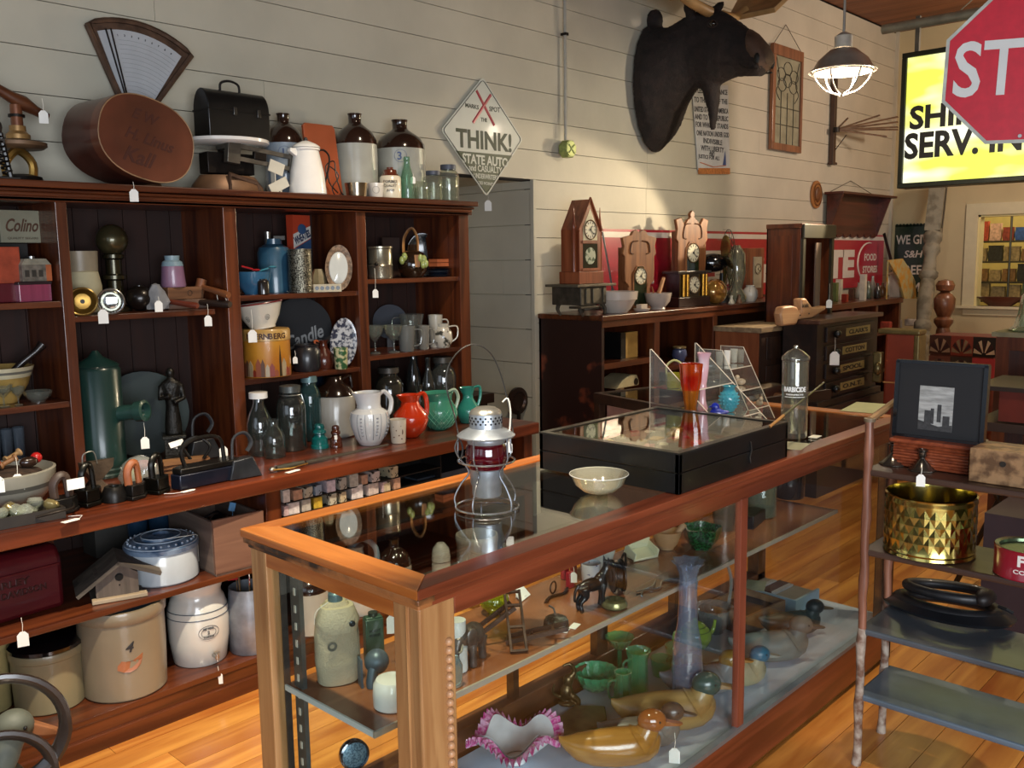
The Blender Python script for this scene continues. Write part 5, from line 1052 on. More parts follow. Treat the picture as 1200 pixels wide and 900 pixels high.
def pitcher(name, lab, u, y, w, h, prof, mt, hpts, hr, lip=0, rz=None, hm=None, spout=1):
    t, k = TH(name, lab, 'pitcher', u, y, zl, rz=rz)
    R_, H_ = w/2*k, h*k; zt = max(q[1] for q in prof)*H_
    def rm(a, z):
        f = max(0, z/zt-.72)/.28
        return 1+spout*(.34*f*max(0, math.cos(a-PI))**3)
    MB().lathe(fit(prof, R_, H_), 32, rmod=rm).build('body', mt, t)
    MB().tube(smooth_path([(x*R_, 0, z*H_) for x, z in hpts]), hr, 8, flat=1.25).build('handle', hm or mt, t)
    return t, k, R_, H_
PW = mat('d6d8d8', .2, var=.03, coat=.6)
PP = [(0, .02), (.5, .0), (.56, .02), (.72, .12), (.96, .36), (1, .5), (.94, .62), (.62, .7), (.58, .76), (.6, .9), (.66, 1), (.6, 1), (.52, .88), (.5, .76), (0, .7)]
t, k, R_, H_ = pitcher('white_pitcher', 'white ribbed ceramic pitcher with grey leaf relief and looped handle', 434, 3.17, 46, 62, PP, PW, [(.5, .9), (.85, .98), (1.22, .82), (1.15, .6), (.9, .52)], .0085, rz=-.25)
REL = mat('8d9298', .4, var=.1)
for i in range(8):
    a = -PI/2+(i-3.5)*.42
    pts = [((r_+.001)*math.cos(a), (r_+.001)*math.sin(a), z_) for r_, z_ in ((R_*.74, .13*H_), (R_*.9, .26*H_), (R_*.985, .4*H_), (R_*1.0, .52*H_), (R_*.93, .62*H_))]
    MB().tube(smooth_path(pts, 3), .0018 if i % 2 else .0012, 5).build('relief_line', REL, t)
    if i in (1, 3, 5):
        for j in range(6):
            z_ = (.22+.065*j)*H_; r_ = R_*(.86+.14*math.sin(min(1, j/3)*PI/2)); a2 = a+.21
            MB().ell((r_*math.cos(a2), r_*math.sin(a2), z_), (.006, .003, .0035), 8, 5).build('relief_leaf', REL, t)
t, k = TH('floral_tumbler', 'small white tumbler with sepia flower print, between white and orange pitchers', 'cup', 467, 3.10, zl)
MB().lathe(fit(CUPF, 10*k, 28*k), 22).build('body', mat('d2c7b4', .3, coat=.4, var=.04), t)
FLR = mat('6a5040', .5)
for i, (x, z_) in enumerate(((-5, 20), (-2, 16), (3, 21), (5, 14), (1, 10), (-5, 8), (4, 6))):
    MB().ell((x*k, -math.sqrt(max(0, (9.2*k)**2-(x*k)**2))-.0005, z_*k), (.0035, .001, .003 if i != 3 else .012), 8, 5).build('flower_print', FLR, t)
OP = [(0, .02), (.4, 0), (.46, .02), (.82, .18), (1, .4), (.95, .55), (.55, .74), (.46, .84), (.62, 1), (.56, 1), (.4, .86), (0, .8)]
pitcher('orange_pitcher', 'bright orange-red ceramic ball pitcher with loop handle', 482, 3.16, 42, 50, OP, mat('c2330f', .2, var=.05, coat=.8), [(.35, .95), (.8, 1.0), (.98, .8), (.95, .5), (.8, .35)], .009, rz=-.3)
GP_ = [(0, .02), (.42, 0), (.48, .02), (.85, .16), (1, .38), (.95, .58), (.72, .78), (.76, .92), (.84, 1), (.78, 1), (.64, .8), (0, .7)]
t, k, R_, H_ = pitcher('seafoam_pitcher', 'seafoam green pitcher with diamond basket-weave relief and pale handle', 515, 3.20, 42, 44, GP_, mat('3f8c72', .2, var=.1, sc=10, coat=.8), [(.6, .98), (1.0, 1.02), (1.2, .8), (1.0, .5)], .007, rz=-.3, hm=mat('a8bba4', .25, coat=.6), spout=1.6)
for sgn in (1, -1):
    for i in range(7):
        a0 = -PI/2-.9+i*.3; pts = []
        for j in range(7):
            z_ = (.06+.085*j); r_ = np.interp(z_, [0, .02, .16, .38, .58], [.48, .5, .85, 1, .95])*R_+.0008; a = a0+sgn*(j-3)*.16
            pts.append((r_*math.cos(a), r_*math.sin(a), z_*H_))
        MB().tube(pts, .0014, 4).build('relief_line', mat('6db297', .25, coat=.6), t)
pitcher('teal_pitcher', 'slim teal pitcher with tall neck, rightmost on the ledge', 549, 3.22, 28, 42, [(0, .02), (.6, 0), (.7, .02), (1, .25), (.9, .45), (.45, .68), (.42, .8), (.62, 1), (.55, 1), (.36, .82), (0, .8)], mat('2f8a7c', .2, var=.06, coat=.8), [(.5, .97), (1.1, .98), (1.15, .7), (.85, .42)], .006, rz=-.3)
# dim bottles at the back of bay 4
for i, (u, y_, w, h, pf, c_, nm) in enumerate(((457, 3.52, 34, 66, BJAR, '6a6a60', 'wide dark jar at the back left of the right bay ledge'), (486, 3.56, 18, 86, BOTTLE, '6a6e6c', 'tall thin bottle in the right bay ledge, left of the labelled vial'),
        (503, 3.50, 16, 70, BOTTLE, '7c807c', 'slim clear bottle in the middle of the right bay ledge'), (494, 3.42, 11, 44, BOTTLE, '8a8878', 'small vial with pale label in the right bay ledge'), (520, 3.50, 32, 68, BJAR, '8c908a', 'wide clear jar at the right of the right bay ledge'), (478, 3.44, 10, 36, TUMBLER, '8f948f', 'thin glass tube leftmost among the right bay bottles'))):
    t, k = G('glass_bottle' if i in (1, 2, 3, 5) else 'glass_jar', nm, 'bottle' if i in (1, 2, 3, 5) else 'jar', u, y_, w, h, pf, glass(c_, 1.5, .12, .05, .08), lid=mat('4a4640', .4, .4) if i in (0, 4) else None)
    if i == 3: MB().bx(-3*k, 3*k, -6*k, -5.6*k, 8*k, 15*k).build('paper_label', mat('c9c08f', .6), t, ang=0)
t, k = TH('small_brown_disc', 'small amber jar lid lying at the front of the right bay ledge', 'lid', 452, 3.38, zl)
MB().lathe([(0, 0), (12*k, 0), (13*k, 2*k), (13*k, 8*k), (11*k, 9*k), (0, 9*k)], 20).build('disc', mat('6a4a20', .3, coat=.4, var=.2), t)
# ================================================================ lower shelf (z .467)
z5, z6 = .467+E1, .122+E1
# burgundy metal trunk with raised words
p = at(64, 700, Z=z5)
t = thing('metal_trunk', 'burgundy metal saddle box with raised letters, far left of the lower shelf', 'box', (1.02, 3.28, z5), .06)
BUR = mat('4a0f16', .3, var=.12, sc=8, coat=.5, bump=.1)
MB().prism([(-.16, 0), (.15, 0), (.16, .05), (.155, .17), (.12, .215), (-.13, .215), (-.16, .17)], -.44, .0, 'yz', T=TR(.10, 0, 0) @ RZ(0)).build('body', BUR, t, bev=.02)
MB().bx(-.3, .085, -.166, -.155, .15, .158, T=RX(0)).build('ridge', BUR, t, bev=.002)
for s_, x_, z_ in (('HARLEY', -.08, .125), ('DAVIDSON', -.03, .09)): text(s_, .14, .022, mat('2a0609', .4), TR(x_, -.1605, z_), t, 'raised_letters', ext=.003)
ptag(t, 27, 749, Y=2.965, s=.032, up=.05)
# birdhouse
GW = wood('3a332c', '5c5348', 'x', .8, 20, coat=0); GWL = wood('8a7a64', 'b09c80', 'x', .7, 20, coat=0)
p = at(147, 700, Z=z5)+Vector((0, .05, 0)); k = dep(p)/FP
t = thing('birdhouse', 'weathered grey wooden birdhouse with round hole on a pale base board', 'birdhouse', p, -.32)
MB().bx(-.075, .06, -.055, .09, .012, .085).prism([(-.075, .085), (.06, .085), (.0, .125)], -.055, .09).build('body', wood('3e352d', '5c5046', 'z', .8, 24, coat=0), t, ang=0)
MB().bx(-.09, .085, -.075, -.045, 0, .014).build('base_board', GWL, t, bev=.002, ang=0)
MB().bx(-.09, .075, -.05, .1, 0, .012).build('base_board', GW, t, ang=0)
MB().bx(-.17, 0, -.075, .11, -.006, .006, T=TR(.004, 0, .132) @ RY(-.62)).build('roof_board', GW, t, ang=0)
MB().bx(0, .15, -.075, .11, -.006, .006, T=TR(-.004, 0, .132) @ RY(.42)).build('roof_board', GW, t, ang=0)
MB().cyl(.0135, .0548, .0562, 18, T=TR(.0, 0, .078) @ RX(PI/2)).build('entry_hole', mat('050404', 1, var=0), t, ang=0)
MB().cyl(.003, .055, .056, 8, T=TR(.0, 0, .05) @ RX(PI/2)).build('perch_hole', mat('050404', 1, var=0), t, ang=0)
# blue and white cheese crock
p = at(207, 683, Z=z5)+Vector((0, .10, 0)); k = dep(p)/FP
t = thing('lidded_crock', 'round grey-white crock with blue embossed lid, tied with white string', 'crock', p, 0)
MB().lathe([(0, 0), (38*k, 0), (40*k, 2*k), (40*k, 34*k), (39*k, 36*k)], 36).build('body', mat('b4bcc2', .25, var=.05, coat=.5), t)
LB = mat('7a8ea6', .3, col2='3c5876', sc=22, thr=(.4, .6), coat=.5)
o = MB().lathe([(39*k, 36*k), (41.5*k, 37*k), (42*k, 42*k), (34*k, 47*k), (22*k, 48*k), (21*k, 51*k), (10*k, 52*k), (8*k, 49*k), (0, 49*k)], 36).build('lid', LB, t)
for r_ in (40, 30, 22): MB().tube([(r_*k*math.cos(a), r_*k*math.sin(a), np.interp(r_, [22, 34, 42], [51, 47.6, 42.3])*k) for a in [2*PI*i/32 for i in range(32)]], .0022, 5, True).build('lid_ring', mat('a9b8c6', .3, coat=.4), o)
for a in [2*PI*i/28 for i in range(28)]: MB().ell((36.5*k*math.cos(a), 36.5*k*math.sin(a), 46.3*k), .0045, 6, 4).build('lid_bead', mat('aebccb', .3), o)
MB().tube(smooth_path([(-10*k, -20*k, 51*k), (20*k, -26*k, 50*k), (38*k, -14*k, 44*k), (41*k, -8*k, 30*k), (41*k, -8*k, 10*k)]), .0015, 4).build('string', STR, t)
for i, (u, w) in enumerate(((163, 24), (190, 30))):
    V('blue_mug', ('left dark blue mug behind the lidded crock', 'right dark blue mug behind the lidded crock')[i], 'mug', u, 3.50, z5, w, 66, CUPF, mat('26405a', .25, coat=.5, var=.1))
# wooden crate with iron contents
t = thing('wooden_crate', 'weathered wooden crate with reddish front board, at the right of the lower shelf', 'crate', (1.745, 3.06, z5), -.07)
CW = wood('5a4a42', '7c6a5e', 'y', .8, 16, coat=0); CWF = wood('5c3c2e', '84604c', 'x', .7, 14, coat=0)
MB().bx(-.13, .07, -.06, -.045, .0, .21).build('front_board', CWF, t, bev=.002, ang=0)
for x_ in (-.13, .057): MB().bx(x_, x_+.013, -.045, .33, .0, .2).build('side_board', CW, t, bev=.002, ang=0)
MB().bx(-.13, .07, .33, .345, 0, .2).build('back_board', CW, t, ang=0)
MB().bx(-.13, .07, -.06, .345, -.0, .008).build('bottom_board', CW, t, ang=0)
p = Vector((1.72, 3.16, z5+.009))
solo(MB().ell((0, 0, .09), (.055, .055, .09), 16, 10).tube(smooth_path([(-.09, -.05, .19), (-.03, -.04, .2), (.02, 0, .16)]), .004, 6), 'black_kettle', mat('0e0f12', .3, coat=.5, var=.2), 'round black kettle inside the wooden crate', 'kettle', p)
q = at(272, 594, Y=3.13); solo(MB().bx(-.012, .012, -.004, .004, -.016, .016, T=RY(.35)).bx(-.001, .001, -.001, .001, -.05, -.01), 'blue_tag', mat('7ab0e0', .3, coat=.5, var=0), 'bright blue tag poking up from the black kettle in the crate', 'tag', q, .2, ang=0)
# yellow box, grey box at the left rear of the lower shelf
solo(MB().bx(-.09, .09, -.06, .06, 0, .23), 'grey_box', mat('3a3834', .6, var=.1), 'dim tall box at the back of the lower shelf, between birdhouse and crock', 'box', (1.50, 3.62, z5), 0, ang=0)
# ================================================================ base shelf (z .122): crocks
def crock(u, vb, w, h, lab, mt, prof=CROCK, z=z6):
    p = at(u, vb, Z=z); k = dep(p)/FP; R_ = w/2*k; p = p+Vector((p.x, p.y, 0)).normalized()*R_
    t = thing('stoneware_crock', lab, 'crock', p, face(p)); k = dep(p)/FP; R_ = w/2*k; H_ = h*k
    MB().lathe(fit(prof, R_, H_), 40).build('body', mt, t)
    return t, k, R_, H_
STN = mat('82755f', .35, var=.1, sc=4, coat=.35)
t, k, R_, H_ = crock(149, 823, 95, 104, 'large tan stoneware crock marked with a number 4 over a brown leaf', STN)
text('4', None, .036, mat('1d1a18', .5), TR(0, 0, H_*.62) @ RZ(.15), t, 'number_mark', shear=.3, wrap=R_+.0012)
lf_ = MB().prism([(-.04, 0), (-.02, -.01), (0, -.013), (.02, -.006), (.035, .008), (.042, .026), (.045, .045), (.025, .034), (.01, .026), (-.01, .026), (-.025, .03), (-.038, .015)], -.0012, .0006); lf_.v = wrapv(lf_.v, R_+.0002)
MB().add(lf_.v, lf_.f, 0, TR(0, 0, H_*.38) @ RZ(.12)).build('leaf_mark', mat('9a5f3c', .4, var=.15), t, ang=0)
MB().lathe([(0, 0), (R_*.9, 0), (R_*.9, .006), (0, .01)], 36, T=TR(0, 0, H_*.955)).build('lid', mat('46525c', .4, var=.15), t)
t, k, R_, H_ = crock(61, 838, 77, 70, 'squat tan crock with glossy black lid, left of the number 4 crock', mat('857a5c', .4, var=.1, sc=4, coat=.3))
MB().lathe([(0, 0), (R_*.98, 0), (R_*1.06, .004), (R_*1.06, .016), (R_*.95, .02), (R_*.4, .026), (0, .026)], 36, T=TR(0, 0, H_*1.0)).build('lid', mat('0e0d0f', .15, coat=.8, var=.2), t)
t, k, R_, H_ = crock(-8, 838, 44, 80, 'pale yellow crock cut by the left edge, beside the black-lidded crock', mat('a89a68', .4, var=.1, coat=.3))
JM = [mat('b9b6ae', .25, var=.05, coat=.5), mat('2a1a14', .15, coat=.8)]
crock(365, 747, 44, 80, 'brown-shouldered white jug on the base shelf, seen through the end glass of the case', JM, prof=JUG)
t, k, R_, H_ = crock(420, 724, 48, 78, 'round white stoneware jug with blue-grey handle, seen through the end glass of the case', mat('c4c2bc', .25, var=.04, coat=.5), prof=[(0, 0), (.9, 0), (1, .1), (1, .5), (.8, .75), (.4, .85), (.35, .95), (.4, 1), (0, 1)])
MB().tube(smooth_path([(-.3*R_, 0, H_*.95), (.3*R_, 0, H_*1.1), (.95*R_, 0, H_*.95), (.98*R_, 0, H_*.6)]), .012, 8).build('handle', mat('8496a6', .3, coat=.5), t)
crock(464, 716, 40, 80, 'brown-topped jug with blue mark on the base shelf behind the case', JM, prof=JUG)
t, k, R_, H_ = crock(518, 700, 22, 62, 'slim domed white jar with one dark band on the base shelf behind the case', mat('b0ada4', .3, coat=.4), prof=[(0, 0), (.95, 0), (1, .05), (1, .75), (.85, .9), (.4, 1), (0, 1)])
MB().tube([(R_*1.005*math.cos(a), R_*1.005*math.sin(a), H_*.66) for a in [2*PI*i/24 for i in range(24)]], .0016, 4, True).build('dark_band', DKM, t)
crock(560, 692, 48, 60, 'plain white crock at the right end of the base shelf behind the case', mat('a8a59c', .3, coat=.4))
# water cooler
p = at(236, 784, Z=z6); k = dep(p)/FP; R_ = 34*k; p = p+Vector((p.x, p.y, 0)).normalized()*R_
t = thing('water_cooler', 'white stoneware water cooler with two blue bands, oval stamp and small spigot', 'water cooler', p, face(p)); k = dep(p)/FP; R_ = 34.5*k; H_ = 95*k
MB().lathe(fit([(0, 0), (.82, 0), (.87, .02), (.98, .3), (1, .5), (.98, .66), (.86, .80), (.79, .84), (.8, .9), (.86, .96), (.84, 1), (.76, 1), (.72, .86), (.8, .4), (0, .3)], R_, H_), 44).build('body', mat('d3d3cb', .2, var=.03, coat=.6), t)
for z_ in (.60, .68): MB().tube([(R_*(.992 if z_ < .65 else .975)*math.cos(a), R_*(.992 if z_ < .65 else .975)*math.sin(a), z_*H_) for a in [2*PI*i/44 for i in range(44)]], .0016, 5, True).build('blue_band', mat('27384c', .3), t)
SM = mat('33404a', .5)
ox, oz = R_*.30, H_*.44
def wr(x, z): return (x, -math.sqrt(R_**2-x**2)-.0012, z)
for f_ in (1, .72): MB().tube([wr(ox+f_*11*k*math.cos(a), oz+f_*8*k*math.sin(a)) for a in [2*PI*i/28 for i in range(28)]], .0008, 4, True).build('stamp_ring', SM, t)
text('RED WING', 12*k, 2.6*k, SM, TR(*wr(ox, oz+4.6*k)) @ RZ(.3), t, 'stamp_words'); text('2', None, 4*k, SM, TR(*wr(ox, oz)) @ RZ(.3), t, 'stamp_number'); text('STONEWARE', 12*k, 2.4*k, SM, TR(*wr(ox, oz-4.6*k)) @ RZ(.3), t, 'stamp_words')
T = TR(*wr(R_*.42, 14*k)) @ RZ(.4)
o = MB().tube([(0, 0, 0), (0, -.03, 0)], .009, 10, T=T).tube([(0, -.026, .012), (0, -.026, -.016)], .005, 8, T=T).tube([(-.011, -.024, .015), (.011, -.024, .015)], .0035, 8, T=T).build('spigot', STEEL, t)
ptag(t, 256, 795, Y=2.99, s=.03, up=.03)
# galvanised bucket with small flags
p = at(296, 770, Z=z6); k = dep(p)/FP; R_ = 26*k; p = p+Vector((p.x, p.y, 0)).normalized()*R_*1.1
t = thing('galvanised_can', 'galvanised metal can holding small American flags, behind the case corner post', 'can', p, face(p)); k = dep(p)/FP; R_ = 26*k; H_ = 76*k
MB().lathe(fit([(0, 0), (.93, 0), (.96, .02), (1, .72), (.92, .82), (.88, 1), (.84, 1), (.86, .5), (0, .3)], R_, H_), 32).build('body', mat('8e939c', .4, .5, var=.2, sc=18), t)
rr = random.Random(3)
FB = mat('1c2c6a', .6, col2='c8ccd8', sc=90, thr=(.6, .66)); FRD = mat('a41e2a', .6, var=.1); FWH = mat('cfd0d4', .6)
for i in range(9):
    a = i*2.4; x_, y_ = .035*math.cos(a), .035*math.sin(a); tz = H_+rr.uniform(.03, .06)
    f_ = thing('paper_flag', ('small stars and stripes flag at the %s of the bunch in the galvanised can' % ('far left', 'left back', 'front left', 'middle', 'front', 'back', 'right front', 'right back', 'far right')[i]), 'flag', p+Vector((x_, y_, H_*.4)), 0, 'flags in the galvanised can')
    MB().tube([(0, 0, 0), (x_*.4, y_*.4, tz-H_*.4+.03)], .0018, 5).build('stick', mat('8a6a44', .6), f_)
    T = TR(x_*.4, y_*.4, tz-H_*.4) @ RZ(a) @ RY(.4*math.sin(i*3))
    MB().bx(0, .022, -.001, .001, .006, .028, T=T).build('blue_field', FB, f_, ang=0)
    for s_ in range(4): MB().bx(0 if s_ < 1 else .022, .045, -.001, .001, -.012+.01*s_, -.003+.01*s_, T=T).build('stripe', (FRD, FWH)[s_ % 2], f_, ang=0)
# duck decoy and barrel hoops at the lower left corner
p = at(8, 905, Z=.25); 
t = thing('duck_decoy', 'old painted wooden duck decoy with orange bill inside a black wire hoop, lower left corner', 'decoy', (.79, 2.22, .0), 0)
DG = mat('5d6054', .6, var=.25, sc=8, bump=.3)
c = at(16, 852, Y=2.3)-t.location
MB().ell(tuple(c), (.046, .045, .043), 18, 12).tube(smooth_path([tuple(c+Vector((-.01, 0, -.02))), tuple(c+Vector((-.03, 0, -.07))), tuple(c+Vector((-.06, .02, -.13)))]), [.035]*9, 12).ell(tuple(c+Vector((-.08, .05, -.17))), (.12, .15, .09), 18, 10).build('body', DG, t, remesh=.006)
MB().loft([[tuple(c+Vector(q)) for q in r_] for r_ in ([(.03, -.022, .008), (.03, .022, .008), (.03, .022, -.028), (.03, -.022, -.028)], [(.07, -.017, -.02), (.07, .017, -.02), (.066, .017, -.045), (.066, -.017, -.045)], [(.105, -.014, -.046), (.105, .014, -.046), (.10, .014, -.056), (.10, -.014, -.056)])]).build('bill', mat('9a6440', .5, var=.2), t, bev=.004)
MB().ell(tuple(c+Vector((.012, -.043, .008))), .005, 8, 6).build('eye', BLK, t)
MB().bx(-.2, .05, -.06, .18, 0, c.z-.22).build('stand', mat('2a2019', .7), t)
for i, (u, v, r_, nm) in enumerate(((0, 861, .135, 'black bentwood hoop standing around the duck decoy'), (0, 915, .11, 'lower worn hoop cut by the bottom left corner'))):
    c2 = at(u, v, Y=2.22)
    mb = MB().tube([(r_*math.cos(a)*(1.0), 0, r_*math.sin(a)*.98) for a in [2*PI*k_/40 for k_ in range(40)]], .010, 8, True, flat=1.8, T=RZ(-.3)).tube([(-.04, 0, -r_-c2.z*.0), (-.04, .0, -c2.z)], .006, 6)
    solo(mb, 'wooden_hoop', mat('2a211b', .3, var=.3, sc=8, coat=.5), nm, 'hoop', c2, 0)
# ================================================================ block cubbies under the ledge: picture blocks
rr = random.Random(11)
BZ_ = [at(400, 573, Y=3.02).z, at(400, 588, Y=3.02).z]
BC = ['c4bdb6', 'b08a72', 'b8b4a2', '8fa0b2', 'c6bcc8', 'a8a49a', 'c2b4ae', 'b8a0a0', 'b89a30', 'c8c2c0', 'b9ab8c']
t = thing('block_rack', 'dark open rack of small square compartments under the ledge, behind the case', 'rack', (1.93, 3.02, z5), 0)
RK = mat('120d0c', .6, var=.2)
MB().bx(0, .80, .12, .13, 0, .27).bx(0, .80, 0, .13, -.0, .006).build('back', RK, t, ang=0)
for z_ in BZ_+[BZ_[1]-.05]: MB().bx(0, .80, -.015, .12, z_-z5-.004, z_-z5).build('rack_shelf', RK, t, ang=0)
for x_ in (0, .795): MB().bx(x_, x_+.005, -.01, .12, 0, .27).build('rack_side', RK, t, ang=0)
lay = [  # u, v of block centre, size px, colour
 (333, 586, 9, 15, 0), (346, 580, 12, 12, 1), (358, 574, 12, 12, 2), (370, 573, 9, 12, 3), (385, 571, 12, 14, 4), (399, 569, 10, 14, 5), (412, 565, 12, 15, 5), (424, 561, 9, 11, 1), (437, 557, 12, 12, 6), (459, 556, 11, 13, 10),
 (342, 597, 14, 14, 9), (356, 592, 12, 14, 5), (370, 589, 11, 13, 8), (387, 588, 10, 13, 2), (399, 584, 9, 12, 10), (416, 579, 15, 16, 9), (434, 572, 16, 14, 6), (447, 566, 8, 12, 7), (462, 568, 10, 13, 1), (450, 577, 11, 10, 10), (333, 600, 6, 12, 7)]
for i, (u, v, w, h, ci) in enumerate(lay):
    p = at(u, v, Y=3.025); k = dep(p)/FP
    mt_ = mat(BC[ci % len(BC)], .6, col2='26221e', sc=46, thr=(.56, .6)) if i in (2, 3, 5, 8, 9, 13, 14) else mat(BC[ci % len(BC)], .6, var=.22, sc=60)
    nm = '%s' % ('printing block with %s face, %s row, %s' % (('white', 'tan', 'cream', 'blue-grey', 'lilac', 'grey', 'pink', 'rose', 'mustard', 'pale grey', 'beige')[ci], 'upper' if i < 10 else 'lower', ('at the left end', 'next to the left end', 'left of centre', 'near the blue one', 'left middle', 'middle', 'right of middle', 'toward the right', 'near the right end', 'at the right end')[i % 10] if i < 20 else 'behind the case rail'))
    h2 = h/2*k
    pt = Vector((p.x, p.y, BZ_[0 if i < 10 else 1]+.001))
    solo(MB().bx(-w/2*k, w/2*k, -.02, .06, 0, 2*h2), 'printing_block', mt_, nm.replace('  ', ' '), 'block', pt, rr.uniform(-.12, .12), 'small square blocks under the ledge', bev=.0015, ang=0)
# dark slate-topped box right of the blocks
p = at(520, 555, Y=3.15)
solo(MB().bx(-.25, .3, -.1, .3, 0, .035).bx(-.25, .3, -.1, .3, -(p.z-z5), 0, 1), 'slate_box', [mat('39414c', .4, var=.2, sc=10), mat('1a1714', .6)], 'blue-grey slate slab on a dark box under the ledge at the right', 'box', p, 0, ang=0)
# ================================================================ alcove beside the bookcase
t = thing('letter_press', 'dark wooden cased machine with a round iron disc standing in the wall alcove', 'machine', (3.80, 4.0, 0), 0)
DKW = wood('1d110b', '342014', 'x', .5, 12)
a = at(600, 455, Y=3.98)
MB().bx(-.40, .18, -.05, .30, 0, a.z-.06).build('cabinet', DKW, t, bev=.004, ang=0)
MB().bx(-.44, .22, -.07, .32, a.z-.06, a.z+.0).build('top', DKW, t, bev=.004, ang=0)
c = at(608, 470, Y=3.85)-t.location
MB().lathe([(0, -.03), (.07, -.03), (.085, -.02), (.085, .0), (.06, .005), (.05, -.005), (0, -.005)], 26, T=TR(*c) @ RX(PI/2)).build('iron_disc', mat('3c2c26', .35, .6, var=.2), t)
MB().tube([(c.x, c.y, c.z-.06), (c.x-.01, c.y, .55)], .012, 8).build('rod', IRON, t)
p = at(604, 541, Y=3.6); solo(MB().bx(-.06, .06, -.04, .04, -.03, .03).bx(-.05, .05, -.03, .03, -p.z, -.03), 'orange_crate', wood('a8562c', 'c47448', 'x', .5, 10, coat=0), 'orange wooden box just behind the case, right of the red lantern', 'crate', p, 0, ang=0)
# ================================================================ on top of the display case
ZG = .9765
GALV = mat('aab2ba', .36, .78, var=.12, sc=30); GALVD = mat('4c4a48', .35, .7, var=.2)
p = at(571, 594, Z=ZG); k = dep(p)/FP
t = thing('railroad_lantern', 'railroad lantern with dark red glass globe, wire guard and tall bail, on the case glass', 'lantern', p, face(p))
MB().lathe([(0, 14*k), (16*k, 14*k), (17*k, 16*k), (17*k, 26*k), (19*k, 30*k), (20*k, 46*k), (22*k, 48*k), (0, 48*k)], 32).build('fount', GALV, t)
RG = mat('5c0514', .06, var=.25, sc=4, coat=1, trans=.25)
MB().lathe([(20*k, 47*k)]+[(r_*k, z_*k) for z_ in range(48, 78, 3) for r_ in ((22.5+2.2*math.sin((z_-48)/29*PI)) - .5*((z_//3) % 2),)]+[(20*k, 78*k)], 36).build('globe', RG, t)
o = MB().lathe([(21*k, 76*k), (22.5*k, 79*k), (22.5*k, 82*k), (33*k, 84*k), (34*k, 86*k), (30*k, 89*k), (21*k, 94*k), (19*k, 95*k)], 36).build('brim', GALV, t)
MB().lathe([(19*k, 93*k), (19*k, 111*k), (18.5*k, 112*k)], 36).build('vent', GALV, t)
MB().lathe([(19*k, 111.5*k), (17*k, 115*k), (11*k, 118.5*k), (0, 120*k)], 36).build('dome', mat('a8a59c', .3, .8, var=.15, sc=20), t)
HO = MB().cyl(1.3*k, -.0006, .0006, 8, T=RX(PI/2)).mesh('vent_hole', mat('0c0c10', .8, var=0), 0)
for r_ in range(3):
    for i in range(20):
        a = 2*PI*(i+.5*(r_ % 2))/20
        h_ = bpy.data.objects.new('vent_hole', HO); COL.objects.link(h_); h_.parent = t
        h_.location = (19.1*k*math.cos(a), 19.1*k*math.sin(a), (101+r_*3.3)*k); h_.rotation_euler = (0, 0, a+PI/2)
WR = mat('b9bcc0', .25, .9, var=.1)
ring = lambda r_, z_: [(r_*k*math.cos(2*PI*i/32), r_*k*math.sin(2*PI*i/32), z_*k) for i in range(32)]
MB().tube(ring(37, 1.2), 1.2*k, 6, True).build('base_ring', WR, t)
MB().tube(ring(33, 56), 1.1*k, 6, True).build('guard_ring', WR, t)
for i in range(5):
    a = 2*PI*i/5+.5
    MB().tube(smooth_path([(r_*k*math.cos(a), r_*k*math.sin(a), z_*k) for r_, z_ in ((37, 1), (38, 12), (30, 28), (21, 40), (25, 50), (33, 60), (33, 72), (33, 85))]), 1.1*k, 6).build('guard_wire', WR, t)
a = .0
MB().tube(smooth_path([(-32*k, 0, 86*k), (-36*k, 0, 110*k), (-44*k, .0, 140*k), (-42*k, .01, 165*k), (-28*k, .02, 184*k), (-10*k, .03, 190*k), (8*k, .035, 178*k), (20*k, .03, 150*k), (27*k, .02, 118*k), (32*k, 0, 86*k)]), .9*k, 6).build('bail', mat('5c5a56', .3, .8), t)
MB().tube(smooth_path([(-31*k, -.01, 84*k), (-36*k, -.012, 72*k), (-30*k, -.02, 60*k), (-27*k, -.014, 72*k), (-31*k, -.01, 84*k)]), 1.1*k, 5).build('bail_loop', mat('5c5a56', .3, .8), t)
MB().tube(smooth_path([(20*k, 0, 124*k), (26*k, 0, 128*k), (29*k, 0, 112*k), (27*k, 0, 84*k)]), .9*k, 5).build('string', STR, t)
ptag(t, 597, 522, p=at(596, 524, Y=1.66), s=.02, up=.02)
# frosted bowl with a crystal
p = at(702, 577, Z=ZG); k = dep(p)/FP
t = thing('glass_bowl', 'frosted glass bowl glowing with lamp light on the case, in front of the black box', 'bowl', p, 0)
FG = glass('f4f0dc', 1.4, .22, .08, .12)
MB().lathe([(0, .002), (12*k, .0), (20*k, 3*k), (29*k, 11*k), (34*k, 22*k), (34.6*k, 22.5*k), (34*k, 23*k), (28*k, 12*k), (19*k, 4.5*k), (0, 2*k)], 40).build('body', FG, t)
MB().tube([(34.4*k*math.cos(a), 34.4*k*math.sin(a), 22.6*k) for a in [2*PI*i/40 for i in range(40)]], .0012, 5, True).build('rim', mat('dcdcd4', .2, coat=.5, var=0), t)
rr = random.Random(2)
solo(MB().lathe([(0, 0), (.012, .004), (.016, .012), (.010, .024), (.004, .03), (0, .03)], 9, rmod=lambda a, z: 1+.3*math.sin(3*a+z*300)), 'crystal', glass('e0d0d8', 2, .5, .1, .15), 'small pale pink crystal heaped inside the frosted bowl', 'crystal', p+Vector((-.004, .0, .006)), ang=0)
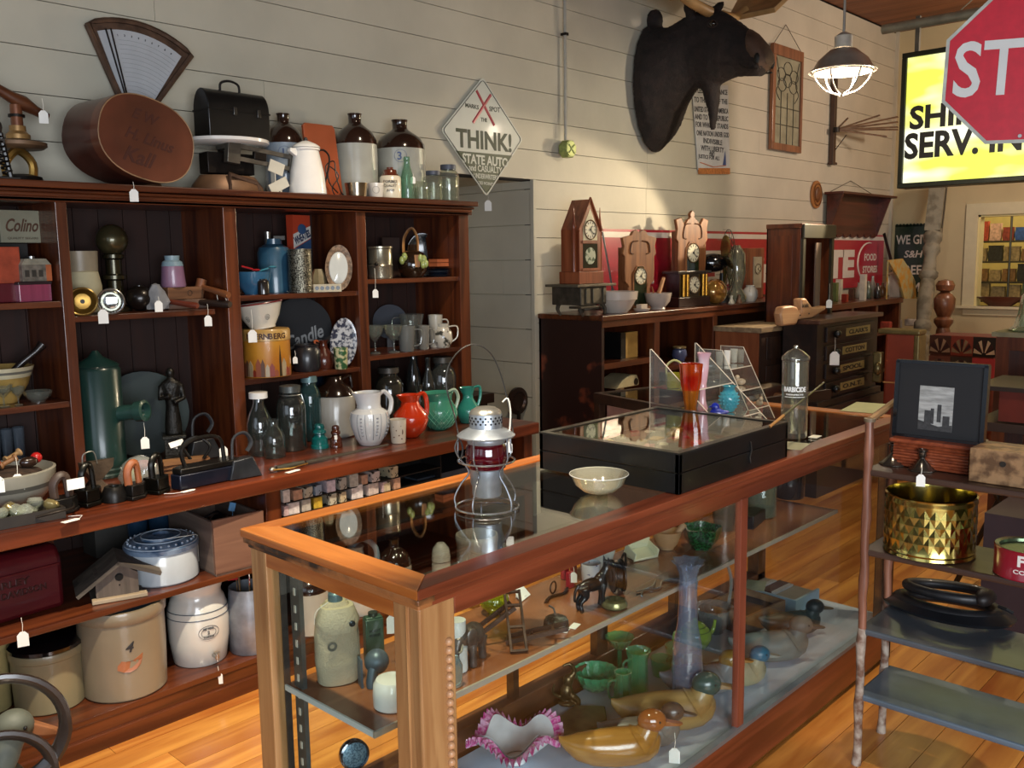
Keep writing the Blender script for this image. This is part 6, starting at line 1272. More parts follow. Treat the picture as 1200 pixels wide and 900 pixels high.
# black display box
t = thing('glazed_box', 'flat black glass-lidded display box full of trinkets lying on the case', 'display box', (2.33, 1.55, ZG), 0)
BX = mat('0f0f10', .35, var=.2, sc=10, coat=.15)
bx0, bx1, by0, by1 = -.305, .305, -.245, .245
for a, b, c, d in ((bx0, bx1, by0, by0+.014), (bx0, bx1, by1-.014, by1), (bx0, bx0+.014, by0, by1), (bx1-.014, bx1, by0, by1)):
    MB().bx(a, b, c, d, 0, .056).build('tray_side', BX, t, bev=.0015, ang=0)
    MB().bx(a, b, c, d, .058, .108).build('lid_side', BX, t, bev=.0015, ang=0)
for a, b, c, d in ((bx0, bx1, by0, by0+.022), (bx0, bx1, by1-.022, by1), (bx0, bx0+.022, by0+.022, by1-.022), (bx1-.022, bx1, by0+.022, by1-.022)):
    MB().bx(a, b, c, d, .108, .112).build('lid_frame', mat('23231f', .3, coat=.3), t, ang=0)
MB().bx(bx0+.014, bx1-.014, by0+.014, by1-.014, .0, .045).build('tray_floor', mat('4c3a2c', .8, var=.3, sc=10), t, ang=0)
MB().bx(bx0+.018, bx1-.018, by0+.018, by1-.018, .106, .109).build('lid_glass', glass('f2f6f2', .9, 0, .015, .03), t, ang=0)
MB().tube([(.07, by0-.0015, .085), (.075, by0-.002, .06), (.066, by0-.002, .04), (.07, by0-.002, .022)], .005, 5, flat=.4).build('metal_clasp', mat('7c7a76', .3, .8, var=.3, sc=50), t)
c_ = ['a8323a', 'c9a038', 'd8d0b8', '8a2c34', '6a4c34', 'c8c4b4', '3a5a3c', 'b8862c', 'c85a64', '2c3c5a', 'b0b0b0', '9a5a2c']
kinds = ['coin', 'brooch', 'book', 'card', 'badge', 'button']
rr = random.Random(9); n_ = 0
for i in range(8):
    for j in range(6):
        x_ = -.255+.072*i+rr.uniform(-.012, .012); y_ = -.195+.077*j+rr.uniform(-.012, .012); ci = c_[rr.randrange(12)]; kd = rr.randrange(6); a = rr.uniform(0, 3)
        w_ = rr.uniform(.016, .028)
        if kd in (0, 5): mb = MB().lathe([(0, 0), (w_*.7, 0), (w_*.7, .004), (w_*.5, .006), (0, .005)], 14)
        elif kd in (1, 4): mb = MB().lathe([(0, 0), (w_*.8, 0), (w_*.75, .006), (w_*.3, .012), (0, .012)], 12, rmod=lambda q, z: 1+.2*math.cos(6*q))
        else: mb = MB().bx(-w_, w_, -w_*.7, w_*.7, 0, .004 if kd == 3 else .012)
        pos = ('left' if i < 3 else 'middle' if i < 5 else 'right')+' '+('front' if j < 2 else 'centre' if j < 4 else 'back')
        cn = {'a8323a': 'red', 'c9a038': 'gold', 'd8d0b8': 'cream', '8a2c34': 'dark red', '6a4c34': 'brown', 'c8c4b4': 'ivory', '3a5a3c': 'green', 'b8862c': 'brass', 'c85a64': 'pink', '2c3c5a': 'navy', 'b0b0b0': 'silver', '9a5a2c': 'copper'}[ci]
        pos += ', %s row' % ('first', 'second', 'third', 'fourth', 'fifth', 'sixth', 'seventh', 'eighth')[i]; solo(mb, kinds[kd], mat(ci, .35, .7 if kd in (0, 1) else 0, var=.3, sc=60), 'small %s %s under the black box lid, %s' % (cn, kinds[kd], pos), kinds[kd], (2.33+x_, 1.55+y_, ZG+.0455), a, 'trinkets in the glazed black box', bev=.0008 if kd in (2, 3) else 0)
solo(MB().tube([(-.11, -.09, 0), (.12, .12, 0)], .0025, 6), 'hat_pin', mat('d8cfae', .25, .6), 'long pale hat pin lying diagonally across the trinkets in the black box', 'pin', (2.42, 1.5, ZG+.062))
# glass comb jar
p = at(930, 512, Z=ZG); k = dep(p)/FP
t = thing('comb_jar', 'tall clear glass barber comb jar with pointed lid and white lettering', 'jar', p, face(p))
BJ = glass('e6e4d6', 1.7, .05, .03, .07)
MB().lathe([(0, 0), (14*k, 0), (15*k, 2*k), (15*k, 88*k), (14.5*k, 90*k)], 28).lathe([(0, 6*k), (13.5*k, 6*k), (13.5*k, 88*k)], 28).build('body', BJ, t)
o = MB().lathe([(15.5*k, 90*k), (16*k, 92*k), (15.5*k, 95*k), (9*k, 101*k), (3*k, 104*k), (3*k, 107*k), (0, 108*k)], 28).build('lid', BJ, t)
MB().lathe([(0, 60*k), (4*k, 60*k), (4*k, 92*k), (0, 92*k)], 12).build('basket_rod', mat('b9bdc6', .15, .9), t)
text('BARBICIDE', 27*k, 6*k, WHITE, TR(0, 0, 58*k), t, 'white_lettering', bold=.04, wrap=15.2*k); text('DISINFECTS', 20*k, 1.8*k, WHITE, TR(0, 0, 52*k), t, 'white_lettering', wrap=15.2*k)
text('-----', 24*k, .7*k, WHITE, TR(0, 0, 49*k), t, 'white_lettering', wrap=15.2*k)
# papers
for i, (u, v, w, d, a, c2, nm) in enumerate(((928, 522, .12, .09, .2, 'c9c5a0', 'white-green paper slip under the glass comb jar'), (955, 512, .05, .03, .1, 'dcdac8', 'small white card lying beside the comb jar'), (1015, 478, .26, .14, .15, 'a8ab7c', 'pale green paper sheet lying at the far end of the case top'))):
    p = at(u, v, Z=ZG); p.z -= .0008*(i == 0)
    solo(MB().bx(-w/2, w/2, -d/2, d/2, 0, .0006 if i == 0 else .002), 'paper_sheet', mat(c2, .6, var=.06), nm, 'paper', p, a, ang=0)
# dark fan stick resting on the black box corner
a = at(902, 500, Z=1.092); b = at(966, 448, X=3.25)
t = thing('walking_cane', 'dark slim pointed stick rising from the corner of the black box', 'stick', a, 0)
MB().tube([(0, 0, 0), tuple((b-a)*.2), tuple(b-a)], [.004, .004, .003], 6, flat=.5).build('shaft', mat('2c1c14', .4, coat=.3), t)
MB().tube([(0, 0, 0), tuple((b-a)*.22)], .0045, 6, flat=.6).build('tan_tip', mat('a8743c', .4), t)
# acrylic risers with glassware
AC = glass('eef0ee', 1.6, .04, .02, .05); ACE = mat('e4d8c4', .15, coat=1, var=0)
def riser(name, lab, x0, x1, yb, h, yf, yt, shelves):
    t = thing(name, lab, 'display stand', (x0, yb, ZG), 0)
    for x_ in (0, x1-x0):
        MB().prism([(0, 0), (yf-yb, 0), (yt-yb, h), (0, h)], x_-.0015, x_+.0015, 'yz').build('side_panel', AC, t, ang=0)
        MB().tube([(x_, yf-yb, .002), (x_, yt-yb, h), (x_, 0, h), (x_, 0, 0)], .0016, 4).build('panel_edge', ACE, t)
    for z_ in shelves:
        y_ = yf+(yt-yf)*z_/h; MB().bx(0, x1-x0, y_-yb, 0, z_-.002, z_).build('shelf', AC, t, ang=0)
        MB().bx(0, x1-x0, y_-yb-.0015, y_-yb, z_-.003, z_+.001).build('shelf_edge', ACE, t, ang=0)
    return t
riser('acrylic_riser', 'clear acrylic stepped riser holding coloured glass vases, behind the black box', 2.75, 3.05, 1.9, .295, 1.56, 1.895, (.055, .155))
riser('acrylic_riser', 'smaller clear acrylic riser holding tiny cups, right of the coloured vases', 3.08, 3.24, 1.9, .27, 1.66, 1.80, (.05, .12, .20))
def on_riser(u, y, z): return on(u, ZG+z+.001, Y=y)
p = on_riser(790, 1.83, .155); k = dep(p)/FP
t = thing('glass_basket', 'yellow-green vaseline glass basket with arched handle on the acrylic riser', 'basket', p, face(p))
YG = mat('b5b23c', .08, var=.15, coat=1, trans=.35)
MB().lathe([(0, 0), (8*k, 0), (9*k, 2*k), (9.5*k, 17*k), (8.8*k, 17*k), (8*k, 3*k), (0, 3*k)], 22, rmod=lambda a, z: 1+.04*math.cos(12*a)).build('body', YG, t)
MB().tube(smooth_path([(-9*k, 0, 15*k), (-8.5*k, 0, 26*k), (0, 0, 32*k), (8.5*k, 0, 27*k), (9*k, 0, 15*k)]), 1.3*k, 8).build('handle', mat('c4c38a', .1, coat=1, trans=.3), t)
p = on_riser(809, 1.72, .055); k = dep(p)/FP
t = thing('amberina_vase', 'tall fluted glass vase shading from red rim to amber base on the riser', 'vase', p, face(p))
rm = lambda a, z: 1+.10*math.cos(8*a)
MB().lathe([(0, 0), (8*k, 0), (7*k, 6*k), (6*k, 16*k), (8*k, 30*k), (9*k, 36*k)], 32, rmod=rm).build('amber_base', mat('b4661a', .06, var=.15, coat=1, trans=.4), t)
MB().lathe([(9*k, 36*k), (11*k, 46*k), (12*k, 60*k), (12.5*k, 67*k), (12*k, 67*k), (10.5*k, 46*k)], 32, rmod=rm).build('red_rim', mat('b01c0a', .06, col2='c85a10', sc=10, coat=1, trans=.35), t)
p = on_riser(823, 1.80, .055); k = dep(p)/FP
t = thing('pink_white_vase', 'slender white glass vase blushing pink with a pinched rim, right of the red vase', 'vase', p, face(p))
MB().lathe([(0, 0), (6*k, 0), (6.5*k, 3*k), (4*k, 12*k), (3.4*k, 24*k), (5*k, 34*k), (7*k, 50*k), (6*k, 60*k), (8*k, 68*k), (7.4*k, 68*k), (5*k, 58*k)], 26, rmod=lambda a, z: 1+(.2*math.cos(3*a) if z > 55*k else 0)).build('body', mat('c9b0bc', .12, col2='d88a94', sc=8, coat=1), t)
p = on_riser(854, 1.71, .055); k = dep(p)/FP
t = thing('hobnail_vase', 'round turquoise hobnail glass vase on the acrylic riser', 'vase', p, face(p))
TQ = mat('3f93a4', .15, var=.08, coat=.8)
MB().lathe([(0, 0), (5*k, 0), (7*k, 2*k), (11*k, 11*k), (11*k, 19*k), (7*k, 26*k), (6.5*k, 28*k), (9*k, 31*k), (8*k, 31*k)], 28).build('body', TQ, t)
hb = MB().ell((0, 0, 0), 1.1*k, 6, 4).mesh('hobnail', TQ)
for r_, z_, n_ in ((8.8, 6, 14), (10.8, 10, 16), (11.4, 14, 16), (11.2, 18, 16), (9.4, 22, 14)):
    for i in range(n_):
        a = 2*PI*(i+.5*(z_ % 4 > 1))/n_; h_ = bpy.data.objects.new('hobnail', hb); COL.objects.link(h_); h_.parent = t; h_.location = (r_*k*math.cos(a), r_*k*math.sin(a), z_*k)
p = on_riser(840, 1.66, .055); k = dep(p)/FP
t = thing('glass_bird', 'small cobalt blue glass bird figurine in front of the turquoise vase', 'figurine', p, face(p)-.2)
MB().ell((0, 0, 7*k), (9*k, 6*k, 7*k)).ell((-2*k, 0, 15*k), (5*k, 4.5*k, 5*k)).tube([(-6*k, 0, 15*k), (-10*k, 0, 14*k)], [1.8*k, .5*k], 6).tube([(6*k, 0, 8*k), (14*k, 0, 10*k)], [4*k, 1.5*k], 8).build('body', mat('0c2fae', .05, var=.2, coat=1, trans=.3), t, remesh=.0018)
for i, (u, yy, z_, w, h) in enumerate(((843, 1.86, .20, 9, 16), (852, 1.84, .20, 8, 17), (860, 1.86, .20, 9, 16), (868, 1.84, .20, 8, 15))):
    p = on_riser(u, yy, z_); q = dep(p)/FP
    vessel('shot_glass', 'tiny %s cup on the top shelf of the small acrylic riser, %s' % (('frosted', 'white', 'white', 'clear')[i], ('leftmost', 'second', 'third', 'rightmost')[i]), 'cup', p, w*q, h*q, CUPF, mat('e8e4dc', .2, coat=.5) if i in (1, 2) else glass('d8d4cc', 1.5, .4), 'tiny cups on the small acrylic riser')
for i, (u, yy, z_, c2, nm) in enumerate(((868, 1.80, .12, 'c9b49a', 'little pale stone dog figurine on the middle shelf of the small riser'), (878, 1.72, .05, '9a5a3a', 'small red-brown glass figurine on the lowest shelf of the small riser'), (890, 1.70, .05, 'b8a890', 'small cream shell figurine at the right of the small riser'), (872, 1.68, .0, '7a5a3c', 'amber glass salt dish at the foot of the small riser'), (888, 1.665, .0, 'c8c0b4', 'clear faceted stopper at the foot of the small riser'))):
    p = on_riser(u, yy, z_); q = dep(p)/FP
    solo(MB().ell((0, 0, 4*q), (6*q, 4*q, 4*q), 10, 6).ell((-4*q, 0, 9*q), (3*q, 2.5*q, 3*q), 8, 6).tube([(-3*q, 0, 4*q), (-3.5*q, 0, 8*q)], 2*q, 6), 'figurine', mat(c2, .2, var=.3, sc=60, coat=.6), nm, 'figurine', p, face(p)+i)
# ================================================================ inside the case, upper shelf (z .587)
zs, zd = .5872, .1732
t = thing('canteen', 'old canvas-covered army canteen with flap and snap, on the inner shelf', 'canteen', (1.255, 1.775, zs), -.45)
CV = mat('c2b294', .85, var=.15, sc=10, bump=.7, bs=200)
def sl(w, d, z, e=2.4, n=28): return [(w*math.copysign(abs(math.cos(2*PI*i/n))**(2/e), math.cos(2*PI*i/n)), d*math.copysign(abs(math.sin(2*PI*i/n))**(2/e), math.sin(2*PI*i/n)), z) for i in range(n)]
MB().loft([sl(.044, .028, 0), sl(.050, .033, .006), sl(.055, .037, .06), sl(.054, .036, .12), sl(.050, .033, .16), sl(.038, .027, .19), sl(.024, .021, .205)]).build('body', CV, t)
MB().loft([[(.002+x*1.06, -.006+y*1.18, z) for x, y, z in sl(w, d, z0)] for w, d, z0 in ((.018, .01, .125), (.044, .031, .135), (.05, .034, .16), (.037, .026, .195))]).build('flap', mat('cabc9e', .85, var=.12, sc=10, bump=.6, bs=200), t)
MB().lathe([(0, 0), (.017, 0), (.018, .004), (.017, .022), (.012, .027), (0, .028)], 18, T=TR(0, 0, .2)).build('cap', mat('6f8890', .35, .4, var=.15), t)
MB().lathe([(0, 0), (.007, 0), (.0075, .003), (.003, .005), (0, .004)], 16, T=TR(.03, -.044, .158) @ RX(PI/2)).build('snap', mat('4a4e52', .3, .8), t)
MB().lathe([(.006, 0), (.011, .001), (.0115, .003), (.006, .003)], 16, T=TR(-.018, -.036, .105) @ RX(PI/2)).build('second_snap', mat('6d6a60', .4, .5), t)
MB().tube([(.046, -.018, .01), (.047, -.02, .14)], .0015, 4).build('seam', mat('5f5a48', .8), t)
MB().tube(smooth_path([(-.02, -.02, .21), (-.05, -.02, .19), (-.055, -.02, .16)]), .0012, 4).build('string', STR, t)
TG = mat('3f5a48', .35, var=.1, coat=.4)
t = thing('powder_tin', 'slim green powder tin with printed words behind the canteen', 'tin', (1.385, 1.80, zs), -.35)
MB().bx(-.024, .024, -.014, .014, 0, .115).bx(-.022, .022, -.012, .012, .115, .12).build('body', TG, t, bev=.003); MB().cyl(.012, .12, .13, 16).build('cap', mat('59665c', .3, .7), t)
for i, s_ in enumerate(('FOOT', 'POWDER')): text(s_, .030, .007, mat('1c2820', .5), TR(0, -.0145, .085-.012*i), t, 'printed_words', bold=.03)
t = thing('green_oil_tin', 'wide dark green tin with a white price tag on a string, inner shelf back', 'tin', (1.525, 1.79, zs), -.25)
MB().bx(-.06, .06, -.02, .02, 0, .12).build('body', mat('3d5348', .35, var=.15, sc=12, coat=.4), t, bev=.003); MB().cyl(.014, .12, .135, 16, T=TR(-.01, 0, 0)).build('cap', mat('35506a', .3, .5), t)
for i, s_ in enumerate(('GUN', 'SOLVENT', 'OILER')): text(s_, .05, .008, mat('18221c', .5), TR(.02, -.0208, .09-.017*i), t, 'printed_words')
MB().tube(smooth_path([(-.045, -.02, .125), (-.02, -.03, .13), (.01, -.02, .128)]), .0015, 5).build('string', STR, t)
ptag(t, 461, 730, p=at(461, 731, Y=1.745), s=.034, up=.02)
t = thing('stoneware_inkwell', 'round glossy white stoneware bottle lying glare-lit at the shelf corner', 'bottle', (1.262, 1.578, zs), 0)
MB().lathe([(0, 0), (.040, 0), (.044, .004), (.045, .03), (.043, .055), (.036, .066), (.02, .069), (0, .069)], 32).build('body', mat('f6f5f2', .2, coat=.7, var=.02), t)
t = thing('blue_ball_cap', 'dull blue-grey metal ball and pipe behind the white stoneware bottle', 'float', (1.315, 1.70, zs), -.4)
MB().ell((.0, 0, .052), (.030, .03, .030), 20, 12).tube([(-.01, -.01, .05), (-.02, -.022, .015), (-.02, -.022, 0)], .013, 12).bx(-.045, -.04, -.02, .01, 0, .07).build('body', mat('5d6b78', .4, .4, var=.15), t)
t = thing('glass_float', 'dark glass ball half hidden behind the near corner post', 'ball', (1.50, 1.66, zs), 0)
MB().ell((0, 0, .035), .034, 18, 12).build('ball', mat('4a4448', .12, coat=1, var=.2), t)
# chrome headlamp standing on the case floor (seen through the end glass)
p = at(415, 884, Y=1.74); t = thing('chrome_horn', 'round chrome horn with blue mesh face below the glass shelf', 'horn', (p.x, p.y, zd-.008), 0)
T = TR(0, 0, p.z-zd+.008) @ RZ(-.35) @ RX(PI/2-.15)
R_ = 17.5*dep(p)/FP
MB().lathe([(0, -.03), (R_*.7, -.03), (R_, -.01), (R_*1.02, .0), (R_, .008), (R_*.86, .010), (R_*.84, .004)], 32, T=T).build('rim', mat('6c6e78', .12, .95), t)
MB().lathe([(0, .007), (R_*.6, .006), (R_*.84, .003)], 32, T=T).build('mesh', mat('7fa0b4', .4, .3, col2='4c6a80', sc=220, thr=(.45, .55)), t)
MB().tube([(0, .01, p.z-zd-.01), (0, .01, 0)], .008, 8).cyl(.03, 0, .006, 20).build('stand', mat('3a3a3c', .3, .7), t)
# clear sifter and white cup next to the post
t = thing('glass_bottle', 'white ceramic cylinder standing just right of the beaded post', 'bottle', (1.49, 1.60, zs), 0)
MB().lathe([(0, 0), (.024, 0), (.025, .004), (.025, .06), (.02, .065), (.022, .07), (.022, .13), (0, .13)], 22).build('body', mat('c9ccc6', .3, coat=.3, var=.15, sc=20), t)
p = at(541, 780, Z=zs); t = thing('scoop_mirror', 'glaring silver and turquoise bent metal scoop beside the elephant', 'scoop', (1.415, 1.545, zs), -.3)
MB().lathe([(.03, 0), (.031, .05), (.02, .075), (0, .08)], 20, sy=.5).build('body', mat('b8d0d2', .12, .8, var=.1), t)
# cast elephant
def beast(t, parts, mt, rm): 
    mb = MB()
    for q in parts:
        if q[0] == 'e': mb.ell(q[1], q[2], 12, 8)
        else: mb.tube(smooth_path(q[1], 3), list(np.interp(np.linspace(0, 1, 3*(len(q[1])-1)+1), np.linspace(0, 1, len(q[2])), q[2])), 8)
    return mb.build('body', mt, t, remesh=rm, sm=2)
t = thing('elephant_figurine', 'dark cast iron elephant figurine with lowered trunk, on the inner shelf', 'figurine', (1.545, 1.61, zs), PI+.35)
CI = mat('5e5854', .35, .6, var=.35, sc=30)
beast(t, [('e', (-.01, 0, .066), (.044, .029, .033)), ('e', (.02, 0, .072), (.03, .027, .033)), ('e', (.05, 0, .084), (.023, .019, .025)), ('e', (.046, 0, .104), (.012, .012, .008)),
          ('t', [(.066, 0, .085), (.08, 0, .062), (.082, 0, .035), (.078, 0, .012), (.084, 0, .002)], (.014, .010, .008, .006, .005)),
          ('t', [(.022, .017, .06), (.026, .018, .03), (.024, .018, 0)], (.014, .010, .011)), ('t', [(.02, -.017, .06), (.018, -.018, .03), (.02, -.018, 0)], (.014, .010, .011)),
          ('t', [(-.034, .016, .06), (-.030, .017, .03), (-.036, .017, 0)], (.016, .011, .011)), ('t', [(-.036, -.016, .06), (-.042, -.017, .03), (-.04, -.017, 0)], (.016, .011, .011)), ('t', [(-.052, 0, .075), (-.06, 0, .05)], (.004, .003))], CI, .0032)
for s_ in (-1, 1):
    MB().ell((0, 0, 0), (.017, .004, .023), 12, 8, T=TR(.038, s_*.024, .083) @ RZ(s_*-.5)).build('ear', CI, t)
    MB().tube(smooth_path([(.068, s_*.01, .075), (.078, s_*.013, .062), (.09, s_*.012, .062)]), [.003]*8+[.0015], 6).build('tusk', mat('8a8474', .4), t)
    MB().ell((.064, s_*.0165, .09), .0025, 6, 4).build('eye', BLK, t)
MB().tube(smooth_path([(.08, -.01, .012), (.09, -.03, .004), (.12, -.02, .002)]), .001, 4).prism([(.11, -.03), (.14, -.02), (.135, .0), (.105, -.01)], .0005, .0015, 'xy').build('price_tag', TAGM, t, ang=0)
# iron loom frames
rr = random.Random(4)
FW = mat('4a3830', .4, .4, var=.35, sc=25)
for i, (x, y, a, tilt, nm) in enumerate(((1.70, 1.60, .9, .8, 'brown iron loom harness leaning behind the elephant'), (1.66, 1.66, -.5, .55, 'brown iron loom harness crossing behind the first one'), (1.745, 1.56, -.9, .25, 'flat brown iron loom harness at the shelf edge right of the elephant'))):
    t = thing('loom_harness', nm, 'loom part', (x, y, zs), a)
    mb = MB(); L_, W_ = .085, .04
    for s_ in (-1, 1): mb.bx(-L_, L_, s_*W_*.5-.003, s_*W_*.5+.003, .0, .012)
    for x_ in (-L_, -.02, .04, L_-.006): mb.bx(x_, x_+.006, -W_*.5, W_*.5, .0, .010)
    mb.v = [tuple((TR(0, 0, L_*math.sin(tilt)) @ RY(-tilt)) @ Vector(q)) for q in mb.v]
    mb.build('frame', FW, t, ang=0)
# vaseline glass orb
t = thing('glass_orb', 'round transparent yellow-green glass ball at the back of the inner shelf', 'ball', (1.815, 1.79, zs), 0)
MB().ell((0, 0, .040), (.044, .044, .038), 24, 14).cyl(.018, 0, .008, 16).build('ball', mat('a8b418', .03, var=.1, coat=1, trans=.75), t)
# pink/brown odd bits
solo(MB().prism([(-.03, 0), (.03, 0), (.025, .035), (-.02, .04)], -.004, .004, 'xz', T=RX(-.7)).bx(-.005, .005, 0, .03, 0, .01), 'white_card', TAGM, 'white folded card lying behind the brown iron frames', 'card', (1.96, 1.80, zs), .3, ang=0)
t = thing('wind_up_toy', 'small round grey wind-up toy with loose white tag, centre of the inner shelf', 'toy', (1.855, 1.59, zs), .4)
MB().lathe([(0, 0), (.028, 0), (.034, .01), (.032, .024), (.02, .032), (0, .034)], 18, rmod=lambda a, z: 1+.06*math.cos(9*a)).build('body', mat('4c4e4a', .35, .5, col2='8a8c84', sc=60, thr=(.5, .6)), t)
MB().tube([(.0, 0, .03), (.01, .01, .05), (.0, .02, .06)], .003, 5).build('key', STEEL, t)
MB().prism([(.0, -.055), (.04, -.06), (.045, -.038), (.005, -.034)], .0, .001, 'xy').tube([(0, -.04, .001), (-.03, -.04, .001), (-.035, -.01, .002)], .0012, 4).build('price_tag', TAGM, t, ang=0)
solo(MB().tube(smooth_path([(-.06, 0, .004), (-.02, .01, .004), (.03, -.01, .004), (.07, .0, .004)]), [.004]*13, 6, flat=2).tube([(.02+.018*math.cos(a), .02, .02+.018*math.sin(a)) for a in [2*PI*i/14 for i in range(14)]], .0025, 5, True), 'iron_shears', mat('3a2620', .4, .5, var=.2), 'dark red-brown iron shears lying behind the round toy', 'shears', (2.03, 1.74, zs), .2)
# cat figurine
t = thing('cat_figurine', 'black cast iron standing cat figurine with pricked ears, inner shelf front edge', 'figurine', (2.03, 1.60, zs), -.3)
CB = mat('1d1b1c', .3, .5, var=.3, sc=20, coat=.3)
beast(t, [('e', (0, 0, .072), (.048, .018, .021)), ('e', (.03, 0, .08), (.022, .018, .025)), ('t', [(.035, 0, .09), (.048, 0, .11), (.052, 0, .118)], (.016, .013, .013)), ('e', (.056, 0, .122), (.017, .014, .014)), ('t', [(.066, 0, .118), (.078, 0, .112)], (.009, .006)),
          ('t', [(.05, .009, .13), (.048, .012, .15)], (.006, .002)), ('t', [(.05, -.009, .13), (.048, -.012, .15)], (.006, .002)),
          ('t', [(.034, .011, .07), (.038, .012, .035), (.034, .012, .0)], (.011, .007, .007)), ('t', [(.034, -.011, .07), (.028, -.012, .035), (.036, -.012, .0)], (.011, .007, .007)),
          ('t', [(-.036, .011, .072), (-.028, .012, .045), (-.044, .012, .028), (-.04, .012, 0)], (.015, .011, .006, .007)), ('t', [(-.036, -.011, .072), (-.03, -.012, .045), (-.048, -.012, .028), (-.044, -.012, 0)], (.015, .011, .006, .007)),
          ('t', [(-.046, 0, .08), (-.06, 0, .06), (-.062, 0, .03)], (.006, .005, .004))], CB, .003)
MB().ell((.068, .009, .124), .002, 6, 4).ell((.068, -.009, .124), .002, 6, 4).build('eye', mat('8a8a60', .2), t)
t = thing('iron_pulley', 'dark upright iron pulley wheel right of the cat figurine', 'pulley', (2.19, 1.63, zs), .9)
MB().lathe([(.018, -.018), (.05, -.018), (.05, -.012), (.04, -.008), (.04, .008), (.05, .012), (.05, .018), (.018, .018)], 28, T=TR(0, 0, .05) @ RX(PI/2)).cyl(.02, -.02, .02, 16, T=TR(0, 0, .05) @ RX(PI/2)).build('wheel', mat('1e1613', .4, .6, var=.3), t)
MB().tube(smooth_path([(-.03, -.02, .09), (.02, -.03, .11), (.06, -.03, .08), (.075, -.02, 0)]), .004, 6).build('strap', mat('2a1c14', .5), t)
V('china_cup', 'small white china cup with blue flowers behind the cat figurine', 'cup', 692, 1.73, zs, 24, 26, CUPF, mat('c9ccd0', .2, col2='3c4c80', sc=50, thr=(.6, .64), coat=.6))
for i, (u, v, c2) in enumerate(((658, 668, 'a82030'), (668, 668, 'b03040'))):
    p = on(u+4, zs, Y=1.82); solo(MB().bx(-.014, .014, -.008, .008, 0, .075), 'red_case', mat(c2, .3, coat=.4), ('left', 'right')[i]+' upright red leather case at the back of the inner shelf', 'case', p, .3*i, bev=.004)
p = on(668, zs, Y=1.76); t = thing('red_pen_box', 'slim red box with a white price tag hanging in front of it', 'box', p, 0)
MB().bx(-.012, .012, -.008, .008, 0, .05).build('body', mat('9c1c2c', .3, coat=.4), t, bev=.002); ptag(t, 667, 680, p=p+Vector((0, -.014, .035)), s=.022, up=.02)
V('shell_bowl', 'white glazed bowl with bright rim at the back of the inner shelf', 'bowl', 702, 1.80, zs, 40, 30, BOWL, mat('dcdccf', .25, coat=.5))
t = thing('china_tray', 'square cream china tray tilted toward the front glass', 'tray', (2.50, 1.76, zs), -.3)
MB().bx(-.05, .05, -.03, .03, 0, .006, T=TR(0, 0, .012) @ RX(.35)).bx(-.05, -.045, -.03, .03, .0, .03, T=TR(0, 0, .012) @ RX(.35)).bx(.045, .05, -.03, .03, 0, .03, T=TR(0, 0, .012) @ RX(.35)).bx(-.05, .05, .028, .033, 0, .04, T=TR(0, 0, .012) @ RX(.35)).bx(-.04, .04, -.02, .03, 0, .012).build('body', mat('d6d2ae', .3, coat=.3, var=.05), t, bev=.003)
p = on(781, zs, Y=1.75); k = dep(p)/FP; t = thing('wooden_mortar', 'pale turned wooden mortar with pestle leaning in it', 'mortar', p, face(p))
MB().lathe(fit(BOWL, 17*k, 22*k), 26).build('bowl', mat('b08a62', .5, var=.12), t); MB().tube([(6*k, 0, 10*k), (20*k, 0, 30*k)], [3*k, 4*k], 10).build('pestle', mat('b8906a', .5, var=.1), t)
# green mesh basket
p = on(822, zs, Y=1.66); k = dep(p)/FP; t = thing('green_basket', 'dark green pressed glass basket dish lying on the inner shelf', 'dish', p, face(p))
MB().lathe(fit(BOWL, 22*k, 26*k), 30, rmod=lambda a, z: 1+.12*math.sin(5*a)).build('body', mat('1f5a2e', .15, col2='0c2c16', sc=120, thr=(.4, .6), coat=.8, bump=.6), t)
V('tall_glass', 'tall plain clear glass with dark rim line at the back of the inner shelf', 'glass', 848, 1.72, zs, 30, 44, TUMBLER, glass('d8d6cc', 1.4, .06))
V('preserve_jar', 'large clear embossed jar seen behind the slim middle post', 'jar', 892, 1.70, zs, 34, 60, BJAR, glass('aeb8a0', 1.4, .2))
V('dark_jug', 'very dark jug at the right of the inner shelf', 'jug', 925, 1.75, zs, 34, 66, MILK, mat('1c1412', .2, coat=.6))
t = thing('oil_lamp_base', 'dark iron tool with a long beak lying at the right of the inner shelf', 'tool', (3.13, 1.68, zs), .2)
MB().loft([[(x, y*.03, z) for y, z in ((-1, 0), (1, 0), (1, h), (-1, h))] for x, h in ((-.1, .05), (0, .055), (.1, .035), (.2, .02))]).build('body', mat('1e1c1a', .4, .6, var=.3), t, bev=.004)
V('compact_tin', 'round brass compact lying flat in front of the pulley', 'tin', 720, 1.56, zs, 31, 9, [(0, 0), (.9, 0), (1, .2), (1, .5), (.9, .9), (.6, 1), (0, 1)], mat('7a7448', .25, .6, col2='a09868', sc=40))
solo(MB().tube(smooth_path([(0, 0, .003), (.05, .02, .003), (.09, -.01, .003), (.15, .01, .003), (.2, -.02, .003)]), .0035, 6).tube(smooth_path([(.02, .03, .003), (.08, .01, .006), (.14, .03, .003)]), .003, 5), 'silver_chain', mat('a8b4ba', .2, .9, var=.3), 'tangled silver watch chain along the shelf front, below the china tray', 'chain', (2.2, 1.545, zs), .1)
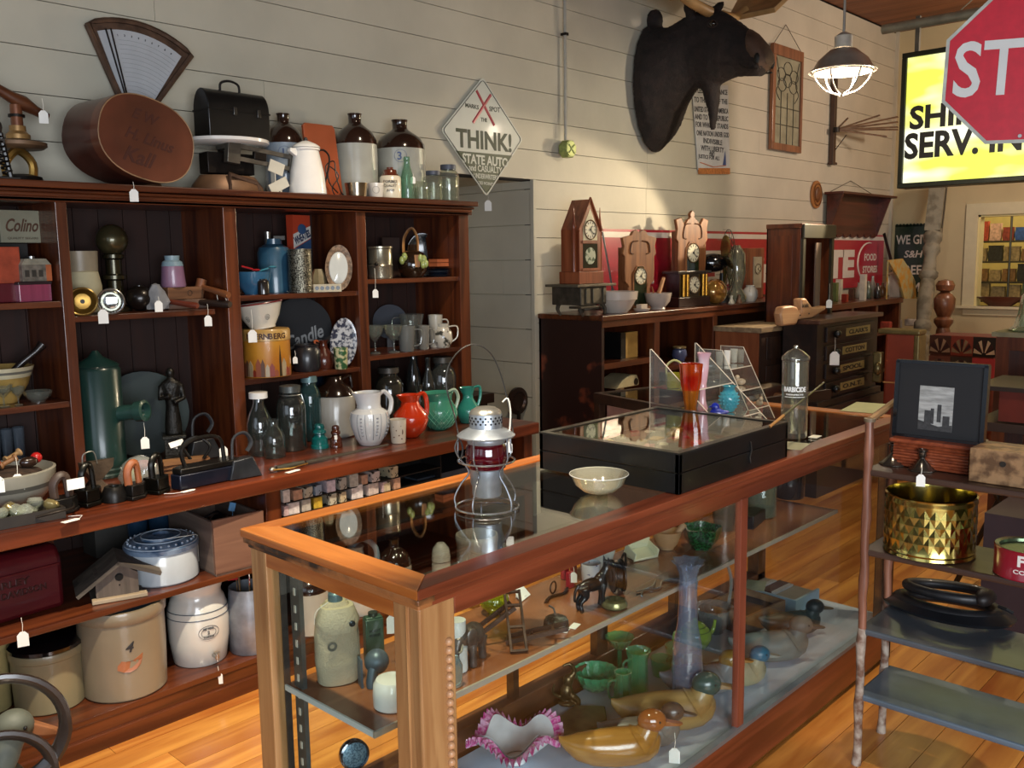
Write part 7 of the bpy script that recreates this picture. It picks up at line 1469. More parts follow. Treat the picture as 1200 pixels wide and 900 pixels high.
# ================================================================ inside the case, bottom deck (z .172)
def duck(x, y, rz, L, bm, hm, bl, lab, wing=None, neck=.86, bw=.36):
    t = thing('duck_decoy', lab, 'decoy', (x, y, zd), rz)
    R = []
    for f, w, zc, h in ((-.52, .05, .30, .03), (-.46, .16, .25, .07), (-.36, .30, .21, .13), (-.2, .42, .19, .17), (0, .48, .185, .185), (.18, .46, .19, .185), (.32, .36, .2, .17), (.41, .22, .21, .12), (.45, .08, .22, .05)):
        R.append([(f*L, w*bw/.36*.36*L*math.cos(a), max(.0, zc*L+h*L*math.sin(a))) for a in [2*PI*i/20 for i in range(20)]])
    MB().loft(R).tube([(.24*L, 0, .24*L), (.31*L, 0, .33*L*neck), (.34*L, 0, .44*L*neck)], [.17*L, .125*L, .10*L], 16).build('body', bm, t)
    MB().ell((.365*L, 0, .50*L*neck), (.14*L, .11*L, .115*L), 20, 12).build('head', hm, t)
    MB().loft([[(x_*L, y_*w_*L, (z_*neck)*L) for y_, z_ in ((-1, z0), (-.8, z1), (.8, z1), (1, z0))] for x_, w_, z0, z1 in ((.45, .05, .455, .515), (.54, .045, .447, .485), (.62, .045, .443, .465), (.66, .02, .445, .455))]).build('bill', bl, t, bev=.002)
    for s_ in (-1, 1): MB().ell((.42*L, s_*.097*L, .53*L*neck), .008*L+.001, 8, 6).build('eye', BLK, t)
    if wing:
        for s_ in (-1, 1): MB().ell((-.06*L, s_*.105*L, .275*L), (.25*L, .06*L, .085*L), 16, 8).build('wing', wing, t)
    return t
GOLDW = wood('8a5c24', 'b8863e', 'x', .18, 14, coat=.8); BH = mat('96582a', .15, var=.1, coat=.9)
t = duck(1.966, 1.475, -.74, .30, GOLDW, BH, BH, 'polished golden wooden duck decoy with red-brown head, nearest in the case')
ptag(t, 782, 885, p=Vector((2.062, 1.335, .215)), s=.03, up=.05)
duck(2.10, 1.475, -.8, .25, mat('6f6c66', .4, var=.15, sc=10), mat('5c4a3e', .35, var=.2, coat=.3), mat('3c3430', .4), 'grey duck decoy with brown-grey head behind the golden duck')
duck(2.235, 1.475, -.75, .33, wood('8a6a3c', 'b09258', 'x', .4, 12), mat('33504a', .25, var=.1, coat=.6), mat('8a6a3c', .4), 'tan wooden duck decoy with dark green round head')
duck(2.50, 1.52, -.7, .27, mat('8a8c8c', .35, var=.1), mat('9c7830', .3, var=.15, coat=.4), mat('b07a34', .4), 'duck decoy with blue wings, white flank and ochre head', wing=mat('4a6480', .35, var=.15))
duck(2.62, 1.47, -.7, .25, mat('a09676', .45, var=.2, sc=12), mat('2f6a84', .3, var=.1, col2='9aa8a8', sc=14, thr=(.55, .6)), mat('8f948c', .4), 'pale duck decoy with blue-green head and white cheek, at the middle post')
duck(2.88, 1.47, -.72, .30, mat('6f7670', .5, var=.2, sc=14), mat('6c665c', .5, var=.2), mat('4a4440', .5), 'weathered grey duck decoy with pointed bill, right of the middle post')
duck(3.14, 1.52, -.7, .25, mat('2a3a38', .4, var=.2), mat('16282a', .35, var=.1), mat('5a4a34', .5), 'dark duck decoy with black-green head in front of the paper trays')
# pink coral shell cluster
t = thing('ruffled_glass_bowl', 'ruffled white and hot pink fluted glass bowl glaring in the near corner of the deck', 'bowl', (1.80, 1.70, zd), -.5)
PK = mat('c9388c', .2, col2='e8b8d4', sc=60, thr=(.4, .6), coat=.7); 
n_ = 96; rg_ = []
for f, z0, amp in ((.3, .012, 0), (.55, .025, .01), (.8, .055, .03), (1.0, .08, .05)):
    rg_.append([(.105*f*math.cos(2*PI*i/n_)*(1+amp*2*math.cos(4*2*PI*i/n_)), .085*f*math.sin(2*PI*i/n_)*(1+amp*2*math.cos(4*2*PI*i/n_)), z0+amp*.5*math.sin(4*2*PI*i/n_)) for i in range(n_)])
mb = MB().loft(rg_[::1], cap=False).loft([[(x*.97, y*.97, z+.004) for x, y, z in r_] for r_ in rg_], cap=False).lathe([(0, 0), (.03, 0), (.026, .014), (0, .016)], 20)
mb.build('body', mat('dcdcdc', .2, coat=.6), t)
fr_ = []
for i in range(n_):
    a = 2*PI*i/n_; q = Vector(rg_[-1][i]); o_ = q+Vector((math.cos(a)*.03, math.sin(a)*.03, .012*math.cos(i*PI)))
    fr_.append((q, o_))
vs = [tuple(q) for q, _ in fr_]+[tuple(o_) for _, o_ in fr_]+[tuple(q-Vector((0, 0, .003))) for q, _ in fr_]
MB().add(vs, [(i, (i+1) % n_, n_+(i+1) % n_, n_+i) for i in range(n_)]+[(2*n_+i, n_+i, n_+(i+1) % n_, 2*n_+(i+1) % n_) for i in range(n_)]).build('pink_ruffle', PK, t, ang=0)
t = thing('elephant_book_end', 'twisted brass figure of a rearing elephant on the deck, behind the pink bowl', 'figurine', (2.15, 1.80, zd), -.6)
BZ = mat('6a5638', .3, .7, var=.4, sc=30)
beast(t, [('e', (0, 0, .012), (.03, .025, .012)), ('e', (0, 0, .045), (.022, .02, .03)), ('e', (.005, 0, .085), (.018, .016, .022)), ('t', [(.01, 0, .095), (.026, 0, .115), (.01, 0, .14), (-.014, 0, .135)], (.012, .009, .006, .004)), ('t', [(.01, .014, .08), (.035, .018, .085)], (.007, .005)), ('t', [(-.02, 0, .03), (-.045, 0, .05), (-.04, 0, .08)], (.006, .005, .004)), ('t', [(.012, -.012, .04), (.034, -.016, .02), (.03, -.016, 0)], (.012, .009, .008))], BZ, .003)
solo(MB().prism([(-.11, -.05), (.06, -.07), (.13, -.02), (.08, .06), (-.08, .06)], 0, .012, 'xy'), 'brass_tray', mat('5c4c38', .35, .5, col2='8a8468', sc=14), 'brown and grey mottled tray under the twisted brass figure', 'tray', (2.08, 1.70, zd), .1, bev=.003)
GG = mat('2f8a56', .06, var=.12, coat=1, trans=.55)
GGL = glass('9cecc0', 1.6, .14, .03, .12)
p = Vector((2.30, 1.80, zd)); k = dep(p)/FP
t = thing('green_glass_bowl', 'green pressed glass bowl with diamond texture and white sticker', 'bowl', p, face(p))
MB().lathe([(0, 0), (10*k, 0), (18*k, 6*k), (25*k, 20*k), (26*k, 24*k), (25*k, 24*k), (17*k, 8*k), (0, 3*k)], 36, rmod=lambda a, z: 1+.03*math.cos(18*a)).build('body', mat('62d496', .08, var=.2, sc=80, coat=1, trans=.5, bump=.6, bs=120), t)
MB().bx(-.008, .008, -.003, .0, .03, .036, T=TR(-.005, -22*k, 8*k)).build('white_sticker', TAGM, t, ang=0)
def gpit(x, y, h, r, lab, prof, hd=True):
    t = thing('green_glass_pitcher', lab, 'pitcher', (x, y, zd), -.5)
    MB().lathe([(r*a, h*b) for a, b in prof], 26, rmod=lambda a, z: 1+.04*math.cos(10*a)+(.12*max(0, math.cos(a)) if z > h*.9 else 0)).build('body', GGL, t)
    if hd: MB().tube(smooth_path([(-r*.6, 0, h*.8), (-r*1.4, 0, h*.75), (-r*1.3, 0, h*.35), (-r*.8, 0, h*.3)]), .004, 6).build('handle', GGL, t)
PT = [(0, 0), (.9, 0), (1, .05), (.8, .5), (.62, .8), (.75, 1), (.68, 1), (.55, .8), (.72, .5), (.85, .1), (0, .06)]
gpit(2.26, 1.66, .12, .035, 'small green glass jug with handle, front of the green glass group', PT)
gpit(2.37, 1.68, .15, .036, 'taller straight green glass jug behind the small one', [(0, 0), (.9, 0), (1, .05), (.95, .5), (.9, .8), (1.1, 1), (1.05, 1), (.84, .8), (.9, .1), (0, .06)])
t = thing('green_compote', 'fluted green glass compote dish topping the green glass group', 'compote', (2.42, 1.79, zd), 0)
MB().lathe([(0, 0), (.035, 0), (.03, .008), (.008, .02), (.008, .10), (.03, .12), (.05, .15), (.048, .15), (.028, .124), (0, .11)], 32, rmod=lambda a, z: 1+(.06*math.cos(12*a) if z > .11 else 0)).build('body', GGL, t)
for i, (x, y, c2) in enumerate(((2.54, 1.70, 0), (2.60, 1.62, 1), (2.66, 1.72, 2))):
    t = thing('green_glass_cup', ('pale green glass tea cup with ring handle, left of the group', 'pale green glass tea cup nearest the blue-winged duck', 'pale green glass cup under the lime teapot')[i], 'cup', (x, y, zd), .3*i)
    MB().lathe(fit(CUPF, .04, .06), 24).build('body', glass('b0f0c8', 1.6, .12, .03, .12), t)
    MB().tube([(.045+.014*math.cos(a), 0, .035+.014*math.sin(a)) for a in [2*PI*j/14 for j in range(14)]], .003, 5, True).build('handle', glass('9adcb0', 1.3, .2), t)
# ruffled lamp-shade vase; its milky blue tint partly paints in a reflection
t = thing('lamp_chimney', 'tall glass lamp shade chimney with ruffled top edge, its milky blue partly a painted reflection', 'lamp chimney', (2.345, 1.475, zd), 0)
MB().lathe([(.025, 0), (.034, .03), (.045, .09), (.048, .16), (.044, .24), (.032, .30), (.028, .38), (.028, .46), (.034, .49), (.050, .505)], 48, rmod=lambda a, z: 1+(.12*math.cos(8*a) if z > .48 else 0)).build('body', glass('ccd8f0', 1.4, .14, .05, .09), t)
# lime teapot
t = thing('lime_teapot', 'small speckled lime green teapot with gold bands', 'teapot', (2.80, 1.73, zd), -.45)
LM = mat('8fa83c', .15, var=.08, sc=30, coat=.8)
MB().lathe([(0, 0), (.03, 0), (.05, .015), (.062, .045), (.058, .07), (.04, .088), (.036, .09)], 32).build('body', LM, t)
o = MB().lathe([(.038, .09), (.03, .098), (.012, .104), (0, .105)], 24).ell((0, 0, .11), (.01, .01, .008), 10, 6).build('lid', LM, t)
MB().tube(smooth_path([(.055, 0, .04), (.078, 0, .06), (.086, 0, .095)]), [.012, .011, .01, .009, .008, .007, .006, .006, .006], 10).build('spout', LM, t)
MB().tube(smooth_path([(-.05, 0, .07), (-.085, 0, .075), (-.088, 0, .035), (-.055, 0, .03)]), .005, 8).build('handle', LM, t)
for z_, r_ in ((.075, .0555), (.089, .04)): MB().tube([(r_*math.cos(a), r_*math.sin(a), z_) for a in [2*PI*i/28 for i in range(28)]], .0012, 4, True).build('dark_band', mat('2c3418', .3), t)
# big clear glass basket
t = thing('clear_glass_basket', 'large clear glass basket with a tall arched handle, behind the lime teapot', 'basket', (2.98, 1.76, zd), -.3)
MB().lathe(fit(BOWL, .075, .10), 30, rmod=lambda a, z: 1+.04*math.cos(12*a)).build('body', glass('d8d8d4', 1.8, .12, .03, .12), t)
MB().tube(smooth_path([(-.075, 0, .09), (-.09, 0, .19), (-.04, 0, .29), (.03, 0, .30), (.085, 0, .2), (.075, 0, .09)]), .007, 8, flat=.6).build('handle', glass('d8d8d4', 2, .25, .05, .2), t)
# wooden boxes / trays with papers
t = thing('open_wooden_box', 'low pale wooden box with dark contents on the deck, right of the glass basket', 'box', (3.13, 1.74, zd), -.1)
WBX = wood('7a5636', 'a88458', 'x', .5, 14, coat=0)
for a, b, c, d in ((-.1, .16, -.11, -.10), (-.1, .16, .08, .09), (-.1, -.09, -.1, .08), (.15, .16, -.1, .08)): MB().bx(a, b, c, d, 0, .075).build('side', WBX, t, ang=0)
MB().bx(-.1, .16, -.1, .08, .0, .05).build('dark_lining', mat('2c1c16', .7, var=.3), t, ang=0)
t = thing('card_file_tray', 'pale blue-white card tray filled with papers and red folders at the far deck end', 'tray', (3.42, 1.72, zd), -.05)
MB().bx(-.08, .10, -.12, .12, 0, .05).build('body', mat('9c9a8c', .5, var=.1), t, ang=0)
MB().bx(-.085, .105, -.13, -.12, 0, .062).bx(-.085, -.078, -.12, .12, 0, .062).build('blue_edge', mat('9fc0d4', .4), t, ang=0)
MB().bx(-.05, .09, -.02, .0, .05, .058).bx(-.06, .08, .05, .07, .05, .06).build('white_divider', mat('c9ccce', .5), t, ang=0)
MB().bx(-.05, .1, .0, .05, .05, .056).build('red_folder', mat('4a1816', .5, var=.1), t, ang=0)
solo(MB().bx(-.06, .06, -.04, .04, 0, .002), 'paper_note', mat('9cab90', .6), 'loose pale green note lying on the card tray', 'note', (3.38, 1.80, zd+.0615), .4, ang=0)
# grey stone fish at the near corner
t = thing('grey_gourd', 'dull grey shell-shaped basket with a dark handle in the nearest deck corner', 'basket', (1.55, 1.68, zd), .2)
MB().ell((0, 0, .03), (.07, .05, .03), 20, 10).build('body', mat('70767c', .5, var=.2, sc=12), t)
MB().tube(smooth_path([(-.03, -.04, .04), (.0, -.05, .07), (.035, -.03, .06)]), .004, 6).build('handle', mat('2a2420', .5), t)
# ================================================================ low bookcase along the wall, with the clocks
zc, yf = 1.265, 3.29
x705, x840 = on(705, 1.1, Y=yf).x, on(838, 1.1, Y=yf).x
t = thing('low_bookcase', 'long low red-brown bookcase with open cubbies carrying the clocks, by the cream wall', 'bookcase', (0, 0, 0))
X0, X1 = x705, 7.25
MB().bx(X0-.01, X1, yf-.015, YW-.004, zc-.03, zc).build('top', RED, t, bev=.003, ang=0)
MB().bx(X0+.001, X1-.001, yf-.004, yf+.02, zc-.07, zc-.0305).build('rail', RED, t, ang=0)
MB().bx(X0, X0+.025, yf, YW-.004, 0, zc-.03).build('side_panel', mat('80402a', .5, col2='2c1612', sc=2.2, thr=(.42, .46), bump=.2), t, ang=0)
for u in (770, 838): xx = on(u, 1.1, Y=yf).x; MB().bx(xx-.03, xx+.03, yf, YW-.02, 0, zc-.03).build('upright', REDZ, t, bev=.002, ang=0)
MB().bx(X1-.03, X1, yf, YW-.004, 0, zc-.03).build('upright', REDZ, t, ang=0)
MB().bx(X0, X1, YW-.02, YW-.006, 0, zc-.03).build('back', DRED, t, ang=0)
zsh = at(720, 425, Y=yf).z; zs2 = at(800, 432, Y=yf).z
MB().bx(X0+.025, on(770, 1.1, Y=yf).x, yf+.005, YW-.02, zsh-.035, zsh).build('shelf', RED, t, ang=0)
MB().bx(on(770, 1.1, Y=yf).x, on(838, 1.1, Y=yf).x, yf+.005, YW-.02, zs2-.0, zs2+.03).build('shelf', RED, t, ang=0)
for zz in (.5, .1): MB().bx(X0+.025, X1, yf+.005, YW-.02, zz, zz+.03).build('shelf', RED, t, ang=0)
def TB(name, lab, cat, u, y, z, rz=0, group=None):
    p = on(u, z+.001, Y=y); return thing(name, lab, cat, p, rz, group), dep(p)/FP*1.0
t, k = TB('yellow_box', 'upright box with a plain yellow face in the first cubby of the low bookcase', 'box', 737, yf+.10, zsh)
MB().bx(-.06, .065, -.02, .02, 0, 30*k).build('face', mat('b8924c', .6), t, ang=0); MB().bx(-.11, -.061, -.02, .1, 0, 30*k).build('side', BLK, t, ang=0)
t, k = TB('cubby_clock', 'small ornate gilt clock beside the yellow box in the first cubby', 'clock', 756, yf+.12, zsh, -.2)
MB().bx(-6*k, 6*k, -.02, .03, 0, 10*k).cyl(7*k, -.02, .02, 20, T=TR(0, 0, 14*k) @ RX(PI/2)).build('case', mat('3c3222', .4), t)
MB().cyl(4.5*k, .02, .023, 20, T=TR(0, 0, 14*k) @ RX(PI/2)).build('dial', mat('b8a468', .4), t, ang=0)
for i in range(12): a = i*PI/6; MB().ell((6.2*k*math.cos(a), -.024, 14*k+8*k*math.sin(a)), 1*k, 6, 4).build('gilt_bead', mat('b0a070', .4), t)
t, k = TB('bread_cover', 'cream curved metal cover with a dark round hole, lower cubby of the low bookcase', 'cover', 737, yf+.06, at(735, 452, Y=yf+.02).z-.02)
MB().prism([(-24*k, 0), (-12*k, 9*k), (4*k, 14*k), (16*k, 13*k), (20*k, 6*k), (20*k, 0)], 0, .16).bx(-.02, .02, .05, .09, -.25, 0).build('shell', mat('cfc7a0', .4), t, bev=.004); MB().cyl(4*k, 0, .003, 16, T=TR(14*k, .0, 5*k) @ RX(PI/2)).build('hole', BLK, t, ang=0)
t, k = TB('blue_jar', 'round blue-grey ginger jar with brass lid in the second cubby', 'jar', 796, yf+.12, zs2+.03)
MB().lathe([(0, 0), (6*k, 0), (9*k, 7*k), (8*k, 13*k), (5*k, 15*k)], 20).build('body', mat('5c6488', .25, coat=.6), t); MB().cyl(8*k, 15*k, 17*k, 20).build('lid', mat('a8946c', .3, .6), t)
# long red store sign
ys = YW-.03
x0s, x1s = at(700, 268, Y=ys).x, at(1036, 280, Y=ys).x; zt_, zb_ = at(705, 268, Y=ys).z, at(1000, 337, Y=ys).z
t = thing('red_store_sign', 'long red enamel store sign with white stripe and words, along the wall behind the clocks', 'sign', (x0s, ys, zb_), 0)
SR = mat('a8162c', .3, var=.06, coat=.4); SW = mat('d8d0c4', .35, var=.04, coat=.3); H_ = zt_-zb_; W_ = x1s-x0s
MB().bx(0, W_, 0, .01, 0, H_).build('plate', SR, t, ang=0)
MB().bx(0, W_, -.002, 0, H_-.055, H_-.018).build('white_stripe', SW, t, ang=0)
for uc in (752, 1018):
    cx = at(uc, 300, Y=ys).x-x0s; cz = H_*.47; R_ = .16 if uc < 900 else .27
    MB().tube([(cx+R_*1.0*math.cos(a), -.003, cz+R_*.72*math.sin(a)) for a in [PI*.45+2*PI*.55*i/20 for i in range(21)]], .009, 4, flat=.4).build('white_arc', SW, t)
    text('FOOD', R_*1.1, .07, SW, TR(cx+.04, -.002, cz+.05), t, 'white_letters', bold=.03); text('STORES', R_*1.35, .07, SW, TR(cx+.04, -.002, cz-.07), t, 'white_letters', bold=.03)
xa, xb = at(790, 310, Y=ys).x-x0s, at(1001, 310, Y=ys).x-x0s
text('RED & WHITE', xb-xa, .27, SW, TR((xa+xb)/2, -.002, H_*.45), t, 'white_letters', bold=.06)
p = at(718, 340, Y=3.60); q = at(706, 272, Y=3.70)
solo(MB().tube([(0, 0, 0), tuple(q-p)], .016, 4, flat=.4).bx(-.01, .01, -.005, .005, zc-p.z, .01), 'sign_edge_board', mat('8f949c', .4, .4), 'narrow grey metal-edged board leaning beside the steeple clock', 'board', p, 0)
# toy stove
t, k = TB('toy_stove', 'grey-brown cast iron toy cook stove under the steeple clock', 'stove', 682, 3.46, zc, 0)
SV = mat('4c453a', .5, .4, var=.3, sc=20, bump=.4)
MB().bx(-24*k, 24*k, -.09, .13, 12*k, 33*k).build('body', SV, t, bev=.004); MB().bx(-34*k, 38*k, -.11, .14, 33*k, 36*k).build('top_plate', mat('6a6252', .45, .4, var=.3), t, bev=.003)
MB().bx(-36*k, -2*k, -.14, -.05, 9*k, 11.5*k).build('hearth', SV, t, bev=.003)
for x_, w_ in ((-12, 7), (3, 12), (19, 5)): MB().bx((x_-w_/2)*k, (x_+w_/2)*k, -.097, -.09, 14*k, 31*k).build('door', mat('5c5546', .5, .3, var=.3), t, bev=.002)
for x_, y_ in ((-22, -.07), (22, -.07), (-22, .1), (22, .1)): MB().tube(smooth_path([(x_*k*.8, y_, 14*k), (x_*k*1.05, y_-.01, 7*k), (x_*k*.9, y_-.02, 0)]), [.016, .014, .013, .012, .011, .01, .009, .008, .008], 8).build('leg', SV, t)
CW_ = wood('6a3018', '9c5434', 'z', .35, 20); OAKC = wood('6a3c20', '946038', 'z', .45, 26, coat=.1)
DIAL = mat('d8d2b8', .4, var=.03); NUM = mat('1c1a16', .5, var=0)
def dial(t, x, y, z, r, T0=Matrix.Identity(4), rz_=1.0, mt=DIAL, nums=True):
    T = T0 @ TR(x, y, z)
    o = MB().lathe([(0, 0), (r, 0), (r, -.004), (0, -.004)], 28, T=T @ RX(PI/2) @ SCL(1, rz_, 1)).build('dial', mt, t)
    MB().tube([(r*.97*math.cos(2*PI*i/28), -.002, r*.97*rz_*math.sin(2*PI*i/28)) for i in range(28)], r*.06, 5, True, T=T).build('dial_ring', mat('6a4c28', .4, .4), o)
    if nums:
        for i in range(12): a = i*PI/6; MB().bx(-r*.035, r*.035, -.002, -.0008, r*.62, r*.86, T=T @ SCL(1, 1, rz_) @ RY(a)).build('numeral', NUM, o, ang=0)
    for a, l_ in ((.6, .5), (2.3, .7)): MB().bx(-r*.035, r*.035, -.0045, -.0025, -r*.1, r*l_, T=T @ SCL(1, 1, rz_) @ RY(a)).build('hand', NUM, o, ang=0)
    MB().cyl(r*.12, .002, .006, 10, T=T @ RX(PI/2)).build('centre', NUM, o, ang=0)
# steeple clock on the stove
q = t.location.copy(); q.z += 36*k+.001; q.x += .0
t = thing('steeple_clock', 'tall pointed wooden steeple clock standing on the toy stove', 'clock', q+Vector((.02, .02, 0)), 0); k = dep(q)/FP
w = 15*k*1.45; dp = .075
MB().bx(-w*1.05, w*1.05, -dp*1.05, dp, 0, 14*k).build('base', CW_, t, bev=.003, ang=0)
gab = [(-w*.92, 14*k), (w*.92, 14*k), (w*.92, 62*k), (0, 97*k), (-w*.92, 62*k)]
MB().prism(gab, -dp*.9, dp*.95).build('case', CW_, t, bev=.002, ang=0)
MB().tube([(-w*.98, -dp*.93, 61*k), (0, -dp*.93, 98*k), (w*.98, -dp*.93, 61*k)], .009, 4).build('gable_moulding', CW_, t, ang=0)
for s_ in (-1, 1): MB().lathe([(.012, 14*k), (.012, 62*k), (.017, 64*k), (.012, 68*k), (.006, 76*k), (.002, 88*k), (0, 88*k)], 10, T=TR(s_*w*1.12, -dp*.6, 0)).build('pinnacle', CW_, t)
MB().prism([(-w*.6, 50*k), (w*.6, 50*k), (w*.6, 64*k), (0, 86*k), (-w*.6, 64*k)], -dp*.92, -dp*.88).build('upper_door', mat('c9c2a0', .3, coat=.4), t, ang=0)
dial(t, 0, -dp*.93, 62*k, w*.52)
MB().bx(-w*.62, w*.62, -dp*.92, -dp*.88, 18*k, 46*k).build('lower_door', mat('141c12', .15, coat=.6), t, ang=0)
MB().lathe([(0, 0), (w*.45, 0), (w*.42, -.003), (0, -.003)], 24, T=TR(0, -dp*.93, 32*k) @ RX(PI/2)).build('painted_medallion', mat('a8b098', .4, col2='2c4a2c', sc=30, thr=(.5, .56)), t)
for z_ in (48, 16.5): MB().bx(-w*.7, w*.7, -dp*.97, -dp*.9, (z_-1.5)*k, (z_+1.5)*k).build('rail', CW_, t, ang=0)
# gingerbread clocks
def ging(u, y, z, w, h, lab, crown, zd_, rd, oct_=True, ped=0):
    t, k = TB('gingerbread_clock', lab, 'clock', u, y, z, -.12); W2 = w/2*k*1.32; H = h*k
    if ped: MB().bx(-W2*.7, W2*.7, -.04, .06, 0, ped*k).build('plinth', CW_, t, ang=0)
    half = [(.62, 0), (.78, .02), (.70, .08), (.66, .3), (.88, .36), (.92, .5), (.90, .66), (1.02, .70), (.95, .80), (1.05, .90), (.72, .92)]+crown
    pl = [(x*W2, z_*(H-ped*k)+ped*k) for x, z_ in half]; pl = pl+[(-x, z_) for x, z_ in reversed(pl)]
    MB().prism(pl, -.012, .012).build('fretwork_front', OAKC, t, bev=.003, ang=0)
    MB().bx(-W2*.62, W2*.62, .012, .09, ped*k, H*.78).build('case', OAKC, t, ang=0)
    a, b, c, d = .46*W2, zd_*H+rd*k*1.25, ped*k+.03*H, .3*W2
    oc = [(-a, c), (a, c), (a, b-d*.8), (d*.7, b+d*.25), (-d*.7, b+d*.25), (-a, b-d*.8)]
    MB().prism(oc, -.018, -.012).build('door', OAKC, t, bev=.002, ang=0)
    MB().prism([(x*.82, c+(z_-c)*.94+.01) for x, z_ in oc], -.0195, -.0182).build('door_glass', mat('26301e', .1, coat=.7, var=.3, sc=30), t, ang=0)
    dial(t, 0, -.021, zd_*H, rd*k*1.25)
    for s_ in (-1, 1):
        MB().tube(smooth_path([(s_*.72*W2, -.015, .28*H), (s_*.8*W2, -.02, .2*H), (s_*.66*W2, -.02, .1*H)]), .006, 6).build('scroll', OAKC, t)
        MB().tube(smooth_path([(s_*.15*W2, -.015, .86*H), (s_*.5*W2, -.016, .84*H), (s_*.6*W2, -.016, .72*H), (s_*.4*W2, -.016, .7*H)]), .004, 6).build('carved_line', wood('4c2814', '6a4022', 'z', .5, 20), t)
ging(748, 3.50, zc, 42, 92, 'oak gingerbread mantel clock with flat wavy crown, between stove and black mantel clock', [(.5, .93), (.4, .98), (.2, 1.0), (.06, .97)], .42, 8)
ging(809, 3.56, zc, 42, 108, 'taller oak gingerbread clock with pointed finial crown behind the gilt mantel clock', [(.5, .84), (.3, .90), (.2, .91), (.12, .93), (.16, .96), (.08, .985), (0, 1.0)], .55, 9, ped=0)
t, k = TB('mantel_clock', 'black mantel clock with gilt columns and cream dial, before the finial clock', 'clock', 808, 3.42, zc, -.1)
MB().bx(-30*k, 28*k, -.05, .09, 0, 11*k).build('base', mat('2a1510', .4), t, bev=.004, ang=0); MB().bx(-26*k, 24*k, -.035, .08, 11*k, 38*k).build('body', mat('15100e', .25, coat=.4), t, ang=0)
MB().bx(-32*k, 30*k, -.05, .09, 38*k, 41*k).build('top', mat('1c1210', .3, coat=.3), t, bev=.003, ang=0)
for x_ in (-21, -14, 15, 21): MB().cyl(2*k, 12*k, 37*k, 12, T=TR(x_*k, -.045, 0)).build('gilt_column', mat('b0802c', .25, .8), t)
dial(t, 0, -.04, 25*k, 10*k, nums=True)
# bowls, mortar, dish
t, k = TB('white_mixing_bowl', 'large white stoneware mixing bowl at the front of the low bookcase', 'bowl', 722, 3.40, zc, 0)
MB().lathe([(0, 0), (13*k, 0), (18*k, 6*k), (23*k, 15*k), (24.5*k, 15.5*k), (25.5*k, 25*k), (24*k, 25*k), (21*k, 12*k), (0, 5*k)], 36).build('body', mat('c9bdb0', .3, coat=.4, var=.04), t)
t, k = TB('mortar', 'white mortar bowl with wooden pestle leaning out', 'mortar', 771, 3.40, zc, 0)
MB().lathe([(0, 0), (9*k, 0), (8*k, 2*k), (14*k, 9*k), (16*k, 19*k), (14.5*k, 19*k), (10*k, 6*k), (0, 5*k)], 28).build('bowl', mat('c0b4a8', .3, coat=.4), t); MB().tube([(-4*k, 0, 8*k), (14*k, .01, 36*k)], [3*k, 2.2*k], 10).build('pestle', wood('a8744c', 'c08c60', 'z', .5, 20), t)
t, k = TB('soap_dish', 'small white lidded dish between the mixing bowl and the mortar', 'dish', 752, 3.36, zc, 0)
MB().lathe([(0, 0), (8*k, 0), (10*k, 3*k), (0, 3*k)], 24).bx(-6*k, 6*k, -.02, .02, 3*k, 8*k).build('body', mat('bfb2a6', .4), t, bev=.002)
t, k = TB('black_telephone', 'dark iron bits lying between the stove and the first oak clock', 'hardware', 729, 3.56, zc, .2)
MB().tube(smooth_path([(-.1, 0, .02), (-.03, 0, .07), (.05, -.02, .05), (.09, 0, .09)]), .012, 8).ell((.03, 0, .03), (.05, .04, .03)).build('body', mat('14110f', .2, .5, coat=.5), t)
# electric fan
t, k = TB('electric_fan', 'old black desk fan with round wire cage, right of the finial clock', 'fan', 846, 3.50, zc, .75)
MB().lathe([(0, 0), (13*k, 0), (12*k, 5*k), (4*k, 10*k), (3*k, 34*k), (0, 34*k)], 22).build('base', BLK, t); MB().ell((0, .07, 46*k), (10*k, 20*k*.9, 11*k), 18, 10).build('motor', mat('0c0d10', .12, coat=.9), t)
for r_ in (10, 20, 29, 38): MB().tube([(r_*k*math.cos(2*PI*i/32), -.05+.0006*(r_-20), 46*k+r_*k*math.sin(2*PI*i/32)) for i in range(32)], .0028, 5, True).build('cage_ring', mat('5e5a50', .3, .8), t)
for i in range(16): a = 2*PI*i/16; MB().tube([(8*k*math.cos(a), -.06, 46*k+8*k*math.sin(a)), (38*k*math.cos(a), -.04, 46*k+38*k*math.sin(a)), (38*k*math.cos(a), .0, 46*k+38*k*math.sin(a))], .0018, 4).build('cage_wire', mat('5e5a50', .3, .8), t)
for i in range(4): MB().ell((0, 0, 17*k), (9*k, .004, 15*k), 12, 6, T=TR(0, -.02, 46*k) @ RY(i*PI/2) @ RZ(.5)).build('blade', mat('8a7c4c', .25, .8), t)
t, k = TB('amber_dome', 'shiny amber glass dome lying right of the gilt mantel clock', 'dome', 838, 3.38, zc, 0)
MB().ell((0, 0, 15*k), (17*k, 13*k, 15*k), 24, 14).build('dome', mat('8a5a24', .08, .5, col2='c8a050', sc=8, coat=1), t)
t, k = TB('hall_clock', 'small square-dialled clock in a red-brown case beside the tall open cupboard', 'clock', 886, 3.60, zc, -.1)
MB().bx(-.14, .1, 0, .1, 0, 58*k).build('case', CW_, t, bev=.004, ang=0); MB().bx(-.05, .06, -.006, 0, 12*k, 48*k).build('dial_panel', mat('b8b09a', .3, coat=.4), t, ang=0); dial(t, .005, -.009, 34*k, 6*k)
t, k = TB('ribbed_lamp_chimney', 'tall greenish ribbed lamp chimney standing before the fan', 'lamp chimney', 862, 3.42, zc, 0)
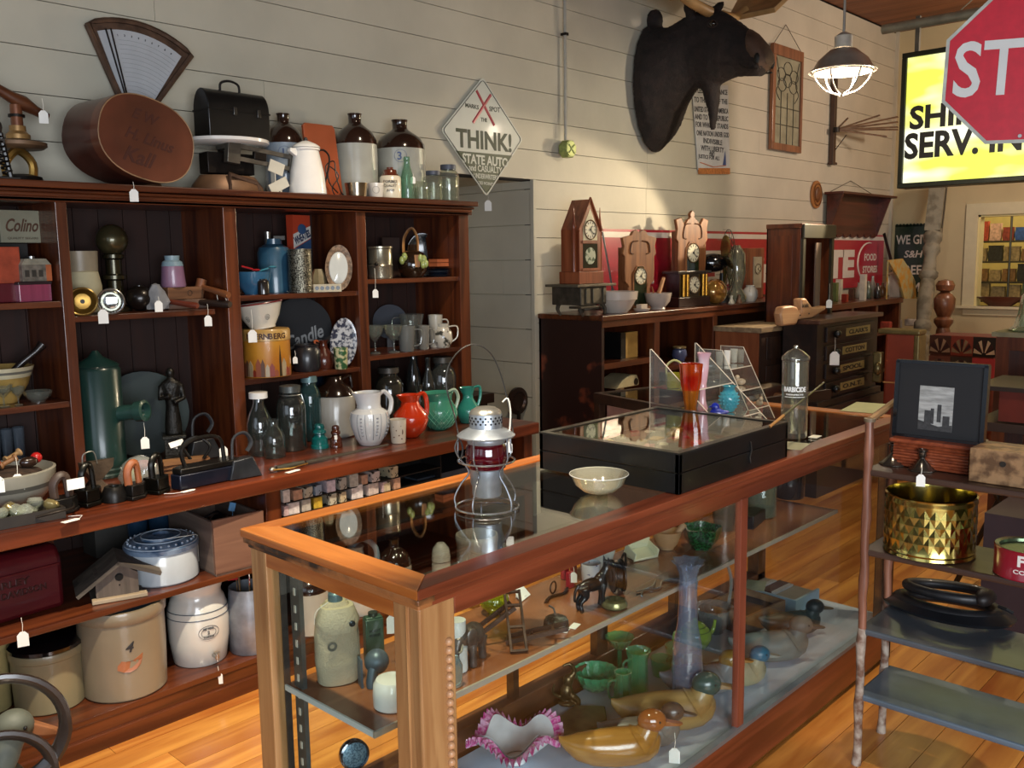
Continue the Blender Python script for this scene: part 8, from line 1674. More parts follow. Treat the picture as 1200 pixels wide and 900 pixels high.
MB().lathe([(12*k, 0), (12*k, 8*k), (7*k, 16*k), (11*k, 34*k), (10*k, 56*k), (4*k, 66*k)], 24, rmod=lambda a, z: 1+.04*math.cos(14*a)).build('shade', glass('b8b89c', 1.5, .25, .04, .1), t)
t, k = TB('white_ginger_jar', 'small round white china jar near the tall cupboard', 'jar', 879, 3.38, zc, 0)
MB().lathe([(0, 0), (6*k, 0), (9*k, 6*k), (8.5*k, 13*k), (5*k, 17*k), (5.5*k, 19*k), (0, 19*k)], 24).build('body', mat('c8c0b2', .25, col2='8a8478', sc=30, thr=(.6, .7), coat=.5), t)
for i, (u, c2) in enumerate(((857, 'c4bca8'), (866, '6a4a34'))):
    t, k = TB('small_ornament', ('small white ornament before the ribbed lamp chimney', 'small brown ornament right of the white one')[i], 'ornament', u, 3.35, zc, 0)
    MB().lathe([(0, 0), (4*k, 0), (3*k, 3*k), (1.5*k, 6*k), (2*k, 9*k), (0, 10*k)], 14).build('body', mat(c2, .4), t)
# ================================================================ oak cabinet, tall cupboard, lasts, spool cabinet
ca = Vector((5.53, 2.957, 0)); zt3 = at(890, 384, Y=2.957).z; x3 = on(966, 1.0, Y=2.957).x
t = thing('oak_cabinet', 'plain oak cabinet with weathered top, a drawer and a paneled door', 'cabinet', ca, 0)
W_ = x3-ca.x; D_ = .33
OAKS = wood('7a4224', 'a0603a', 'z', .5, 14, coat=0); OAKF = wood('24150d', '3e281a', 'z', .5, 14, coat=.1)
MB().bx(0, W_, 0, D_, 0, zt3-.035).build('body', OAKS, t, ang=0)
MB().bx(-.03, W_+.02, -.03, D_, zt3-.035, zt3).build('top', wood('6e5a44', 'a08c6c', 'x', .6, 16, coat=0), t, bev=.004, ang=0)
MB().bx(.0, W_, -.012, 0, 0, zt3-.04).build('face_frame', OAKF, t, ang=0)
d_ = MB().bx(.07, W_-.05, -.022, -.012, zt3-.22, zt3-.07).build('drawer', OAKF, t, bev=.003, ang=0); MB().ell((W_*.35, -.035, zt3-.14), .018, 10, 6).build('knob', IRON, d_); MB().ell((W_*.88, -.035, zt3-.14), .018, 10, 6).build('knob', IRON, d_)
d_ = MB().bx(.07, W_-.05, -.02, -.012, .1, zt3-.26).build('door', OAKF, t, bev=.003, ang=0); MB().bx(W_*.36, W_*.37, -.03, -.02, zt3-.55, zt3-.2).build('latch_rod', mat('8a7a60', .4, .6), d_)
q = at(930, 372, Z=zt3); xl = 6.02
y0_, y1_ = at(938, 300, X=xl).y, at(898, 300, X=xl).y; ztc = at(938, 262, X=xl, ).z; x1_ = at(974, 300, Y=y0_).x-xl
t = thing('open_cupboard', 'tall narrow red-brown cupboard with its door open, on top of the oak cabinet', 'cupboard', (xl, y0_, zt3+.001), 0); H_ = ztc-zt3; D_ = y1_-y0_
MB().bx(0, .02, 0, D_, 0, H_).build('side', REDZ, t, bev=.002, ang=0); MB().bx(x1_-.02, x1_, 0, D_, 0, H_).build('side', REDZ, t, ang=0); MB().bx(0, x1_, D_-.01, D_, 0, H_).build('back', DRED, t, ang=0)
MB().bx(-.012, x1_+.012, -.012, D_, H_-.03, H_).build('top', REDZ, t, bev=.002, ang=0); MB().bx(.02, x1_-.02, -.0, D_, 0, .03).build('bottom', BLK, t, ang=0)
DG_ = mat('2c2a20', .4, var=.1)
MB().bx(-.01, x1_+.01, -.03, -.012, H_-.10, H_-.005).build('cornice', DG_, t, bev=.004, ang=0)
for a in (0, x1_-.035): MB().bx(a, a+.035, -.02, 0, .0, H_-.1).build('stile', DG_, t, ang=0)
MB().bx(-.005, -.0002, .06, D_-.06, .03, H_-.08).build('inset_panel', REDZ, t, ang=0)
p_ = MB().bx(x1_*.45, x1_*.45+.08, -.01, .0, .04, H_-.13, T=RZ(-.0)).build('grey_inner_board', wood('4c3e38', '6a5a50', 'z', .5, 16), t, ang=0)
ptag(t, 968, 346, p=Vector((xl+x1_*.8, y0_-.04, zt3+.12)), s=.04, up=.12)
# spool cabinet
ysp = 2.66; pa = at(958, 378, Y=ysp); pb = at(1029, 363, Y=ysp); zt4 = (pa.z+pb.z)/2; zb4 = at(1000, 466, Y=ysp).z
t = thing('spool_cabinet', 'dark four-drawer wooden thread cabinet with cream letter plates', 'cabinet', (pa.x, ysp, zb4), 0); W_ = pb.x-pa.x; H_ = zt4-zb4
SPW = wood('140b08', '28170f', 'x', .5, 16, coat=.1)
MB().bx(0, W_, 0, .24, .04, H_-.03).build('body', SPW, t, ang=0); MB().bx(-.03, W_+.03, -.03, .25, H_-.03, H_).build('top', wood('2e1a12', '583a2c', 'x', .4, 16), t, bev=.004, ang=0); MB().bx(-.03, W_+.03, -.03, .25, 0, .045).build('base', SPW, t, bev=.004, ang=0)
dh = (H_-.09)/4
for i, s_ in enumerate(("CLARK'S", 'COTTON', 'SPOOL', 'O.N.T.')):
    z_ = H_-.045-dh*(i+1); d_ = MB().bx(.12, W_-.1, -.015, 0, z_+.012, z_+dh-.012).build('drawer', SPW, t, bev=.003, ang=0)
    xc = W_*(.62, .57, .54, .55)[i]
    MB().bx(xc-.2, xc+.2, -.018, -.015, z_+dh*.28, z_+dh*.72).build('letter_plate', mat('8a7a48', .45, var=.15, sc=20), d_, ang=0)
    text(s_, .32, dh*.26, NUM, TR(xc, -.0185, z_+dh*.5), d_, 'plate_letters', bold=.03)
    for x_ in (.24,): MB().ell((W_*x_, -.035, z_+dh*.5), .028, 10, 6).build('knob', BLK, d_)
ptag(t, 978, 420, Y=ysp-.07, s=.06, up=.1)
solo(MB().bx(pa.x-.05, pb.x+.05, ysp-.05, ysp+.25, 0, zb4-.001), 'low_table', [wood('1e120c', '32201a', 'x', .5, 12)], 'dark low table carrying the thread cabinet, hidden behind the display case', 'table', (0, 0, 0), ang=0)
# wooden lasts
a = on(916, zt4+.002, Y=2.80); k = dep(a)/FP
t = thing('boot_last', 'pair of jointed pale wooden boot lasts lying across the oak cabinet and thread cabinet', 'boot last', a+Vector((.0, .02, 0)), -.1)
LW = wood('a87850', 'c49a70', 'x', .5, 14, coat=.1)
MB().prism([(0, -9*k), (30*k, -9*k), (34*k, 0), (40*k, 6*k), (30*k, 22*k), (20*k, 25*k), (0, 24*k), (-4*k, 12*k)], -.03, .03, T=SCL(1, 1, .68)).build('leg_block', LW, t, bev=.012)
MB().prism([(32*k, 0), (62*k, -0*k), (92*k, 12*k), (96*k, 20*k), (78*k, 18*k), (62*k, 20*k), (48*k, 36*k), (38*k, 36*k), (40*k, 16*k)], -.035, .035, T=SCL(1, 1, .68)).build('foot_block', LW, t, bev=.012)
text('64 AAA', 14*k, 5*k, NUM, TR(46*k, -.0362, 16*k), t, 'stamped_size')
MB().ell((36*k, -.033, 5*k), 1*k, 6, 4).ell((54*k, -.036, 6*k), 1*k, 6, 4).build('peg', NUM, t)
# small showcase between bookcase and display case
a = at(699, 461, Z=.93); 
t = thing('small_showcase', 'small glass-topped table showcase with dark frame and pink inner panels', 'showcase', (a.x, a.y, 0), -.25)
MB().bx(0, 1.0, 0, .025, .88, .93).bx(0, .03, -.6, 0, .88, .93).bx(0, 1.0, -.62, -.595, .88, .93).build('top_frame', DKW, t, ang=0)
MB().bx(.03, 1.0, -.6, 0, .92, .926).build('glass_top', GT, t, ang=0)
MB().bx(.035, .045, -.57, -.04, .35, .87).build('pink_panel', mat('a88478', .7), t, ang=0)
for y_ in (-.62, -.02): MB().bx(0, .04, y_, y_+.04, 0, .88).build('leg', DKW, t, ang=0)
# ================================================================ back counter and far corner
X0, X1, y_, z_ = on(966, 1.1, Y=3.33).x, on(1056, 1.1, Y=3.33).x, 3.33, 1.185
t = thing('back_counter', 'red-brown open counter in the far corner crowded with small bottles', 'counter', (0, 0, 0))
MB().bx(X0, X1, y_-.02, YW-.005, z_-.05, z_).build('top', RED, t, bev=.003, ang=0)
for f in (0, .33, .66, 1): xx = X0+(X1-X0-.05)*f; MB().bx(xx, xx+.05, y_, YW-.02, 0, z_-.05).build('upright', REDZ, t, ang=0)
for zz in (.85, .5): MB().bx(X0, X1, y_+.01, YW-.02, zz, zz+.03).build('shelf', RED, t, ang=0)
MB().bx(X0, X1, YW-.02, YW-.01, 0, z_-.05).build('back', DRED, t, ang=0)
rr = random.Random(21)
names = ['tiny dark bottle with white label', 'small green printed box', 'white printed box', 'small red tin', 'row of brown boxes', 'clear medicine bottle', 'pale card in a stand', 'greenish bottle', 'clear round bottle', 'dark square bottle', 'small amber bottle', 'clear stoppered bottle']
for i, u in enumerate((972, 978, 983, 990, 998, 1006, 1011, 1017, 1022, 1028, 1034, 1040)):
    cc = ['2c2c24', '5a6a3c', 'c9c2a8', '8a2c20', '4a2a1c', 'a8aca0', 'c4c0b0', '6a7460', '9ca094', '1e1a18', '6a4420', 'a4a89c'][i]
    h = (16, 22, 24, 9, 13, 18, 30, 20, 24, 18, 16, 22)[i]
    V2 = on(u, z_+.001, Y=3.42+.1*(i % 3)); k = dep(V2)/FP
    mb = MB().bx(-3*k, 3*k, -3*k, 3*k, 0, h*k) if i in (1, 2, 3, 4, 6) else MB().lathe(fit(BOTTLE, 4*k, h*k), 12)
    solo(mb, 'small_box' if i in (1, 2, 3, 4, 6) else 'small_bottle', mat(cc, .3, coat=.4), names[i]+' on the back counter, '+('left part', 'middle part', 'right part')[i//4], 'box' if i in (1, 2, 3, 4, 6) else 'bottle', V2, 0, 'small goods on the back counter')
p = on(1051, z_+.001, Y=3.40); k = dep(p)/FP
t = thing('white_lantern_house', 'white wooden lantern house at the end of the back counter', 'lantern', p, -.1)
MB().bx(-7*k, 7*k, -.05, .05, 0, 26*k).build('body', mat('c4b8a4', .5), t, bev=.003, ang=0); MB().lathe([(0, 33*k), (13*k, 26*k), (0, 26*k)], 4, T=RZ(PI/4)).build('roof', mat('b8ac98', .5), t, ang=0)
q = [at(u, v, Y=3.30) for u, v in ((1041, 305), (1058, 303), (1066, 315), (1073, 330), (1074, 350), (1060, 350), (1054, 328))]; c = q[0]
rg_ = [[tuple(v-c+Vector((0, dy, 0))) for v in q] for dy in (0, .02)]
o = solo(MB().loft(rg_).bx(.0, .01, .0, .01, z_-c.z, 0), 'floral_scarf', mat('b8862c', .8, col2='a8a070', sc=14, thr=(.4, .6), bump=.4), 'yellow floral scarf hanging over the end of the back counter', 'scarf', c, 0, ang=0)
a, b = at(1046, 312, Y=3.55), at(1036, 274, Y=3.68)
solo(MB().tube([(0, 0, 0), tuple(b-a)], .03, 4, flat=.5).bx(-.01, .01, -.01, .01, z_-a.z, .01), 'black_frame_edge', BLK, 'leaning black picture frame edge right of the red store sign', 'frame', a, 0)
for i, (u0, u1, v0, v1, zz, c2, nm) in enumerate(((1062, 1072, 376, 384, .88, 'b8b0a4', 'crumpled white cloth on the counter lower shelf'), (1034, 1042, 372, 382, .88, '9c3a24', 'orange-red packet on the counter lower shelf'), (1046, 1054, 374, 384, .88, '8a867c', 'grey packet on the counter lower shelf'))):
    p = on((u0+u1)/2, .881, Y=3.40); k = dep(p)/FP
    solo(MB().bx(-(u1-u0)/2*k, (u1-u0)/2*k, -.05, .05, 0, (v1-v0)*k), 'packet', mat(c2, .7, var=.3, sc=20, bump=.5), nm, 'packet', p, .1, bev=.01)
# green stamps sign on the far wall
xg = XF-.012; q = [at(u, v, X=xg) for u, v in ((1047, 266), (1092, 264), (1092, 350), (1047, 350))]
zt_, zb_ = at(1060, 264, X=xg).z, at(1060, 348, X=xg).z; ya, yb = q[0].y-.02, at(1092, 300, X=xg).y
t = thing('green_stamp_sign', 'dark green metal sign with scalloped edge and white words on the far wall', 'sign', (xg, ya, zb_), -PI/2); W_ = ya-yb; H_ = zt_-zb_
GS = mat('152c1c', .35, var=.1, coat=.3)
MB().bx(0, W_, -.004, .004, 0, H_).build('plate', GS, t, ang=0)
for i in range(11): MB().cyl(W_/24, -.004, .004, 10, T=TR(W_*(i+.5)/11, 0, H_) @ RX(PI/2)).build('scallop', GS, t, ang=0)
for s_, z_, h_, w_ in (('WE GIVE', .80, .13, .96), ('S&H', .60, .10, .5), ('GREEN', .38, .13, .9), ('STAMPS', .14, .13, .95)):
    text(s_, W_*w_, H_*h_, SW, TR(W_*.52, -.006, H_*z_), t, 'white_letters', bold=.02, shear=.2 if s_ == 'S&H' else 0)
# old carved porch post, leaning
a = at(1078, 478, X=8.9); b = at(1100, 218, X=9.5); a2 = Vector((8.75, a.y+.02, 0)); d = b-a2; 
t = thing('porch_post', 'weathered grey-white turned porch post leaning in the far corner', 'post', a2, 0)
L_ = d.length; T = aim((0, 0, 0), d)
GY = mat('8c8774', .7, col2='6e6958', sc=10, thr=(.45, .6), bump=.5)
for a, b in ((.8, 1.05), (0, .33)): MB().bx(-.07, .07, -.07, .07, L_*a, L_*b, T=T).build('square_end', GY, t, ang=0)
MB().lathe([(.08, .33), (.12, .35), (.12, .37), (.09, .385), (.11, .40), (.11, .42), (.085, .43), (.105, .5), (.10, .56), (.085, .6), (.12, .615), (.12, .63), (.09, .64), (.075, .70), (.11, .72), (.11, .735), (.09, .75), (.12, .77), (.12, .79), (.1, .80)], 20, T=T @ SCL(.72, .72, L_)).build('turning', GY, t)
MB().bx(-.02, .02, -.074, -.07, L_*.82, L_*.99, T=T).build('dark_slot', mat('3a3428', .8), t, ang=0); MB().bx(-.074, -.07, -.02, .02, L_*.82, L_*.99, T=T).build('dark_slot', mat('3a3428', .8), t, ang=0)
# newel figure
p = on(1104, .72, X=8.6); k = dep(p)/FP
t = thing('newel_post', 'turned brown wooden newel post with round ball top beside the porch post', 'post', (p.x, p.y, 0), 0)
zz = lambda v: at(1104, v, X=8.6).z
MB().lathe([(0, 0), (.06, 0), (.06, zz(388)), (.05, zz(384)), (.08, zz(378)), (.08, zz(374)), (.055, zz(371)), (.085, zz(362)), (.09, zz(350)), (.06, zz(344)), (.035, zz(342)), (.07, zz(340)), (.08, zz(334)), (.06, zz(329)), (0, zz(327))], 20).build('turning', wood('5a3420', '7e5034', 'z', .35, 20), t)
# next room: shelving with goods
xr = 11.2
t = thing('wire_shelving', 'wire shelving stocked with packets seen through the opening in the far wall', 'shelving', (xr, 0, 0), 0)
WM = mat('4a4638', .4, .5); sh_z = [at(1170, v, X=xr).z for v in (282, 306, 330, 352)]
ya, yb = at(1147, 300, X=xr).y+.1, 1.7
for z_ in sh_z: MB().bx(-.02, .3, yb, ya, z_-.02, z_).build('shelf', WM, t, ang=0)
for y_ in (ya-.12, ya-.42, ya-.95, yb): MB().tube([(-.01, y_, 0), (-.01, y_, sh_z[0]+.5)], .012, 6).build('upright', WM, t)
rr = random.Random(8); 
gc = ['a8442c', 'c8a088', '8a3a2c', '2c4a80', 'b02c4c', 'b8a070', '5a5a3c', '9a8a6a', '3a3a34', 'b09a6c', '6a7a5a', 'a07848']
cn = ['rust red', 'pale pink', 'brick red', 'blue', 'crimson', 'tan', 'olive', 'beige', 'charcoal', 'straw', 'sage', 'ochre']
n_ = 0
for r_, z_ in enumerate(sh_z):
    y_ = ya-.05
    while y_ > ya-1.0 and n_ < 26:
        w_ = rr.uniform(.11, .17); h_ = rr.uniform(.12, .22); ci = (n_ if r_ == 0 else rr.randrange(5, 12)) % 12
        solo(MB().loft([[(x*w_*.25*f, y*w_*.5*f, zq) for x, y in ((-1, -1), (1, -1), (1, 1), (-1, 1))] for f, zq in ((.9, 0), (1, h_*.4), (.9, h_*.85), (.95, h_))]), 'packet', mat(gc[ci], .5, var=.3, sc=30), '%s packet on the %s shelf of the next room, %s from left' % (cn[ci], ('top', 'second', 'third', 'lowest')[r_], ('first', 'second', 'third', 'fourth', 'fifth', 'sixth', 'seventh')[min(6, int((ya-.05-y_)/.15))]), 'packet', (xr+.08, y_-w_/2, z_+.001), 0, 'packets in the next room', ang=30)
        y_ -= w_+.012; n_ += 1
p = at(1172, 357, X=XF+.02); k = dep(p)/FP
t = thing('dough_bowl', 'long dark red wooden dough bowl on the sill of the far opening', 'bowl', (XF+.02, p.y, z0+.001), PI/2); t.location.z = 1.077
MB().lathe([(0, 0), (.10, 0), (.17, .05), (.22, .09), (.2, .09), (.14, .05), (0, .02)], 30, sy=.35).build('body', wood('3c1c10', '5c3020', 'x', .4, 16), t)
# ================================================================ hanging signs
X_ = 7.0; q0 = at(1052, 221, X=X_); q1 = at(1060, 63, X=X_); yl = q0.y-.0
t = thing('yellow_light_sign', 'glowing yellow back-lit sign with black capitals hanging behind the octagonal sign', 'sign', (X_, yl, q0.z), -PI/2); W_, H_ = 1.7, q1.z-q0.z
FRM = mat('2c2e22', .4, .4)
for a, b, c, d in ((0, W_, 0, .035), (0, W_, H_-.035, H_), (0, .035, .035, H_-.035), (W_-.035, W_, .035, H_-.035)): MB().bx(a, b, -.02, .16, c, d).build('frame', FRM, t, bev=.004, ang=0)
def signmat():
    mt, nt, b = _new('lit_sign'); N, Lk = nt.nodes, nt.links
    tc = N.new('ShaderNodeTexCoord'); mp = N.new('ShaderNodeMapping'); mp.inputs['Scale'].default_value = (1.2, 1, 3.3); mp.inputs['Location'].default_value = (.35, 0, .55)
    Lk.new(tc.outputs['Object'], mp.inputs[0]); nz = N.new('ShaderNodeTexNoise'); nz.inputs['Scale'].default_value = 1.5; nz.inputs['Detail'].default_value = 2; Lk.new(mp.outputs[0], nz.inputs['Vector'])
    rp = N.new('ShaderNodeValToRGB'); Lk.new(nz.outputs['Fac'], rp.inputs[0]); rp.color_ramp.elements[0].position = .42; rp.color_ramp.elements[0].color = rgb('e4e850'); rp.color_ramp.elements[1].position = .62; rp.color_ramp.elements[1].color = rgb('fffef0')
    Lk.new(rp.outputs[0], b.inputs['Emission Color']); b.inputs['Emission Strength'].default_value = 1.1; b.inputs['Base Color'].default_value = (.3, .3, .1, 1); return mt
MB().bx(.035, W_-.035, .0, .01, .035, H_-.035).build('lit_panel', signmat(), t, ang=0); MB().bx(.0, W_, .14, .16, 0, H_).build('back', FRM, t, ang=0)
def srow(s_, u0, v0, v1, w, nm='black_letters'):
    y0 = yl-at(u0, (v0+v1)/2, X=X_).y; za, zb = at(u0+10, v0, X=X_).z-q0.z, at(u0+10, v1, X=X_).z-q0.z
    text(s_, w, za-zb, NUM, TR(y0+w/2+.02, -.004, (za+zb)/2), t, nm, bold=.035)
srow('O.K.', 1103, 84, 108, .55); srow('SHINGLE', 1063, 124, 152, .86); srow('SERV. INC.', 1057, 156, 187, .98)
for y_ in (.06, 1.5): MB().bx(y_, y_+.03, .05, .08, H_, H_+.26).build('hanger', mat('6a6a60', .4, .5), t, ang=0)
o = solo(MB().tube([(X_+.06, yl+.18, q1.z+.21), (X_+.06, yl-2.2, q1.z+.21)], .035, 12).tube([(X_+.06, yl-.3, q1.z+.2), (X_+.06, yl-1.1, ZC+.02)], .004, 4), 'ceiling_pipe', mat('8a8a78', .45, .3, var=.15), 'grey-green pipe near the ceiling from which the yellow sign hangs', 'pipe', (0, 0, 0))
c = at(1203, 77, X=3.4); k = dep(c)/FP; R_ = 88*k/math.cos(PI/8)
t = thing('stop_sign', 'worn red octagonal stop sign cut by the upper right corner', 'sign', c, face(c)+.0)
oc = [(R_*math.cos(PI/8+i*PI/4), R_*math.sin(PI/8+i*PI/4)) for i in range(8)]; rl = -.035
T = RY(-rl)
MB().prism(oc, 0, .003, T=T).build('white_border', mat('b8bab0', .4, var=.2, sc=20), t, ang=0); MB().prism([(x*.955, z*.955) for x, z in oc], -.001, 0, T=T).build('red_field', mat('c4122c', .5, var=.08, sc=30), t, ang=0)
text('STOP', 168*k, 65*k, mat('d8d8d4', .4, var=.04), T @ TR(7*k, -.002, 0), t, 'white_letters', bold=.015)
for s_ in (-1, 1): MB().tube([(0, 0, s_*R_*.84), (0, -.004, s_*R_*.84)], .006, 8, T=T).build('bolt', STEEL, t)
MB().tube([(0, .004, R_*.8), (0, .01, ZC-c.z)], .004, 6).build('hanging_wire', IRON, t)
# ================================================================ right: trunk, quilt, cabinet behind the plant stand
def at0(u, v, X): p = at(u, v, X=X); return p
a = at(1029, 386, X=6.6); b = at(1077, 386, X=6.6)
t = thing('wardrobe_trunk', 'upright red-brown wardrobe trunk with brass corners behind the picture frame', 'trunk', (6.6, a.y, 0), -PI/2); W_ = a.y-b.y; H_ = a.z
TRK = mat('84351f', .5, var=.12, sc=4, bump=.1)
MB().bx(.05, W_, 0, .12, .0, H_).build('body', TRK, t, bev=.02, ang=0)
MB().bx(0, W_+.01, -.012, .13, H_-.03, H_+.006).bx(W_-.03, W_+.01, -.012, .13, 0, H_-.031).build('edge_binding', mat('7a6a40', .4, .5, var=.2), t, bev=.01, ang=0)
MB().bx(.05, W_-.03, -.004, 0, H_-.38, H_-.37).build('brass_line', mat('c08a50', .4), t, ang=0)
for z_ in (H_-.30, H_-.68): MB().bx(-.02, .045, -.03, .02, z_-.08, z_+.14).ell((.02, -.03, z_+.02), (.03, .03, .05)).build('clasp', mat('8a7a50', .3, .7, var=.2), t, bev=.01)
# patchwork quilt with fans
Xq = 8.2; a = at(1090, 392, X=Xq); b = at(1168, 392, X=Xq)
t = thing('fan_quilt', 'folded patchwork quilt with wheel-shaped fan patches on a rack by the far wall', 'quilt', (Xq, a.y, 0), -PI/2); W_ = a.y-b.y; H_ = a.z
MB().bx(0, W_, 0, .35, .1, H_).bx(.05, .1, .1, .25, 0, .1).bx(W_-.1, W_-.05, .1, .25, 0, .1).build('cloth', mat('6a3626', .85, var=.2), t, bev=.02)
for i, (fx, fz, base, al) in enumerate(((.12, 0, '4a2a1c', 'a08468'), (.5, 0, '8a3c2c', '8c7858'), (.88, 0, '241e18', 'c9b090'), (.5, -1, '3a2c20', '8a7a5a'), (.14, -1, '6a3c2c', '5a4a3a'), (.88, -1, 'b03a3a', 'b03a3a'))):
    S_ = W_/3; x0_, z0_ = W_*fx-S_/2 if fx != .12 else 0, H_-S_*.95+fz*S_
    x0_ = min(max(0, x0_), W_-S_); MB().bx(x0_, x0_+S_, -.006, 0, z0_, z0_+S_*.93).build('patch', mat(base, .85, var=.1), t, ang=0)
    if base != al:
        for j in range(7):
            a0, a1 = PI*(j+.1)/7, PI*(j+.8)/7; cx, cz, r0, r1 = x0_+S_/2, z0_+S_*.1, S_*.1, S_*.47
            MB().prism([(cx+r0*math.cos(a0), cz+r0*math.sin(a0)), (cx+r1*math.cos(a0), cz+r1*1.5*math.sin(a0)), (cx+r1*math.cos(a1), cz+r1*1.5*math.sin(a1)), (cx+r0*math.cos(a1), cz+r0*math.sin(a1))], -.010, -.006).build('fan_wedge', mat(al if j % 2 == 0 else '3a1c18', .85, var=.15), t, ang=0)
# open cabinet on the far right, with cut glass on it
Xc = 5.6; a = at(1168, 389, X=Xc); 
t = thing('open_cabinet', 'dark red-brown open-fronted cabinet at the right edge, topped with cut glass', 'cabinet', (Xc, a.y, 0), -PI/2); W_, H_ = .8, a.z
MB().bx(0, W_, -.003, .02, H_-.1, H_-.026).bx(0.001, .07, 0, .38, 0, H_-.027).bx(W_-.05, W_-.001, 0, .38, 0, H_-.027).bx(0, W_, .38, .4, 0, H_-.02).bx(.05, W_-.05, 0, .38, .30, .33).build('body', REDZ, t, ang=0)
MB().bx(-.02, W_+.02, -.02, .42, H_-.025, H_).build('top', mat('7a7458', .5, var=.2), t, ang=0)
MB().bx(.07, W_, .01, .36, .45, .47).build('shelf', RED, t, ang=0)
p = Vector((Xc+.15, a.y-.17, H_+.001))
t = thing('cut_glass_dome', 'greenish cut glass cake dome on the open cabinet at the right edge', 'cake dome', p, 0)
MB().lathe([(0, 0), (.14, 0), (.15, .01), (.12, .03), (.10, .1), (.09, .2), (.05, .26), (.02, .28), (.02, .31), (0, .31)], 26, rmod=lambda a, z: 1+.04*math.cos(16*a)).build('dome', glass('a8b898', 1.6, .35, .05, .12), t)
# side table with crossed legs
Xt = 4.6; a = at(1158, 452, X=Xt)
t = thing('cross_leg_table', 'low dark table with red front panel and crossed legs behind the picture', 'table', (Xt, a.y, 0), -PI/2); H_ = a.z
MB().bx(-.06, .8, -.01, .45, H_-.02, H_+.0).build('top', DKW, t, ang=0); MB().bx(.05, .8, 0, .02, H_-.16, H_-.02).build('red_panel', mat('5c2015', .4), t, ang=0); MB().bx(-.06, .8, -.01, .45, H_-.21, H_-.17).build('rail', DKW, t, ang=0)
for s_, e_ in (((-.06, 0, H_-.2), (.25, 0, .0)), ((.2, .0, H_-.2), (-.1, .0, 0.0)), ((.78, .4, H_-.2), (.78, .4, 0))): MB().tube([s_, e_], .014, 6).build('leg', BLK, t)
# dark cabinet low behind the stand
Xd = 3.75; a = at(1149, 690, X=Xd)
t = thing('dark_chest', 'dark purple-brown painted chest behind the plant stand shelves', 'chest', (Xd, a.y, 0), -PI/2)
zc_ = at(1149, 600, X=Xd).z; zf = max(0, at(1149, 800, X=Xd).z)
MB().bx(0, .8, 0, .4, zf+.0, zc_).build('body', mat('3a2a2e', .5, var=.15, sc=6), t, ang=0); MB().bx(.02, .8, -.004, .38, 0, zf+.08).build('navy_base', mat('141c2c', .4), t, ang=0)
# ================================================================ plant stand (etagere) at the right
SX, SY = 2.72, 1.085
t = thing('bamboo_stand', 'tall four-shelf stand with knotted bamboo poles at the right of the display case', 'shelf stand', (SX, SY, 0), 0)
BB = wood('5e3626', 'a06a50', 'z', .45, 30, coat=.2); BBL = mat('b4a696', .5, col2='70503e', sc=26, thr=(.4, .6))
def pole(x, y, z1, nm='pole'):
    pts, rs = [], []; n = 22
    for i in range(n+1): z_ = z1*i/n; pts.append((x+.0015*math.sin(i*2.1), y+.0015*math.cos(i*1.7), z_)); rs.append(.0125+(.003 if i % 4 == 0 else 0))
    MB().tube(pts[9:], rs[9:], 10).build(nm, BB, t); MB().tube(pts[:10], rs[:10], 10).build('worn_pole_foot', BBL, t)
zt5 = 1.105
pole(0, 0, zt5); pole(.25, .02, zt5+.02); pole(0, -.72, zt5); pole(.25, -.72, zt5)
MB().tube([(0, 0, zt5), (.25, .02, zt5+.025)], .011, 8).build('side_rail', wood('7a5a38', 'a8845c', 'x', .4, 30), t); MB().cyl(.017, zt5-.004, zt5+.006, 12).build('pole_cap', mat('6a5a44', .5), t)
SL = mat('4c5258', .35, var=.25, sc=5, coat=.3, bump=.15); SLT = wood('32201a', '4c362a', 'y', .4, 14, coat=.2)
for i, (zz, mt_, dx) in enumerate(((.955, SLT, .26), (.705, SLT, .26), (.452, SL, .28), (.237, mat('5a6874', .4, var=.2, sc=5, coat=.3, bump=.15), .27))):
    MB().bx(-.004, dx, -.74, .012, zz-.02, zz).build('shelf', mt_, t, bev=.006, ang=0)
def ST(name, lab, cat, u, v, z, dx=0, rz=None):
    p = at(u, v, Z=z+.001)+Vector((dx, 0, 0)); return thing(name, lab, cat, p, face(p) if rz is None else rz), dep(p)/FP
for i, (u, v) in enumerate(((1042, 546), (1076, 553))):
    t, k = ST('candlestick', ('left short tarnished silver candlestick on the stand', 'right short tarnished silver candlestick with a white tag')[i], 'candlestick', u, v, .955, .03)
    MB().lathe([(0, 0), (15*k, 0), (15*k, 1.5*k), (11*k, 4*k), (7*k, 9*k), (3.5*k, 13*k), (3*k, 15*k), (4.5*k, 17*k), (4.5*k, 22*k), (6*k, 23*k), (6*k, 25*k), (4*k, 25*k), (3.4*k, 19*k), (0, 19*k)], 24, rmod=lambda a, z: 1+.05*math.cos(8*a) if z < .02 else 1).build('body', mat('6e665c', .2, .9, var=.3, sc=20), t)
    if i: ptag(t, 1079, 563, p=at(1079, 563, X=SX-.012), s=.024, up=.035)
RB = wood('6a2c18', '9a4c2c', 'y', .35, 30, coat=.3)
pa = at(1050, 541, Z=.956); t = thing('ribbed_box', 'red-brown wooden box with ribbed curved front under the black picture frame', 'box', (SX+.10, pa.y-.01, .956), -PI/2)
W_ = pa.y-at(1134, 560, X=SX+.12).y; h_ = .075
MB().bx(0, W_, 0, .13, 0, h_).build('body', RB, t, bev=.004, ang=0); MB().bx(-.01, W_+.01, -.015, .14, h_, h_+.012).build('lid', RB, t, bev=.004, ang=0)
for j in range(8): MB().tube([(0.002, -.002-.004*math.sin(PI*(j+.5)/8), .006+j*.0088), (W_-.002, -.002-.004*math.sin(PI*(j+.5)/8), .006+j*.0088)], .0044, 6).build('rib', RB, t)
zb = .956+h_+.0135
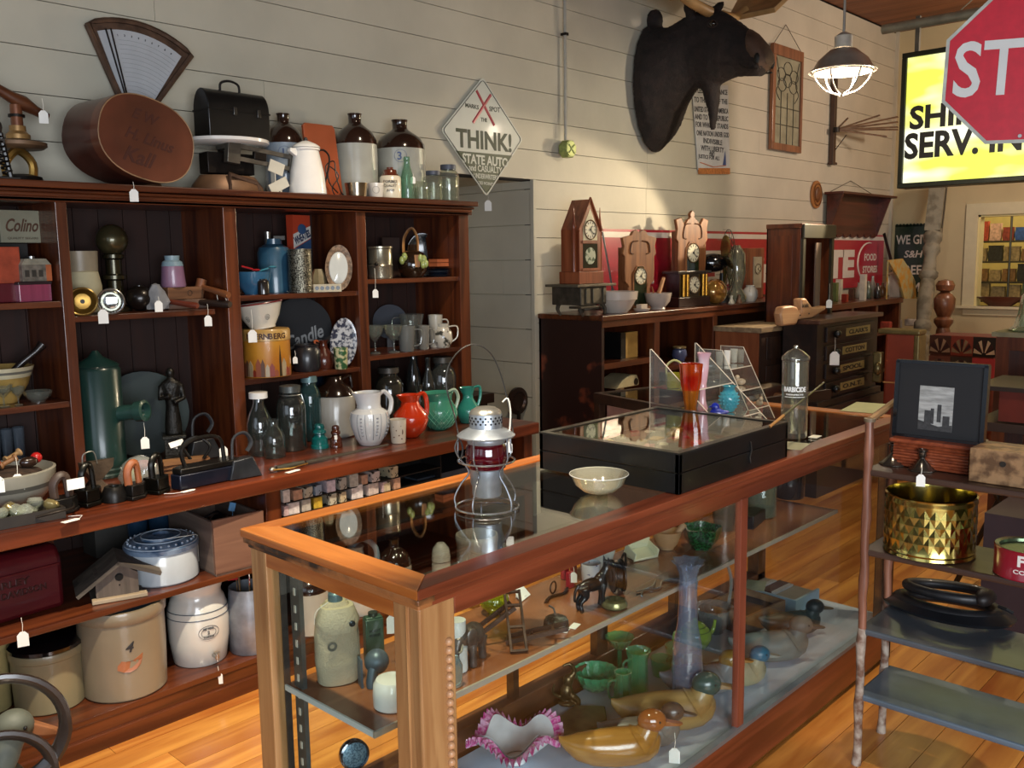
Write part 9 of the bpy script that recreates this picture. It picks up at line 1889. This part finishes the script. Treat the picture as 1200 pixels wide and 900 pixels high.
pf = at(1050, 515, X=SX+.15); pr_ = at(1152, 530, X=SX+.15); W_ = pf.y-pr_.y; ht = at(1052, 422, X=SX+.15).z-zb
t = thing('framed_picture', 'small grey etching with wide black mat in a black frame, on the ribbed box', 'picture', (SX+.135, pf.y, zb), -PI/2)
T = RX(-.06)
MB().bx(0, W_, 0, .012, 0, ht, T=T).build('black_mat', mat('18181a', .6, var=.05), t, ang=0)
for a, b, c, d in ((-.004, W_+.004, -.004, .006), (-.004, W_+.004, ht-.006, ht+.004), (-.006, .006, 0, ht), (W_-.006, W_+.006, 0, ht)): MB().bx(a, b, -.008, .016, c, d, T=T).build('frame', mat('0c0d10', .2, coat=.5), t, ang=0)
px0, px1, pz0, pz1 = W_*.27, W_*.66, ht*.11, ht*.69
MB().bx(px0, px1, -.0012, 0, pz0, pz1, T=T).build('etching_paper', mat('8c8c88', .5, col2='b4b4b0', sc=60, stretch=(.4, 1, 2)), t, ang=0)
EK = mat('3a3a3a', .5, var=.3, sc=90)
for x_, w_, z0_, z1_ in ((.18, .2, .12, .45), (.55, .12, .2, .6), (.72, .2, .1, .35), (.36, .1, .15, .5)): MB().bx(px0+(px1-px0)*x_-.0, px0+(px1-px0)*(x_+w_), -.0018, -.0012, pz0+(pz1-pz0)*z0_, pz0+(pz1-pz0)*z1_, T=T).build('etched_building', EK, t, ang=0)
MB().prism([(px0, pz0), (px1, pz0), (px1, pz0+(pz1-pz0)*.16), (px0+(px1-px0)*.6, pz0+(pz1-pz0)*.1), (px0, pz0+(pz1-pz0)*.22)], -.0017, -.0012, T=T).build('etched_ground', EK, t, ang=0)
BU = mat('5e4228', .5, col2='9a7650', sc=26, thr=(.42, .58), coat=.2, bump=.3)
pa = at(1135, 553, X=SX+.03); t = thing('burl_box', 'light burl wood box with a small round lock, right end of the top shelf', 'box', (SX+.03, pa.y, .956), -PI/2)
hb_ = at(1138, 524, X=SX+.03).z-.956; MB().bx(0, .22, 0, .14, 0, hb_*.98).build('body', BU, t, bev=.003, ang=0); MB().cyl(.008, 0, .003, 12, T=TR(.088, 0, hb_*.62) @ RX(PI/2)).build('lock', mat('4a4640', .3, .7), t)
# brass pot
p = on(1088, .706, X=SX+.10); k = dep(p)/FP; RBp = 49*k
t = thing('brass_planter', 'round hammered brass planter with diamond pattern on the second shelf', 'planter', p, face(p))
BRS = mat('b3a35c', .16, 1.0, var=.1, sc=8)
MB().lathe([(0, 0), (RBp*.97, 0), (RBp*1.02, .004), (RBp*1.0, .012), (RBp*1.02, .018), (RBp, .026), (RBp, .158), (RBp*1.02, .166), (RBp*1.0, .174), (RBp*1.02, .182), (RBp*.98, .184), (RBp*.96, .17), (RBp*.96, .01)], 60).build('body', BRS, t)
dm = MB().add([(0, 0, -.026), (.0165, .001, 0), (0, 0, .026), (-.0165, .001, 0), (0, -.0022, 0)], [(0, 1, 4), (1, 2, 4), (2, 3, 4), (3, 0, 4)]).mesh('hammered_diamond', BRS, 0)
for j in range(4):
    for i in range(28):
        a = 2*PI*(i+.5*(j % 2))/28
        if math.sin(a) > .3: continue
        h_ = bpy.data.objects.new('hammered_diamond', dm); COL.objects.link(h_); h_.parent = t; h_.location = (RBp*1.0015*math.cos(a), RBp*1.0015*math.sin(a), .053+j*.026); h_.rotation_euler = (0, 0, a+PI/2)
# red coffee tin
p = on(1204, .706, X=SX+.07); k = dep(p)/FP; R_ = 36*k
t = thing('coffee_tin', 'red coffee tin with white lettering and green inside, cut by the right edge', 'tin', p, face(p))
MB().lathe([(0, 0), (R_, 0), (R_*1.02, .002), (R_, .005), (R_, .078), (R_*1.02, .08), (R_*1.0, .083)], 40).build('body', mat('8f1226', .3, var=.06, coat=.4), t)
MB().lathe([(R_*.99, .083), (R_*.86, .08), (R_*.84, .072), (0, .072)], 36).build('top', mat('5a6a50', .25, .7), t)
text('Folgers', 52*k, 17*k, mat('e4e0d8', .4), TR(0, 0, .053) @ RZ(.42), t, 'white_lettering', bold=.04, wrap=R_*1.004); text('COFFEE', 30*k, 5*k, mat('e4e0d8', .4), TR(0, 0, .027), t, 'white_lettering', wrap=R_*1.004)
# leather horse collar
p = at(1098, 728, Z=.455)+Vector((.09, 0, 0)); t = thing('horse_collar', 'black leather horse collar lying on the third shelf', 'horse collar', p, 0); k = dep(p)/FP
LE = mat('17171a', .5, var=.35, sc=12, coat=.1, bump=.4)
egg = lambda rx, ry, z, n=40: [(rx*math.sin(2*PI*i/n)*(1-.12*math.cos(2*PI*i/n)), ry*math.cos(2*PI*i/n), z+.012*math.cos(2*PI*i/n+2)) for i in range(n)]
MB().tube(egg(.088, .125, .075), .016, 12, True).build('rim_roll', LE, t)
MB().tube(egg(.098, .145, .034), .025, 12, True, T=SCL(1, 1, .8)).build('body_pad', LE, t)
MB().loft([[(x*1.0, y*1.0, z) for x, y, z in egg(.10, .15, .045)], [(x, y, z) for x, y, z in egg(.145, .20, .016)], [(x, y, z) for x, y, z in egg(.14, .195, .006)]], cap=False).build('leather_skirt', mat('16181c', .4, var=.3, sc=10, coat=.3), t)
MB().ell((-.03, -.118, .09), (.05, .028, .026), 16, 8).build('throat_pad', mat('1a1412', .5, var=.3, bump=.4), t)
MB().tube([(.0, -.15, .06), (-.01, -.175, .06), (.0, -.19, .05)], .006, 6).build('strap', LE, t)
